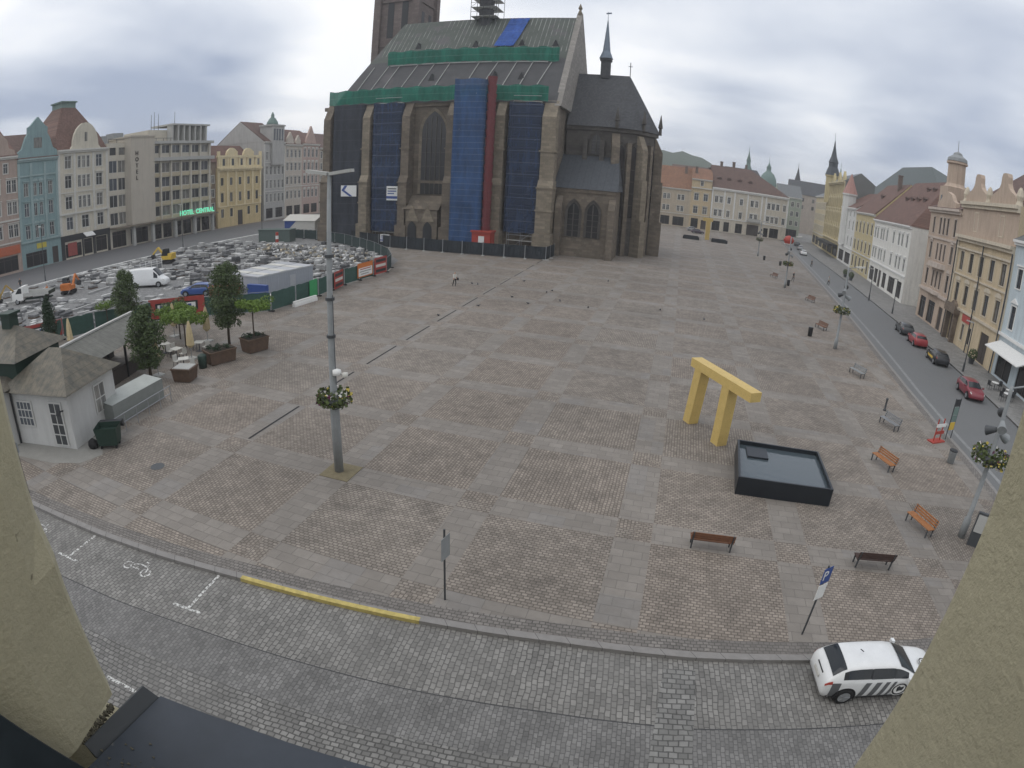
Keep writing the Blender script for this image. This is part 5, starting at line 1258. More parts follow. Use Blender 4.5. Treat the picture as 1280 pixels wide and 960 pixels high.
# closed parasols
def parasol(p, label, h=2.9):
    t = thing('closed_parasol', label, 'parasol', (p[0],p[1],0), 0, 'closed parasols on the terrace'); b_ = MB(); b_.tube((0,0,0),(0,0,h+.1),.03,n=6); b_.build('pole', M['steel'], t)
    c_ = MB(); r_ = [(.10,.9),(.26,1.1),(.22,1.7),(.17,2.3),(.06,2.9)]; c_.ring([[(q*(1+.3*(i%2))*math.cos(i*.5236)*1., q*(1+.3*(i%2))*math.sin(i*.5236), z*h/2.9) for i in range(12)] for q, z in r_]); c_.build('cloth', M['cream_cloth'], t)
    b_ = MB(); b_.box(-.35,-.35,0,.35,.35,.1); b_.build('base', M['concrete'], t)
for q, lb in (((-39.4,34.6),'closed cream parasol beside the red fence sign'),((-35.2,34.6),'closed cream parasol behind the flat topped tree'),((-45.6,27.4),'closed cream parasol rising behind the terrace roof'),((-32.6,26.6),'closed cream parasol beside the dark columnar maple'),((-33.0,30.5),'closed cream parasol beside the cafe tables')): parasol(q, lb)
def cafe_set(p, label, rz):
    t = thing('cafe_table', label, 'table', (p[0],p[1],0), rz, 'cafe tables on the terrace'); b_ = MB(); b_.box(-.4,-.4,.71,.4,.4,.75); b_.build('tabletop', M['offwhite'], t); b_ = MB(); b_.tube((0,0,.02),(0,0,.71),.04,n=6); b_.box(-.25,-.25,0,.25,.25,.03); b_.build('pedestal', M['darksteel'], t)
def cafe_chair(p, label, rz):
    t = thing('cafe_chair', label, 'chair', (p[0],p[1],0), rz, 'cafe chairs on the terrace'); b_ = MB(); b_.box(-.22,-.22,.43,.22,.22,.47); b_.build('seat', M['offwhite'], t); b_ = MB(); b_.box(-.22,.19,.47,.22,.23,.9); b_.build('backrest', M['offwhite'], t)
    for a in (-.2,.2):
        for c in (-.2,.2):
            b_ = MB(); b_.tube((a,c,0),(a,c,.44),.02,n=5); b_.build('leg', M['darksteel'], t)
for i, (x0, y0) in enumerate(((-34.4,30.2),(-33.9,32.3),(-31.9,28.6),(-36.4,30.8))):
    cafe_set((x0,y0),['white cafe table under the green crowns','white cafe table behind the first one','white cafe table nearest the wooden planters','white cafe table at the terrace roof'][i],i*.4)
    for k, (dx, dy, rz) in enumerate(((.75,0,-1.57),(-.75,0,1.57))): cafe_chair((x0+dx,y0+dy),'white cafe chair on the '+['planter','fence'][k]+' side of the '+['table under the green crowns','second cafe table','table nearest the planters','table at the terrace roof'][i],rz)

# ------------------------------------------------------------------ kiosk with terrace
KW = mat('kiosk_white_render', (.50,.50,.485), .9, .06, 1, streak=.25)
KR = seam_metal('old_kiosk_roof', (.16,.14,.105), 'x', .38, (.06,.063,.055)); KR2 = seam_metal('old_kiosk_roof_side', (.13,.115,.09), 'y', .38, (.09,.085,.07))
ax = Vector((4.3,1.35)).normalized(); krz = math.atan2(ax.y, ax.x)
t = thing('kiosk', 'white kiosk pavilion with a brown tent shaped metal roof', 'kiosk', (-27.9,15.85,0), krz)   # local origin: south east corner, x along the front
kb_ = MB()
def kbox(x0,y0,x1,y1,h): kb_.box(x0,y0,0,x1,y1,h)
kbox(-4.6,0.0,-.0,4.6,3.15); kbox(-10.2,-.7,-4.6,5.6,3.3); kb_.box(-8.8,.7,3.3,-4.4,4.7,4.6); kb_.build('wall', KW, t)
up_ = MB(); up_.box(-8.9,.6,3.34,-4.3,4.8,4.62); up_.build('upper_storey', M['darkgreen'], t)
def hip(x0,y0,x1,y1,z,rise,ri,m_,over=.45):
    m1 = MB(); m2 = MB(); x0-=over; y0-=over; x1+=over; y1+=over; ym=(y0+y1)/2; a, b = x0+ri, x1-ri
    if b < a: a = b = (x0+x1)/2
    m1.face([(x0,y0,z),(x1,y0,z),(b,ym,z+rise),(a,ym,z+rise)]); m1.face([(x1,y1,z),(x0,y1,z),(a,ym,z+rise),(b,ym,z+rise)])
    m1.face([(x0,y1,z),(x0,y0,z),(a,ym,z+rise)]); m1.face([(x1,y0,z),(x1,y1,z),(b,ym,z+rise)]); m1.face([(x0,y0,z-.01),(x0,y1,z-.01),(x1,y1,z-.01),(x1,y0,z-.01)])
    return m1.build('roof', m_, t)
hip(-4.7,0,0,4.6,3.15,1.75,2.3,KR); hip(-10.2,-.7,-4.7,5.6,3.3,.8,2.0,KR2); top_r = hip(-8.9,.6,-4.3,4.8,4.62,1.45,2.0,KR,.5)
c_ = MB(); c_.box(-6.9,2.4,5.7,-6.1,3.2,6.7); c_.box(-7.05,2.25,6.7,-5.95,3.35,6.85); c_.build('chimney', M['darkgreen'], top_r)
def kwin(x, z, w, h, y=-.02, cols=4, rows=4, nm='window', par=t, side=False):
    f = MB(); f.box(0,-.05,0,w,.0,h); fo = f.build(nm, M['frame_w'], par)
    p = MB()
    for i in range(cols):
        for j in range(rows): p.box(.08+i*(w-.1)/cols,-.065,.08+j*(h-.1)/rows,(i+1)*(w-.1)/cols,-.051,(j+1)*(h-.1)/rows)
    p.build('pane', M['pane'], fo); fo.location = (x,y,z)
    if side: fo.rotation_euler = (0,0,R(90))
kwin(-9.3,1.0,1.9,1.6,-.72,5,4); kwin(-6.9,.9,1.6,1.7,-.72,4,4); kwin(-1.5,.15,1.0,2.5,-.02,2,4,'door'); kwin(-4.2,1.1,1.3,1.5,-.02,4,3)
kwin(.02,1.0,1.1,1.7,2.4,2,2,'window',t,True)
g_ = MB(); g_.tube((-.4,-.06,2.2),(-.4,-.45,2.3),.04,n=6); g_.lathe([(.16,2.15),(.05,2.45)],8,(-.4,-.5)); g_.build('wall_lamp', M['dark'], t)
g_ = MB(); g_.tube((-4.5,-.12,0),(-4.5,-.12,3.1),.06,n=6); g_.build('drainpipe', M['dark'], t)
# long terrace roof behind
tr_ = thing('terrace_pavilion', 'long dark terrace pavilion with a grey seamed metal roof behind the kiosk', 'pavilion', (-33.3,21.2,0), math.atan2(12.5,-4.2))  # x runs away along the roof
L_, Wd = 9.2, 4.4
r_ = MB(); r_.ring([[(-.3,-.4,2.5),(-.3,Wd/2,3.5),(-.3,Wd+.4,2.5)],[(L_,-.4,2.5),(L_,Wd/2,3.5),(L_,Wd+.4,2.5)]]); r_.build('roof', seam_metal('terrace_roof_metal', (.155,.155,.135), 'x', .5), tr_)
r_ = MB(); r_.bar((-.3,Wd/2,3.54),(L_,Wd/2,3.54),.25,.12); r_.build('ridge_cap', M['concrete'], tr_)
for k in range(5):
    for y in (0,Wd):
        p = MB(); p.box(k*2.2,y-.07,0,k*2.2+.14,y+.07,2.49); p.build('post', M['dark'], tr_)
r_ = MB(); r_.box(.2,.02,0,L_-.3,.08,1.0); r_.box(.2,Wd-.08,0,L_-.3,Wd-.02,2.4); r_.box(.05,.1,0,.12,Wd-.1,2.4); r_.build('side_panel', M['frame_d'], tr_)
# windbreak and railing
wb = thing('windbreak', 'low grey glazed windbreak in front of the terrace', 'windbreak', (-28.0,18.9,0), math.atan2(4.4,-.6))
b_ = MB(); b_.box(0,-.04,.15,4.7,.04,1.35); b_.box(0,.04,.15,.06,1.5,1.35); b_.box(4.64,.04,.15,4.7,1.5,1.35); b_.build('panel', mat('grey_windbreak', (.20,.215,.205), .5, .1), wb)
b_ = MB(); b_.face([(0,-.02,1.36),(4.7,-.02,1.36),(4.7,1.5,1.5),(0,1.5,1.5)]); b_.build('cover', mat('milky_sheet', (.36,.38,.36), .5, .15, 1), wb)
rl = thing('railing', 'thin steel railing leading from the kiosk along the windbreak', 'railing', (-26.9,17.9,0), math.atan2(5.6,-.9))
for k in range(6):
    p = MB(); p.tube((k*1.12,0,0),(k*1.12,0,1.05),.03,n=6); p.build('post', M['steel'], rl)
for z in (.55,1.04):
    p = MB(); p.tube((0,0,z),(5.6,0,z),.028,n=6); p.build('rail', M['steel'], rl)
# green waste container
t = thing('waste_container', 'dark green wheeled waste container with open lid by the kiosk', 'waste container', (-26.3,17.15,0), R(35))
b_ = MB(); b_.ring([[(-.55,-.4,.2),(.55,-.4,.2),(.55,.4,.2),(-.55,.4,.2)],[(-.68,-.5,1.2),(.68,-.5,1.2),(.68,.5,1.2),(-.68,.5,1.2)]], cap=False); b_.face([(-.6,-.45,.9),(.6,-.45,.9),(.6,.45,.9),(-.6,.45,.9)]); b_.face([(-.55,-.4,.2),(-.55,.4,.2),(.55,.4,.2),(.55,-.4,.2)]); b_.build('body', M['darkgreen'], t)
b_ = MB(); b_.ring([[(-.7,.5,1.2),(-.7,.95,1.15),(-.7,1.0,.7),(-.7,.95,.72)],[(.7,.5,1.2),(.7,.95,1.15),(.7,1.0,.7),(.7,.95,.72)]]); b_.build('lid', M['dark'], t)
for x0 in (-.45,.45):
    for y0 in (-.3,.3):
        b_ = MB(); b_.tube((x0-.04,y0,.1),(x0+.04,y0,.1),.1,n=10); b_.build('wheel', M['black'], t)
bp = thing('rubbish_sack', 'black rubbish sack lying beside the waste container', 'rubbish sack', (-27.1,16.5,0)); b_ = MB(); b_.lathe([(.28,0),(.38,.15),(.34,.35),(.15,.5),(.05,.55)],9,sq=.75); b_.build('sack', M['black'], bp, True)
post_sign(at(36,615).to_2d(), 'slim dark post at the left window reveal', 2.6, [(2.0,2.5,.4,M['greysteel'],'plate')], R(-70))
# ------------------------------------------------------------------ cars
_wheel = {}
def wheel(parent, x, y, r, side):
    if r not in _wheel:
        a = MB(); a.ring([[(q*math.cos(i*math.pi/10), y_, q*math.sin(i*math.pi/10)) for i in range(20)] for q, y_ in ((r*.7,-.1),(r*.97,-.1),(r,-.06),(r,.06),(r*.97,.1),(r*.7,.1))])
        b = MB(); b.ring([[(q*math.cos(i*math.pi/10), y_, q*math.sin(i*math.pi/10)) for i in range(20)] for q, y_ in ((r*.66,-.112),(r*.2,-.09))])
        for k in range(5): c, s = math.cos(k*1.2566), math.sin(k*1.2566); b.bar((0,-.115,0),(r*.64*c,-.118,r*.64*s),.05,.02)
        _wheel[r] = (a.mesh('tyre', M['black'], True), b.mesh('rim', M['steel']))
    w_ = obj('wheel', _wheel[r][0], parent); w_.location = (x,y,r); rm_ = obj('rim', _wheel[r][1], w_)
    if side > 0: w_.rotation_euler = (0,0,math.pi)
PAINT = {}
def paint(name, c):
    if name not in PAINT:
        m = NT(name); m.bsdf.inputs['Coat Weight'].default_value = .6; m.bsdf.inputs['Coat Roughness'].default_value = .08
        PAINT[name] = m.out(m.mix(m.noise(3, 4), sh(c,.9), sh(c,1.08)), .35, .0, .5)
    return PAINT[name]
M['carglass'] = glass('car_glass', (.02,.024,.028), .06)
SHAPES = {   # x / L, underside, belt, roof, half width at belt, half width at roof
 'hatch': [(0,.42,.62,.66,.70,.60),(.012,.30,.80,.86,.80,.70),(.03,.26,.90,.98,.84,.72),(.065,.24,.94,1.12,.87,.70),(.12,.22,.95,1.29,.885,.66),(.17,.2,.945,1.375,.895,.64),(.25,.18,.935,1.42,.90,.63),(.38,.18,.925,1.44,.90,.63),(.50,.18,.925,1.43,.90,.635),(.575,.18,.92,1.36,.90,.63),(.63,.18,.92,1.235,.90,.65),(.69,.18,.935,1.09,.895,.70),(.735,.19,.925,.97,.885,.74),(.80,.2,.90,.945,.875,.74),(.88,.22,.85,.90,.85,.71),(.94,.24,.78,.82,.80,.66),(.98,.28,.66,.70,.70,.58),(1,.36,.52,.56,.60,.5)],
 'van': [(0,.35,1.0,1.2,.88,.84),(.01,.25,1.1,2.2,.95,.84),(.05,.22,1.15,2.40,.97,.85),(.3,.2,1.15,2.45,.98,.86),(.6,.2,1.15,2.44,.98,.86),(.68,.2,1.15,2.38,.98,.85),(.75,.2,1.14,2.0,.98,.82),(.83,.2,1.13,1.45,.96,.80),(.87,.21,1.08,1.22,.95,.8),(.94,.23,1.0,1.06,.90,.75),(.985,.28,.8,.86,.8,.68),(1,.36,.6,.64,.7,.6)],
}
def car(name, label, p, rz, pm, kind='hatch', L=4.3, fine=True, group=None, cat='car', sc_=1.0):
    t = thing(name, label, cat, (p[0],p[1],p[2] if len(p) > 2 else ROAD_Z), rz, group)
    S = SHAPES[kind]; r = .32 if kind == 'hatch' else .35
    def interp(f):
        for a, b in zip(S[:-1], S[1:]):
            if a[0] <= f <= b[0]:
                k = (f-a[0])/(b[0]-a[0]); return [a[i]+(b[i]-a[i])*k for i in range(6)]
        return list(S[-1])
    def half(f, lift=0.0):            # outline of the right half, from sill to roof centre
        q, zb, zl, zr, w, wr = interp(f); zl = min(zl, zr-.03)
        zm = zb+(zl-zb)*.5; hgt = zr-zl
        pts = [(w*.92, zb), (w*.985, zb+(zl-zb)*.22), (w*1.0, zm), (w*.99, zl-(zl-zb)*.12), (w*.965, zl), (wr+(w*.965-wr)*.12, zl+hgt*.86), (wr*.93, zr-hgt*.02), (wr*.55, zr+.012), (0, zr+.022)]
        return pts
    fs = sorted({s[0] for s in S} | ({(a[0]+b[0])/2 for a, b in zip(S[:-1], S[1:])} if fine else set()))
    rows = []
    for f in fs:
        h_ = half(f); rows.append([(f*L-L/2, -y, z) for y, z in h_] + [(f*L-L/2, y, z) for y, z in reversed(h_[:-1])])
    b_ = MB(); b_.ring(rows); body = b_.build('body', pm, t, True)
    def patch(f0, f1, k0, k1, m, nm, off=.012, side=0, n=10, parent=None, shear=0.0):
        """a piece of the skin between two stations and two outline points"""
        mb = MB(); rr_ = []
        def pt(f, kk, s_):
            h_ = half(f); i = min(int(kk), len(h_)-2); e_ = kk-i; y = h_[i][0]+(h_[i+1][0]-h_[i][0])*e_; z = h_[i][1]+(h_[i+1][1]-h_[i][1])*e_
            g0 = half(min(1,f+.01)); g1 = half(max(0,f-.01)); dz = (g0[i][1]-g1[i][1])/(.02*L)
            nx, ny, nz = -dz, (h_[i+1][1]-h_[i][1]), -(h_[i+1][0]-h_[i][0]); ln = math.sqrt(nx*nx*.6+ny*ny+nz*nz)+1e-6
            return Vector((f*L-L/2 - dz*.6*off, s_*-(y+ny/ln*off), z+nz/ln*off))
        for s_ in ((1,-1) if side == 0 else (side,)):
            mb2 = MB() if side == 0 else mb; R_ = []
            for j in range(n+1):
                f = f0+(f1-f0)*j/n
                R_.append([pt(max(0,min(1,f+shear*(kk_-.5))), k0+(k1-k0)*kk_, s_) for kk_ in [i/6 for i in range(7)]])
            if s_ > 0: R_ = [list(reversed(q)) for q in R_]
            mb2.ring(R_, cap=False, closed=False)
            if side == 0: mb2.build(nm, m, parent or t, True)
        if side != 0: mb.build(nm, m, parent or t, True)
    def across(f0, f1, m, nm, kk=5.75, off=.014, n=6):
        mb = MB(); R_ = []
        for j in range(n+1):
            f = f0+(f1-f0)*j/n; h_ = half(f); pts = []
            for e_ in (kk, 6.3, 7, 7.6, 8):
                i = min(int(e_), 7); q = e_-i; pts.append((h_[i][0]+(h_[i+1][0]-h_[i][0])*q, h_[i][1]+(h_[i+1][1]-h_[i][1])*q))
            sl = 1 if f > .5 else -1
            R_.append([(f*L-L/2+sl*off, -y, z+off) for y, z in pts] + [(f*L-L/2+sl*off, y, z+off) for y, z in reversed(pts[:-1])])
        mb.ring(R_, cap=False, closed=False); mb.build(nm, m, t, True)
    g = M['carglass']
    if kind == 'hatch':
        patch(.16,.335,4.25,4.97,g,'side_window'); patch(.35,.53,4.2,4.97,g,'side_window'); patch(.535,.645,4.2,4.93,g,'side_window')
        across(.575,.725,g,'windscreen'); across(.055,.147,g,'rear_window',5.7)
        patch(.13,.66,4.22,4.95,M['dark'],'pillar_trim',.006,n=16); patch(.012,.055,3.2,4.25,M['red'],'tail_light',.02); patch(.93,.975,3.3,4.6,M['offwhite'],'headlight',.02)
        patch(.0,.985,0,.55,M['dark'],'sill',.006,n=20)
        wx = (L*.185-L/2, L*.81-L/2)
    else:
        patch(.70,.80,4.1,4.9,g,'side_window'); across(.685,.835,g,'windscreen'); patch(.005,.03,3.0,4.4,M['red'],'tail_light',.02); patch(.93,.975,3.3,4.6,M['offwhite'],'headlight',.02)
        patch(.0,.985,0,.5,M['dark'],'sill',.006,n=16)
        wx = (L*.2-L/2, L*.82-L/2)
    for x in wx:
        for s_ in (-1,1):
            y = s_*(.8 if kind == 'hatch' else .87); ar = MB()
            ar.ring([[(x+(r+.07)*math.cos(i*math.pi/12), s_*(.905 if kind=='hatch' else .985), max(.2, r+(r+.07)*math.sin(i*math.pi/12))) for i in range(24)],[(x+(r+.06)*math.cos(i*math.pi/12), s_*.6, max(.2, r+(r+.06)*math.sin(i*math.pi/12))) for i in range(24)]]); ar.build('wheel_arch', M['black'], t)
            wheel(t, x, y + s_*.03, r, s_)
    for s_ in (-1,1):
        mr_ = MB(); xm = L*.66-L/2; y = s_*1.0; mr_.box(xm-.07,y-.09,.97,xm+.05,y+.09,1.10); mr_.bar((xm,s_*.84,.96),(xm,y,1.0),.05,.05); mr_.build('mirror', pm, t)
    t['_'] = 0; del t['_']
    return t, patch, across, half, L, body
white_p = paint('white_car_paint', (.72,.73,.73))
# the white estate by the kerb, striped, with a round emblem
cpos = Vector((8.62,13.62)); crz = R(7)
t, patch, across, half, L, body = car('parked_car', 'white hatchback with dark stripes and a round emblem on its door, parked at the kerb', (cpos.x,cpos.y,ROAD_Z), crz, white_p, 'hatch', 4.42)
t.scale = (1.02, .94, .94)
gs = mat('grey_stripe_vinyl', (.12,.125,.13), .4, .1)
patch(.055,.12,.6,3.7,gs,'stripe',.008,1)
for f0, f1 in ((.30,.345),(.385,.43),(.465,.50),(.53,.555),(.71,.735),(.755,.775)): patch(f0,f1,.7,3.75,gs,'stripe',.008,1,6,None,.035)
def emblem(c, axis_u, axis_v, nrm, r, parent):
    c, u, v, n_ = map(Vector, (c, axis_u, axis_v, nrm)); d = MB()
    P = lambda a, q, o: c+u*q*math.cos(a)+v*q*math.sin(a)+n_*o
    d.face([P(i*.3142,r,.0) for i in range(20)]); e_ = d.build('emblem_disc', M['white'], parent)
    d = MB(); d.ring([[P(i*.3142,r*.9,.004) for i in range(20)],[P(i*.3142,r*.7,.004) for i in range(20)]], cap=False); d.build('emblem_ring', M['dark'], e_)
    d = MB(); d.face([P(a,q*r,.005) for a, q in ((-.5,.45),(.3,.5),(.75,.6),(1.3,.3),(1.9,.55),(2.5,.5),(3.4,.35),(4.2,.45),(5.0,.25))]); d.build('emblem_figure', M['dark'], e_)
emblem((.62-.12,-.925,.58),(1,0,0),(0,0,1),(0,-1,0),.30,t)
hz_ = half(.85)[8][1]
emblem((.85*L-L/2,-.12,hz_+.05),(0,1,0),(-.97,0,.2),(.2,0,.98),.24,t)
ra = MB(); ra.bar((-.9,0,1.51),(-1.05,0,1.62),.025,.025); ra.build('roof_aerial', M['dark'], t)
nb_ = MB(); nb_.box(-L/2-.03,-.26,.62,-L/2-.008,.26,.74); nb_.build('number_plate', M['offwhite'], t)
hl = MB(); hl.box(-L/2+.04,-.3,.86,-L/2+.075,.3,.90); hl.build('tailgate_handle', M['dark'], t)
# parked along the east pavement and moving far away
CP = {n: paint(n, c) for n, c in (('graphite_car_paint',(.05,.055,.06)),('red_car_paint',(.30,.025,.03)),('black_car_paint',(.018,.018,.02)),('dark_red_car_paint',(.20,.022,.035)),('silver_car_paint',(.30,.31,.32)),('blue_car_paint',(.03,.08,.27)),('plum_car_paint',(.05,.03,.055)))}
along = R(90-4.9)
for (s_, y), lb, pm in (((31.0,74.0),'graphite hatchback parked farthest along the east pavement','graphite_car_paint'),((30.5,68.0),'small bright red hatchback parked behind the graphite one','red_car_paint'),((30.1,60.5),'black hatchback with pale bonnet stripe parked behind the red one','black_car_paint'),((28.9,49.3),'dark red hatchback parked nearest along the east pavement','dark_red_car_paint')):
    c = car('parked_car', lb, (s_,y,ROAD_Z), along+(math.pi if 'dark red' in lb else 0), CP[pm], 'hatch', 4.0, False, 'cars parked along the east pavement')
    if 'black' in lb:
        c[1](.42,.60,6.4,7.6,M['steel'],'roof_stripe',.01,1); c[1](.76,.92,6.2,7.8,CP['silver_car_paint'],'bonnet_stripe',.012,1); c[1](.3,.75,1.6,2.6,M['yellow'],'side_stripe',.01,0)
for (u, v), lb, pm in (((1006,319),'far white hatchback with dark glass near the street canopy','white'),((1002,313),'far silver hatchback ahead of the white one','silver_car_paint'),((998,308),'far graphite hatchback at the top of the side road','graphite_car_paint')):
    q = at(u, v, ROAD_Z); car('parked_car', lb, (q.x-.5,q.y,ROAD_Z), along, white_p if pm == 'white' else CP[pm], 'hatch', 4.1, False, 'cars at the far end of the side road')
for (u, v), lb, pm in (((866,289),'pale car parked before the palace','silver_car_paint'),((872,292),'second car at the golden pillar before the palace','plum_car_paint')):
    q = at(u, v, 0); car('parked_car', lb, (q.x,q.y,0), R(5), CP[pm], 'hatch', 4.2, False, 'cars before the palace')
t = thing('golden_fountain', 'distant golden pillar sculpture between two dark basins by the palace', 'sculpture', (8.0,170,0))
b_ = MB(); b_.box(-.6,-.6,0,.6,.6,5.2); b_.build('pillar', GM, t); b_ = MB(); b_.box(-1.6,-.6,5.2,1.2,.6,6.1); b_.build('head', GM, t)
for x0, lb in ((-4.6,'dark basin left of the distant golden pillar'),(3.2,'dark basin right of the distant golden pillar')):
    b_ = thing('water_basin', lb, 'basin', (8+x0,166,0)); q_ = MB(); q_.ring([[(-2.2,-2,0),(2.2,-2,0),(2.2,2,0),(-2.2,2,0)],[(-2.2,-2,.8),(2.2,-2,.8),(2.2,2,.8),(-2.2,2,.8)],[(-2,-1.8,.8),(2,-1.8,.8),(2,1.8,.8),(-2,1.8,.8)],[(-2,-1.8,.5),(2,-1.8,.5),(2,1.8,.5),(-2,1.8,.5)]]); q_.build('walls', M['basin'], b_)
# ------------------------------------------------------------------ building site
FZ = mat('fence_green_net', (.038,.085,.07), .9, .25, 2)
FZ2 = mat('fence_dark_net', (.03,.05,.05), .9, .25, 2)
FENCE = [(-58.5,17.5),(-53.2,23.6),(-49.2,32.7),(-44.9,38.9),(-36.6,45.2),(-36.2,53),(-36.9,59.5),(-36.5,69.5)]
def mk_panel(m, label, group):
    def f():
        t = thing('mobile_fence', label, 'fence', group=group)
        for x0 in (.05,3.42):
            p = MB(); p.tube((x0,0,0),(x0,0,2.0),.025,n=6); p.build('post', M['steel'], t)
        p = MB(); p.tube((.05,0,1.97),(3.42,0,1.97),.022,n=6); p.build('rail', M['steel'], t)
        p = MB(); n = 8
        rows = [[(.06+3.34*i/n, .02*math.sin(i*1.9), .12) for i in range(n+1)],[(.06+3.34*i/n, .035*math.sin(i*2.3+1), 1.0) for i in range(n+1)],[(.06+3.34*i/n, .02*math.sin(i*1.2), 1.88+.04*math.sin(i*2.1)) for i in range(n+1)]]
        p.ring(rows, cap=False, closed=False); p.build('mesh_cover', m, t, True)
        p = MB(); p.box(-.12,-.32,0,.14,.32,.13); p.build('foot', M['black'], t)
        return t
    return f
panels(FENCE, 3.4, 2, copier(mk_panel(FZ, 'green covered mobile fence panel round the building site', 'green fence panels round the building site')))
panels([(-36.5,69.5),(-37.6,73),(-41,78.5),(-46.5,84.2),(-52,89),(-57.8,93.4),(-67.4,98.4),(-78,100.2)], 3.4, 2, copier(mk_panel(FZ2, 'dark covered fence panel on the church side of the building site', 'dark fence panels on the church side of the site')))
def banner(p0, p1, z0, z1, label, m, kind):
    a, b = Vector(p0), Vector(p1); d = b-a; W = d.length
    t = thing('fence_banner', label, 'banner', (a.x,a.y,0), math.atan2(d.y,d.x)); q = MB(); q.box(0,-.10,z0,W,-.07,z1); q.build('cloth', m, t)
    Hh = z1-z0
    if kind == 'plate':
        q = MB(); q.box(W*.12,-.14,z0+Hh*.3,W*.88,-.105,z0+Hh*.78); q.build('frame', M['dark'], t); q = MB(); q.box(W*.16,-.16,z0+Hh*.38,W*.84,-.142,z0+Hh*.70); q.build('plate', M['white'], t)
        for k in range(6):
            q = MB(); q.box(W*(.2+k*.1),-.166,z0+Hh*.44,W*(.265+k*.1),-.161,z0+Hh*.64); q.build('letter', M['blue'], t)
    elif kind == 'stripes':
        for z in (.2,.5,.8):
            q = MB(); q.box(W*.1,-.14,z0+Hh*(z-.08),W*.9,-.105,z0+Hh*(z+.08)); q.build('stripe', M['offwhite'] if z == .5 else M['dark'], t)
    elif kind == 'board':
        q = MB(); q.box(W*.06,-.14,z0+Hh*.08,W*.94,-.105,z0+Hh*.66); q.build('white_field', M['white'], t)
        for k, (e0, e1) in enumerate(((.15,.85),(.12,.88),(.2,.7))):
            q = MB(); q.box(W*e0,-.15,z0+Hh*(.54-.17*k),W*e1,-.143,z0+Hh*(.6-.17*k)); q.build('text_line', M['red'] if k == 0 else M['greysteel'], t)
RB = mat('banner_red', (.34,.055,.045), .7, .12, 2)
banner((-46.1,37.4),(-41.9,41.2),.25,2.15,'red banner with a white plate on the fence behind the cafe',RB,'plate')
banner((-53.0,24.2),(-50.6,29.8),.5,2.0,'red banner with a white plate left of the dark columnar tree',RB,'plate')
banner((-36.15,56.0),(-36.6,58.6),.15,2.1,'red striped banner on the fence just left of the tall lamp post',RB,'stripes')
banner((-36.75,62.2),(-36.65,65.8),.35,2.1,'orange topped white board on the fence right of the tall lamp post',M['orange'],'board')
banner((-36.6,66.2),(-36.45,69.2),.15,2.3,'red striped banner at the end of the green fence',RB,'stripes')
banner((-36.2,51.2),(-36.25,52.7),.2,2.0,'bright green panel on the fence before the cabins',mat('bright_green_sheet', (.04,.28,.10), .6),'plain')
lw_ = thing('traffic_barrier', 'low white barrier lying along the fence foot before the cabins', 'barrier', (-35.6,47.6,0), R(85)); q = MB(); q.box(0,-.2,0,3.6,.2,.3); q.box(0,-.12,.3,3.6,.12,.55); q.build('body', M['white'], lw_)
# cabins
def cabin(p, rz, L_, W_, H_, label, m, m2):
    t = thing('site_cabin', label, 'site cabin', (p[0],p[1],0), rz, 'cabins on the building site'); q = MB(); q.box(0,0,.1,L_,W_,H_-.15)
    n = int(L_/.35)
    for k in range(n): q.box(k*L_/n+.06,-.035,.3,k*L_/n+.2,-.002,H_-.3)
    q.build('body', m, t)
    q = MB(); q.box(-.06,-.06,H_-.15,L_+.06,W_+.06,H_); q.build('roof', m2, t)
    for k in range(3):
        q = MB(); q.box(L_*(.1+.3*k),.02,H_,L_*(.1+.3*k)+.9,W_-.02,H_+.05); q.build('roof_panel', M['offwhite'], t)
    q = MB(); q.box(L_,W_*.3,1.0,L_+.06,W_*.72,2.0); o = q.build('window', M['frame_w'], t); q = MB(); q.box(L_+.061,W_*.34,1.06,L_+.075,W_*.68,1.94); q.build('pane', M['pane'], o)
    q = MB(); q.box(L_*.55,-.06,.2,L_*.55+.9,-.037,2.1); q.build('door', m2, t)
cz = math.atan2(9.0,1.2)
cabin((-40.6,48.2),cz,8.6,2.5,2.7,'pale grey site cabin nearest the fence',mat('cabin_grey', (.34,.36,.40), .6, .06),mat('cabin_roof', (.42,.43,.45), .6, .08))
cabin((-43.4,48.6),cz,8.8,2.5,2.7,'second pale grey site cabin just behind the first',mat('cabin_white', (.42,.44,.46), .6, .06),mat('cabin_roof_b', (.36,.37,.39), .6, .08))
t = thing('shed_tarpaulin', 'blue tarpaulin hung on the near end of the cabin', 'tarpaulin', (-39.2,46.6,0)); q = MB(); q.box(-1.6,-.05,.4,.9,.4,2.2); q.build('sheet', M['blue'], t)
for (x0, y0), lb in (((-37.8,46.9),'white wrapped bulk bag in front of the cabin'),((-37.4,48.4),'second white bulk bag beside the fence')):
    t = thing('bulk_bag', lb, 'bulk bag', (x0,y0,0)); q = MB(); q.lathe([(.5,0),(.72,.3),(.7,.9),(.55,1.2),(.15,1.35)],9); q.build('bag', M['white'], t, True)
t = thing('skip_container', 'orange red steel skip beside the blue car', 'skip', (-44.6,47.4,0), R(40)); q = MB(); q.ring([[(-1.6,-.8,.1),(1.2,-.8,.1),(1.2,.8,.1),(-1.6,.8,.1)],[(-2,-.9,1.7),(1.6,-.9,1.7),(1.6,.9,1.7),(-2,.9,1.7)]]); q.build('tub', mat('skip_orange', (.30,.09,.045), .7, .2), t)
q = MB(); q.box(-2.05,-.98,1.6,1.66,-.9,1.75); q.build('rim', M['dark'], t)
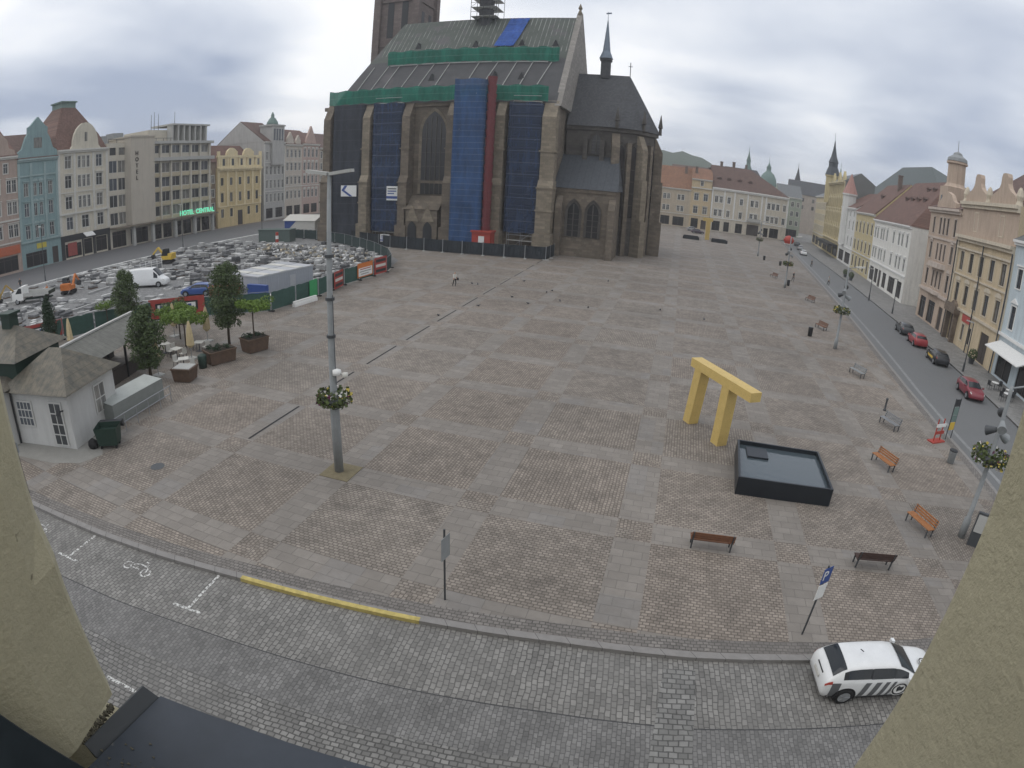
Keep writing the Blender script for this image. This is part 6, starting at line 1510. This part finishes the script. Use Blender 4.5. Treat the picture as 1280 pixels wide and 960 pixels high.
t = thing('site_tent', 'white and blue site tent by the far end of the building site', 'tent', (-82.0,107.0,0)); q = MB(); q.box(0,0,0,8.2,5,2.9); q.ring([[(-.3,-.3,2.9),(-.3,2.5,4.1),(-.3,5.3,2.9)],[(8.5,-.3,2.9),(8.5,2.5,4.1),(8.5,5.3,2.9)]]); q.build('canvas', M['offwhite'], t); q = MB(); q.slab([(0.05,.05),(3.2,2.8),(.05,2.8)],-.06,-.02); q.build('blue_flap', M['blue'], t)
t = thing('site_hut', 'dark green hut at the back of the building site', 'hut', (-77.5,92.5,0), R(10)); q = MB(); q.box(0,0,0,7,2.6,2.3); q.box(-.1,-.1,2.3,7.1,2.7,2.45); q.build('body', mat('hut_green_grey', (.08,.11,.10), .7), t)
t = thing('warning_beacon', 'red and white striped site pole behind the stone heaps', 'beacon', (-66.5,84.5,0))
for k in range(5):
    q = MB(); q.lathe([(.28,k*.6),(.28,(k+1)*.6-.002)],10); q.build('band', M['red'] if k % 2 == 0 else M['white'], t)
q = MB(); q.lathe([(.6,-.0),(.5,.12)],10); q.build('base', M['dark'], t)
PSX = mat('crate_load', (.20,.205,.21), .9, .2, 2)
# vehicles on the site
car('delivery_van', 'white delivery van standing among the paving stacks', (at(187,358).x,at(187,358).y,0), R(25), white_p, 'van', 5.6, False, cat='van')
car('parked_car', 'blue hatchback parked behind the red fence banner', (-50.6,48.8,0), R(205), CP['blue_car_paint'], 'hatch', 4.1, False)
car('parked_car', 'plum dark van roof seen over the kiosk at the left edge', (-57.2,24.2,0), R(30), CP['plum_car_paint'], 'van', 5.4, False, cat='van')
t = thing('mesh_crate', 'pale framed mesh crate standing by the white kerb', 'crate', (-74.5,61,0), R(88))
q = MB(); q.box(-2.2,-.8,.1,2.2,.8,1.0); q.build('load', PSX, t)
for x0 in (-2.25,-1.1,.05,1.2,2.2):
    q = MB(); q.box(x0,-.86,0,x0+.08,-.80,1.5); q.build('post', M['white'], t)
for z0 in (.75,1.42):
    q = MB(); q.box(-2.25,-.87,z0,2.28,-.865,z0+.1); q.build('rail', M['white'], t)
t = thing('tipper_truck', 'small white tipper truck with a flat green edged bed at the left', 'truck', (-74.2,39.4,0), R(35))
q = MB(); q.ring([[(-2.9,-.95,.5),(-2.9,.95,.5),(-2.9,.95,1.5),(-2.9,-.95,1.5)],[(-1.6,-1,.5),(-1.6,1,.5),(-1.6,.9,2.2),(-1.6,-.9,2.2)],[(-1.1,-1,.5),(-1.1,1,.5),(-1.1,.88,2.2),(-1.1,-.88,2.2)]]); q.build('cab', M['white'], t, False)
q = MB(); q.ring([[(-2.82,-.8,1.5),(-2.82,.8,1.5)],[(-1.75,-.75,2.15),(-1.75,.75,2.15)]], cap=False, closed=False); q.build('windscreen', M['carglass'], t)
for s_ in (-1,1):
    q = MB(); q.slab([(-2.3,1.4),(-1.3,1.4),(-1.3,2.05),(-1.75,2.05)],s_*.97-.01,s_*.97+.01); q.build('side_window', M['carglass'], t)
q = MB(); q.box(-1.0,-1.1,.95,3.0,1.1,1.05); q.build('bed_floor', M['concrete'], t)
for y0, y1 in ((-1.1,-1.04),(1.04,1.1)):
    q = MB(); q.box(-1,y0,1.05,3,y1,1.4); q.build('bed_side', M['concrete'], t)
q = MB(); q.box(-2.8,-.35,.4,3,.35,.6); q.box(2.95,-1.1,.9,3.05,1.1,1.35); q.build('chassis', M['darkgreen'], t)
for x0 in (-2.1,1.8):
    for s_ in (-1,1): wheel(t, x0, s_*.88, .36, s_)
def digger(p, rz, label, m, k=1.0):
    t = thing('excavator', label, 'excavator', (p[0],p[1],0), rz)
    for s_ in (-1,1):
        q = MB(); q.ring([[(1.1*math.cos(a*.5236)*k, (s_*.75-.2)*k, (.35+.34*math.sin(a*.5236))*k) for a in range(12)],[(1.1*math.cos(a*.5236)*k, (s_*.75+.2)*k, (.35+.34*math.sin(a*.5236))*k) for a in range(12)]]); q.build('track', M['black'], t)
    q = MB(); q.box(-1.2*k,-.85*k,.75*k,.8*k,.85*k,1.35*k); q.box(-1.25*k,-.8*k,1.35*k,-.5*k,.8*k,1.7*k); q.build('house', m, t)
    q = MB(); q.ring([[(-.5*k,-.1*k,1.35*k),(.7*k,-.1*k,1.35*k),(.7*k,.8*k,1.35*k),(-.5*k,.8*k,1.35*k)],[(-.4*k,-.05*k,2.45*k),(.4*k,-.05*k,2.45*k),(.4*k,.75*k,2.45*k),(-.4*k,.75*k,2.45*k)]]); q.build('cab', M['carglass'], t)
    q = MB(); q.bar((.7*k,-.4*k,1.1*k),(1.9*k,-.4*k,2.6*k),.28*k,.3*k); q.bar((1.9*k,-.4*k,2.6*k),(3.0*k,-.4*k,1.5*k),.2*k,.24*k); q.build('boom', m, t)
    q = MB(); q.ring([[(2.8*k,-.75*k,1.5*k),(3.2*k,-.75*k,1.4*k),(3.1*k,-.75*k,.7*k),(2.6*k,-.75*k,.9*k)],[(2.8*k,-.05*k,1.5*k),(3.2*k,-.05*k,1.4*k),(3.1*k,-.05*k,.7*k),(2.6*k,-.05*k,.9*k)]]); q.build('bucket', M['dark'], t)
digger((-76.0,66.6),R(200),'yellow mini excavator near the white kerb',M['yellow'])
digger((-72.2,44.2),R(120),'orange digger behind the tipper truck',M['orange'],.9)
digger((-80.5,36.5),R(60),'ochre digger at the far left edge of the site',mat('ochre_paint', (.35,.24,.07), .6),.9)
# stacks of paving stone, each a pallet of its own
PS = [mat('paver_'+n, c, .9, .15, 2.5, bump=.02) for n, c in (('grey',(.17,.172,.175)),('pale',(.33,.33,.325)),('dark',(.085,.088,.092)),('white',(.50,.50,.49)))]
rnd = random.Random(17)
def stack_mesh(kind):
    q = MB(); w_, d_, n = rnd.uniform(.9,1.5), rnd.uniform(.75,1.0), rnd.randint(1,3)
    q.box(-w_/2,-d_/2,0,w_/2,d_/2,.12)
    for j in range(n):
        for i in range(3):
            a = rnd.uniform(-.04,.04); q.box(-w_/2+i*w_/3+.02+a,-d_/2+.03+a,.13+j*.21,-w_/2+(i+1)*w_/3-.02+a,d_/2-.03+a,.32+j*.21)
    return q, n
def in_poly(x, y, P):
    c = False; j = len(P)-1
    for i in range(len(P)):
        if (P[i][1] > y) != (P[j][1] > y) and x < (P[j][0]-P[i][0])*(y-P[i][1])/(P[j][1]-P[i][1])+P[i][0]: c = not c
        j = i
    return c
meshes = []
for k in range(14):
    q, n = stack_mesh(k); q.m = [1 if i < 6 else 0 for i in range(len(q.f))]
    meshes.append([q.mesh('paving_stack', [PS[j], M['planter']]) for j in (0,1,2,3)])
spots = []
busy = [(-60.6,51.4,4.5),(-50.6,48.8,3.6),(-57.2,24.2,4.5),(-73.6,62,4),(-74.2,39.4,4.2),(-76,66.6,4),(-72.2,44.2,3.5),(-40,52,5.2),(-44.6,47.4,3.4),(-78,104,10),(-74,93.5,6),(-80.5,36.5,3.5),(-42,57,4)]
tries = 0
while len(spots) < 296 and tries < 40000:
    tries += 1
    x, y = rnd.uniform(-85.5,-38), rnd.uniform(28,90)
    dens = 1.0 if y > 52 else .35
    if rnd.random() > dens or not in_poly(x, y, SITE): continue
    if any((x-a)**2+(y-b)**2 < c*c for a, b, c in busy): continue
    if abs((y-44)-(x+72)*.12) < 2.2 and x < -56: continue
    if any((x-a)**2+(y-b)**2 < 1.5**2 for a, b in spots): continue
    if not in_poly(x+2.2, y, SITE): continue
    spots.append((x, y))
names = ['low grey pallet of paving stones','pale pallet of paving stones','dark pallet of paving stones','nearly white pallet of paving stones']
for i, (x, y) in enumerate(spots):
    j = rnd.choices((0,1,2,3), (4,4,2,4 if y < 72 else 6))[0]
    o = obj('paving_stack', rnd.choice(meshes)[j]); o.location = (x,y,.01); o.rotation_euler = (0,0,rnd.choice((.1,.15,1.67))+rnd.uniform(-.25,.25)); o.scale = (1,1,rnd.uniform(.8,1.3))
    tag(o, names[j]+' among the others on the building site', 'paving stones', 'paving stone pallets on the building site '+('grey','pale','dark','white')[j])
# loose slabs lying about the whole site: nobody could count them
ls = MB()
def slabs(n, x0, x1, y0, y1, pale):
    k_ = 0
    while k_ < n:
        x, y = rnd.uniform(x0,x1), rnd.uniform(y0,y1)
        if not in_poly(x, y, SITE) or not in_poly(x+1.6, y, SITE): continue
        if any((x-a)**2+(y-b)**2 < (c*.75)**2 for a, b, c in busy): continue
        if abs((y-44)-(x+72)*.12) < 2.2 and x < -56: continue
        k_ += 1
        w_, d_, h_ = rnd.uniform(.25,.8), rnd.uniform(.18,.4), rnd.uniform(.06,.4); a = rnd.choice((.1,.15,1.67))+rnd.uniform(-.35,.35); c_, s_ = math.cos(a), math.sin(a)
        ls.ring([[(x+c_*u*w_-s_*v*d_, y+s_*u*w_+c_*v*d_, .012+z) for u, v in ((-1,-1),(1,-1),(1,1),(-1,1))] for z in (0,h_)], rnd.choices((0,1,2,3),pale)[0])
slabs(1000, -86, -37, 50, 88, (4,5,3,4)); slabs(160, -86, -46, 26, 47, (4,5,3,3))
for i in range(26):
    x, y = rnd.uniform(-84,-56), rnd.choice((rnd.uniform(30,47), rnd.uniform(50,80))); L_ = rnd.uniform(3,7)
    if any((x-a)**2+(y+L_/2-b)**2 < c*c for a, b, c in busy): continue
    q = MB()
    for j in range(int(L_)): q.box(-.22+rnd.uniform(-.03,.03),j*1.0,.012,.22,j*1.0+.97,.26)
    o = q.build('kerb_stones', PS[3] if i % 3 else PS[1]); o.location = (x,y,0); o.rotation_euler = (0,0,rnd.uniform(-.2,.2))
    tag(o, 'long row of pale new kerb stones laid out on the building site', 'kerb stones', 'rows of kerb stones on the building site')
tag(ls.build('loose_slabs', PS), 'loose paving slabs strewn between the pallets of the building site', 'loose slabs', None, 'stuff')
# heaps of loose pale stone: nobody could count the pieces
hp = MB(); st_m = [PS[1], PS[3], PS[0], mat('buff_stone', (.42,.36,.26), .9, .15, 3)]
for i in range(2300):
    f = rnd.random(); cxp = -66+f*22; cyp = 80.5-f*5.5+rnd.gauss(0,2.6)+ (6 if f < .4 else 2)*rnd.random(); cxp += rnd.gauss(0,1.2)
    if not in_poly(cxp+1.5, cyp+1, SITE): continue
    hgt = max(0, 1.5-abs(cyp-(81-f*5))*.28)*rnd.random()
    s = rnd.uniform(.12,.34); a = rnd.uniform(0,3.14); c_, s_ = math.cos(a)*s, math.sin(a)*s; z = hgt; tl = rnd.uniform(-.12,.12)
    b0 = len(hp.v); m_ = rnd.choices((0,1,2,3),(3,3,2,1))[0]
    hp.ring([[(cxp+c_*u-s_*v*.6, cyp+s_*u+c_*v*.6, z+tl*u+w_) for u, v in ((-1,-1),(1,-1),(1,1),(-1,1))] for w_ in (0, s*.8)], m_)
tag(hp.build('stone_heap', st_m), 'long heap of loose pale stones in front of the dark fence', 'stone heap', None, 'stuff')
# ------------------------------------------------------------------ people and birds
def skin_mesh(name, joints, edges, m, levels=1):
    me = bpy.data.meshes.new(name); me.from_pydata([j[0] for j in joints], edges, []); o = bpy.data.objects.new(name, me); col.objects.link(o)
    md = o.modifiers.new('skin', 'SKIN'); md.use_smooth_shade = True
    for i, j in enumerate(joints): me.skin_vertices[0].data[i].radius = (j[1], j[1] if len(j) < 3 else j[2])
    me.skin_vertices[0].data[0].use_root = True
    sm = o.modifiers.new('sub', 'SUBSURF'); sm.levels = levels; sm.render_levels = levels
    dg = bpy.context.evaluated_depsgraph_get(); r_ = bpy.data.meshes.new_from_object(o.evaluated_get(dg)); bpy.data.objects.remove(o)
    if not isinstance(m, (list, tuple)): m = [m]
    r_.materials.clear()
    for q in m: r_.materials.append(q)
    for pl in r_.polygons: pl.use_smooth = True
    r_.name = name; return r_
BODY = [((0,0,.95),.15,.11),((0,0,1.15),.14,.10),((0,.0,1.38),.17,.11),((0,0,1.48),.06,.06),((0,-.02,1.55),.055,.06),((0,-.03,1.66),.08,.10),((0,-.02,1.74),.06,.075),
 ((.19,0,1.41),.055,.055),((.24,.06,1.15),.045,.045),((.25,-.04,.90),.035,.035),((.25,-.08,.80),.04,.028),((-.19,0,1.41),.055,.055),((-.24,-.05,1.15),.045,.045),((-.25,-.16,.92),.035,.035),((-.25,-.20,.83),.04,.028),
 ((.09,0,.88),.085,.09),((.10,-.12,.49),.062,.065),((.10,-.02,.09),.042,.045),((.10,-.16,.04),.04,.03),((-.09,0,.88),.085,.09),((-.10,.10,.49),.062,.065),((-.10,.26,.12),.042,.045),((-.10,.14,.04),.04,.03)]
BE = [(0,1),(1,2),(2,3),(3,4),(4,5),(5,6),(2,7),(7,8),(8,9),(9,10),(2,11),(11,12),(12,13),(13,14),(0,15),(15,16),(16,17),(17,18),(0,19),(19,20),(20,21),(21,22)]
_pm = {}
def person(p, rz, label, top, legs):
    key = (top, legs)
    if key not in _pm:
        me = skin_mesh('person', BODY, BE, [M[top], M[legs], M['skin'], M['dark']], 2)
        for pl in me.polygons:
            c = pl.center
            pl.material_index = 2 if (c.z > 1.47 and c.y < .03 and c.z < 1.71) or (abs(c.x) > .2 and c.z < 1.1) else 3 if c.z > 1.6 or c.z < .085 else 0 if c.z > .96 else 1
        _pm[key] = me
    o = obj('person', _pm[key]); o.location = (p[0],p[1],p[2] if len(p) > 2 else 0); o.rotation_euler = (0,0,rz)
    return tag(o, label, 'person')
person((-24.8,64.2),R(60),'person in a white top and dark trousers walking alone across the square','offwhite','dark')
bg_ = thing('shoulder_bag', 'dark bag carried by the walking person in white', 'bag', (-24.55,64.45,.75)); q = MB(); q.ring([[(-.16,-.07,0),(.16,-.07,0),(.16,.07,0),(-.16,.07,0)],[(-.13,-.05,.28),(.13,-.05,.28),(.13,.05,.28),(-.13,.05,.28)]]); q.build('pouch', M['dark'], bg_)
q = at(60,372); person((q.x,q.y),R(100),'worker in an orange top near the digger','orange','dark')
q = at(26,362); person((q.x,q.y),R(30),'person in dark clothes by the shopfront at the left edge','dark','dark')
for (u, v), lb, tp_ in (((1014,334),'pedestrian in dark clothes in the far side road','dark'),((1035,357),'pedestrian in pale blue walking by the kerb of the side road','concrete'),((991,352),'person standing under the third lamp post','dark')):
    q = at(u, v, ROAD_Z if u > 1000 else 0); person((q.x,q.y,ROAD_Z if u > 1000 else 0),R(40),lb,tp_,'dark')
# pigeons
PG = MB()
PG.ring([[(x, r_*math.cos(a*.785), z+r_*math.sin(a*.785)) for a in range(8)] for x, r_, z in ((-.2,.012,.14),(-.1,.04,.15),(0,.07,.15),(.08,.06,.17),(.12,.035,.22),(.15,.035,.25),(.19,.01,.245))])
pgm = PG.mesh('pigeon', mat('pigeon_grey', (.06,.065,.075), .8, .2, 20), True)
for i, (u, v) in enumerate(((590,355),(597,356),(690,364),(683,366),(640,372),(825,388),(660,380),(655,352),(700,377),(735,385),(548,395),(598,383),(880,400),(760,352))):
    q = at(u, v); o = obj('pigeon', pgm); o.location = (q.x,q.y,-.07); o.rotation_euler = (0,0,rnd.uniform(0,6.28)); o.scale = (1.1,1.1,1.1)
    tag(o, 'dark pigeon sitting on the open paving', 'pigeon', 'pigeons on the open paving')
# small terrace and shop things on the east pavement
for i, (x, y) in enumerate(((33.6,52.6),(34.3,50.6),(33.2,49.2))):
    t = thing('cafe_table', ['pale cafe table at the pale blue house','cafe table second from the pale blue house','cafe table nearest the right window reveal'][i], 'table', (x,y,0), .2*i); q = MB(); q.lathe([(.42,.7),(.42,.74)],12); q.build('tabletop', M['white'], t); q = MB(); q.tube((0,0,0),(0,0,.7),.04,n=6); q.build('pedestal', M['darksteel'], t)
    for k, a in enumerate((.3,3.4)):
        c = thing('cafe_chair', ['chair at the first pale table of the east pavement','opposite chair at the first pale table','chair at the second cafe table of the east pavement','opposite chair at the second cafe table','chair at the cafe table nearest the reveal','opposite chair at the table nearest the reveal'][i*2+k], 'chair', (x+.75*math.cos(a),y+.75*math.sin(a),0), a-1.57); q = MB(); q.box(-.2,-.2,.43,.2,.2,.47); q.build('seat', M['dark'], c); q = MB(); q.box(-.2,.17,.47,.2,.21,.9); q.build('backrest', M['dark'], c)
        for dx in (-.17,.17):
            for dy in (-.17,.17):
                q = MB(); q.tube((dx,dy,0),(dx,dy,.44),.018,n=5); q.build('leg', M['darksteel'], c)
def hedge(p, label, w_, seed):
    t = thing('potted_shrub', label, 'shrub', (p[0],p[1],0)); q = MB(); q.lathe([(.3,0),(.42,.6),(.35,.6)],10); q.build('pot', M['darksteel'], t); q = MB(); leaves(q,(0,0,1.1),(w_,w_,.65),420,.07,.13,random.Random(seed)); q.build('foliage', M['leaf'], t)
for i, (u, v) in enumerate(((1048,345),(1055,349),(1200,452))):
    q = at(u, v); hedge((q.x+1.5,q.y), ['potted shrub before the slim white house','potted shrub before the sunny yellow house','potted shrub by the carved portal'][i], .6, 40+i)

# ------------------------------------------------------------------ the window we look out of
def wallmat():
    m = NT('ochre_window_plaster'); n = m.noise(2.5, 6, .6); k = m.mix(n, (.53,.48,.33), (.63,.58,.41))
    k = m.mix(m.ramp(m.noise(1.6, 6, .75), (.52, 0.), (.74, .45)), k, (.40,.37,.255)); k = m.mix(m.math('MULTIPLY', m.noise(95, 3, .7), .55), k, (.36,.325,.225))
    k = m.mix(m.ramp(m.noise(19, 3, .7), (.70, 0.), (.75, .7)), k, (.14,.125,.085))
    m.bump(m.noise(55, 6, .7), .006, 1.0)
    return m.out(k, .92)
WM = wallmat()
wd_ = thing('window_opening', 'ochre plastered window reveal with dark sheet metal sill framing the view', 'window', (0,0,0))
def rough(mb, seg=26):
    return mb
lj = MB(); zz0, zz1 = 12.12, 16.0      # a window about 1.5 m wide, its sill 1.1 m below the eye
r_ = random.Random(2); N = 40; rows = []
for k in range(N+1):
    z = zz0+(zz1-zz0)*k/N; j = lambda a=.0022: r_.uniform(-a, a)
    notch = -.016 if z > 12.57 else (.008 if z > 12.49 else 0)
    rows.append([(-.970,-1.0,z),(-.998+j(),.274+j(),z),(-1.022+j(),.38+j(),z),(-1.046+notch+j(),.454+j(),z),(-1.09+notch,.480,z),(-1.5,.43,z),(-2.4,.32,z),(-2.4,-1.0,z)])
lj.ring(rows); lj.build('left_reveal', WM, wd_)
rj = MB(); rows = []
for k in range(N+1):
    z = 11.2+(16.0-11.2)*k/N; j = lambda a=.0016: r_.uniform(-a, a)
    bul = .008*math.sin((z-11.2)*1.7)
    rows.append([(.462+bul+j(),.636+j(),z),(.490+j(),.32,z),(.524,-.10,z),(.60,-1.0,z),(2.4,-1.0,z),(2.4,.84,z),(.52,.66,z)])
rj.ring(rows); rj.build('right_reveal', WM, wd_)
SM = NT('sill_sheet_metal'); k = SM.mix(SM.noise(3, 6, .7), (.03,.04,.055), (.075,.085,.105)); k = SM.mix(SM.ramp(SM.noise(11, 4, .7), (.64, 0.), (.7, .8)), k, (.17,.17,.16)); k = SM.mix(SM.ramp(SM.noise(1.2, 5, .7), (.45, 0.), (.7, .6)), k, (.03,.035,.04)); SMm = SM.out(k, .55, 0, .4)
sl = MB(); sl.prism([(-.974,-1.0),(.64,-1.0),(.64,.744),(-.406,.606),(-.73,.570),(-.956,.536)], 12.0, 12.096); sl.build('sill', SMm, wd_)
up_ = MB(); up_.ring([[(-.948,.536,12.08),(-.985,.518,12.131),(-.989,.518,12.131),(-.973,.536,12.08)],[(-.960,.30,12.08),(-.991,.30,12.12),(-.995,.30,12.12),(-.982,.30,12.08)]]); up_.build('sill_upstand', M['darksteel'], wd_)
dp_ = MB(); yz = [(-.90,12.104),(.256,12.104),(.160,12.37),(.08,12.60),(-.90,15.6)]
dp_.ring([[(-.967,y_,z_) for y_, z_ in yz],[(-.952,y_,z_) for y_, z_ in yz]]); dp_.build('inner_frame', mat('dark_window_frame', (.035,.045,.052), .6, .25, 9), wd_)
db = MB()
def crumb(x, y, z, s, flat):
    a = r_.uniform(0,3); db.ring([[(x+s*math.cos(a+q*2.1),y+s*math.sin(a+q*2.1)*.6,z+h_) for q in range(3)] for h_ in (0,s*flat)])
for i in range(110):
    k_ = r_.random(); crumb(-1.0-.024*k_+r_.gauss(0,.005), .30+.132*k_+r_.gauss(0,.006), 12.11, r_.uniform(.002,.008), 1.2)
for i in range(130): crumb(-.80+r_.gauss(0,.07), .31+r_.gauss(0,.03), 12.097, r_.uniform(.002,.007), .3)
tag(db.build('plaster_crumbs', mat('plaster_crumb', (.11,.10,.075), .95, .2, 40)), 'crumbs of plaster and dirt lying on the dark sill', 'debris', None, 'stuff')
fw = MB(); fw.prism([(-14,-1.6),(-14,-1.2),(-1.2,.47),(.64,.71),(9,1.8),(9,1.4)], ROAD_Z, 11.998); fw.build('facade_wall', WM, wd_)
# road-side pavement under our facade
# ------------------------------------------------------------------ the air over the square
hz = MB(); hz.box(-1840,-1840,-1.2,1840,1840,70)
hv = bpy.data.materials.new('haze_air'); hv.use_nodes = True; ht = hv.node_tree; ht.nodes.clear()
ho = ht.nodes.new('ShaderNodeOutputMaterial'); hp_ = ht.nodes.new('ShaderNodeVolumePrincipled'); ht.links.new(hp_.outputs[0], ho.inputs['Volume'])
hp_.inputs['Color'].default_value = (.97,.98,1,1); hp_.inputs['Density'].default_value = .00055; hp_.inputs['Anisotropy'].default_value = .2
tag(hz.build('haze', hv), kind='stuff')
sc.cycles.volume_bounces = 0
# ------------------------------------------------------------------ tidy: loose pieces become parts of their own, single-part things one mesh
SPLIT = {'gable_wall':'gable_wall','arcade_columns':'arcade_column','attic_opening':'attic_opening','turret_window':'turret_window','side_window':'side_window','urn':'urn','drainpipe':'drainpipe','antenna':'antenna','lift_housing':'lift_housing','bay_balcony':'bay_balcony','penthouse_window':'penthouse_window','side_wall':'side_wall'}
def split_loose(o, nm):
    me = o.data; n = len(me.vertices); par = list(range(n))
    def root(i):
        while par[i] != i: par[i] = par[par[i]]; i = par[i]
        return i
    for p in me.polygons:
        v = p.vertices
        for a in v[1:]: par[root(a)] = root(v[0])
    groups = {}
    for p in me.polygons: groups.setdefault(root(p.vertices[0]), []).append(p)
    if len(groups) < 2: o.name = nm; return
    for g_ in groups.values():
        mb = MB()
        for p in g_: mb.face([me.vertices[i].co[:] for i in p.vertices], p.material_index)
        c = mb.build(nm, list(me.materials), o.parent); c.matrix_local = o.matrix_local.copy()
    bpy.data.objects.remove(o)
for o in list(col.objects):
    st_ = o.name.split('.')[0]
    if o.type == 'MESH' and o.parent and st_ in SPLIT: split_loose(o, SPLIT[st_])
for o in list(col.objects):
    if o.type == 'EMPTY' and o.parent is None and len(o.children) == 1 and not o.children[0].children:
        c = o.children[0]; nm = o.name; m4 = o.matrix_basis @ c.matrix_basis
        props = {k_: o[k_] for k_ in o.keys()}
        c.parent = None; c.matrix_basis = m4; bpy.data.objects.remove(o); c.name = nm.split('.')[0]
        for k_, v_ in props.items(): c[k_] = v_
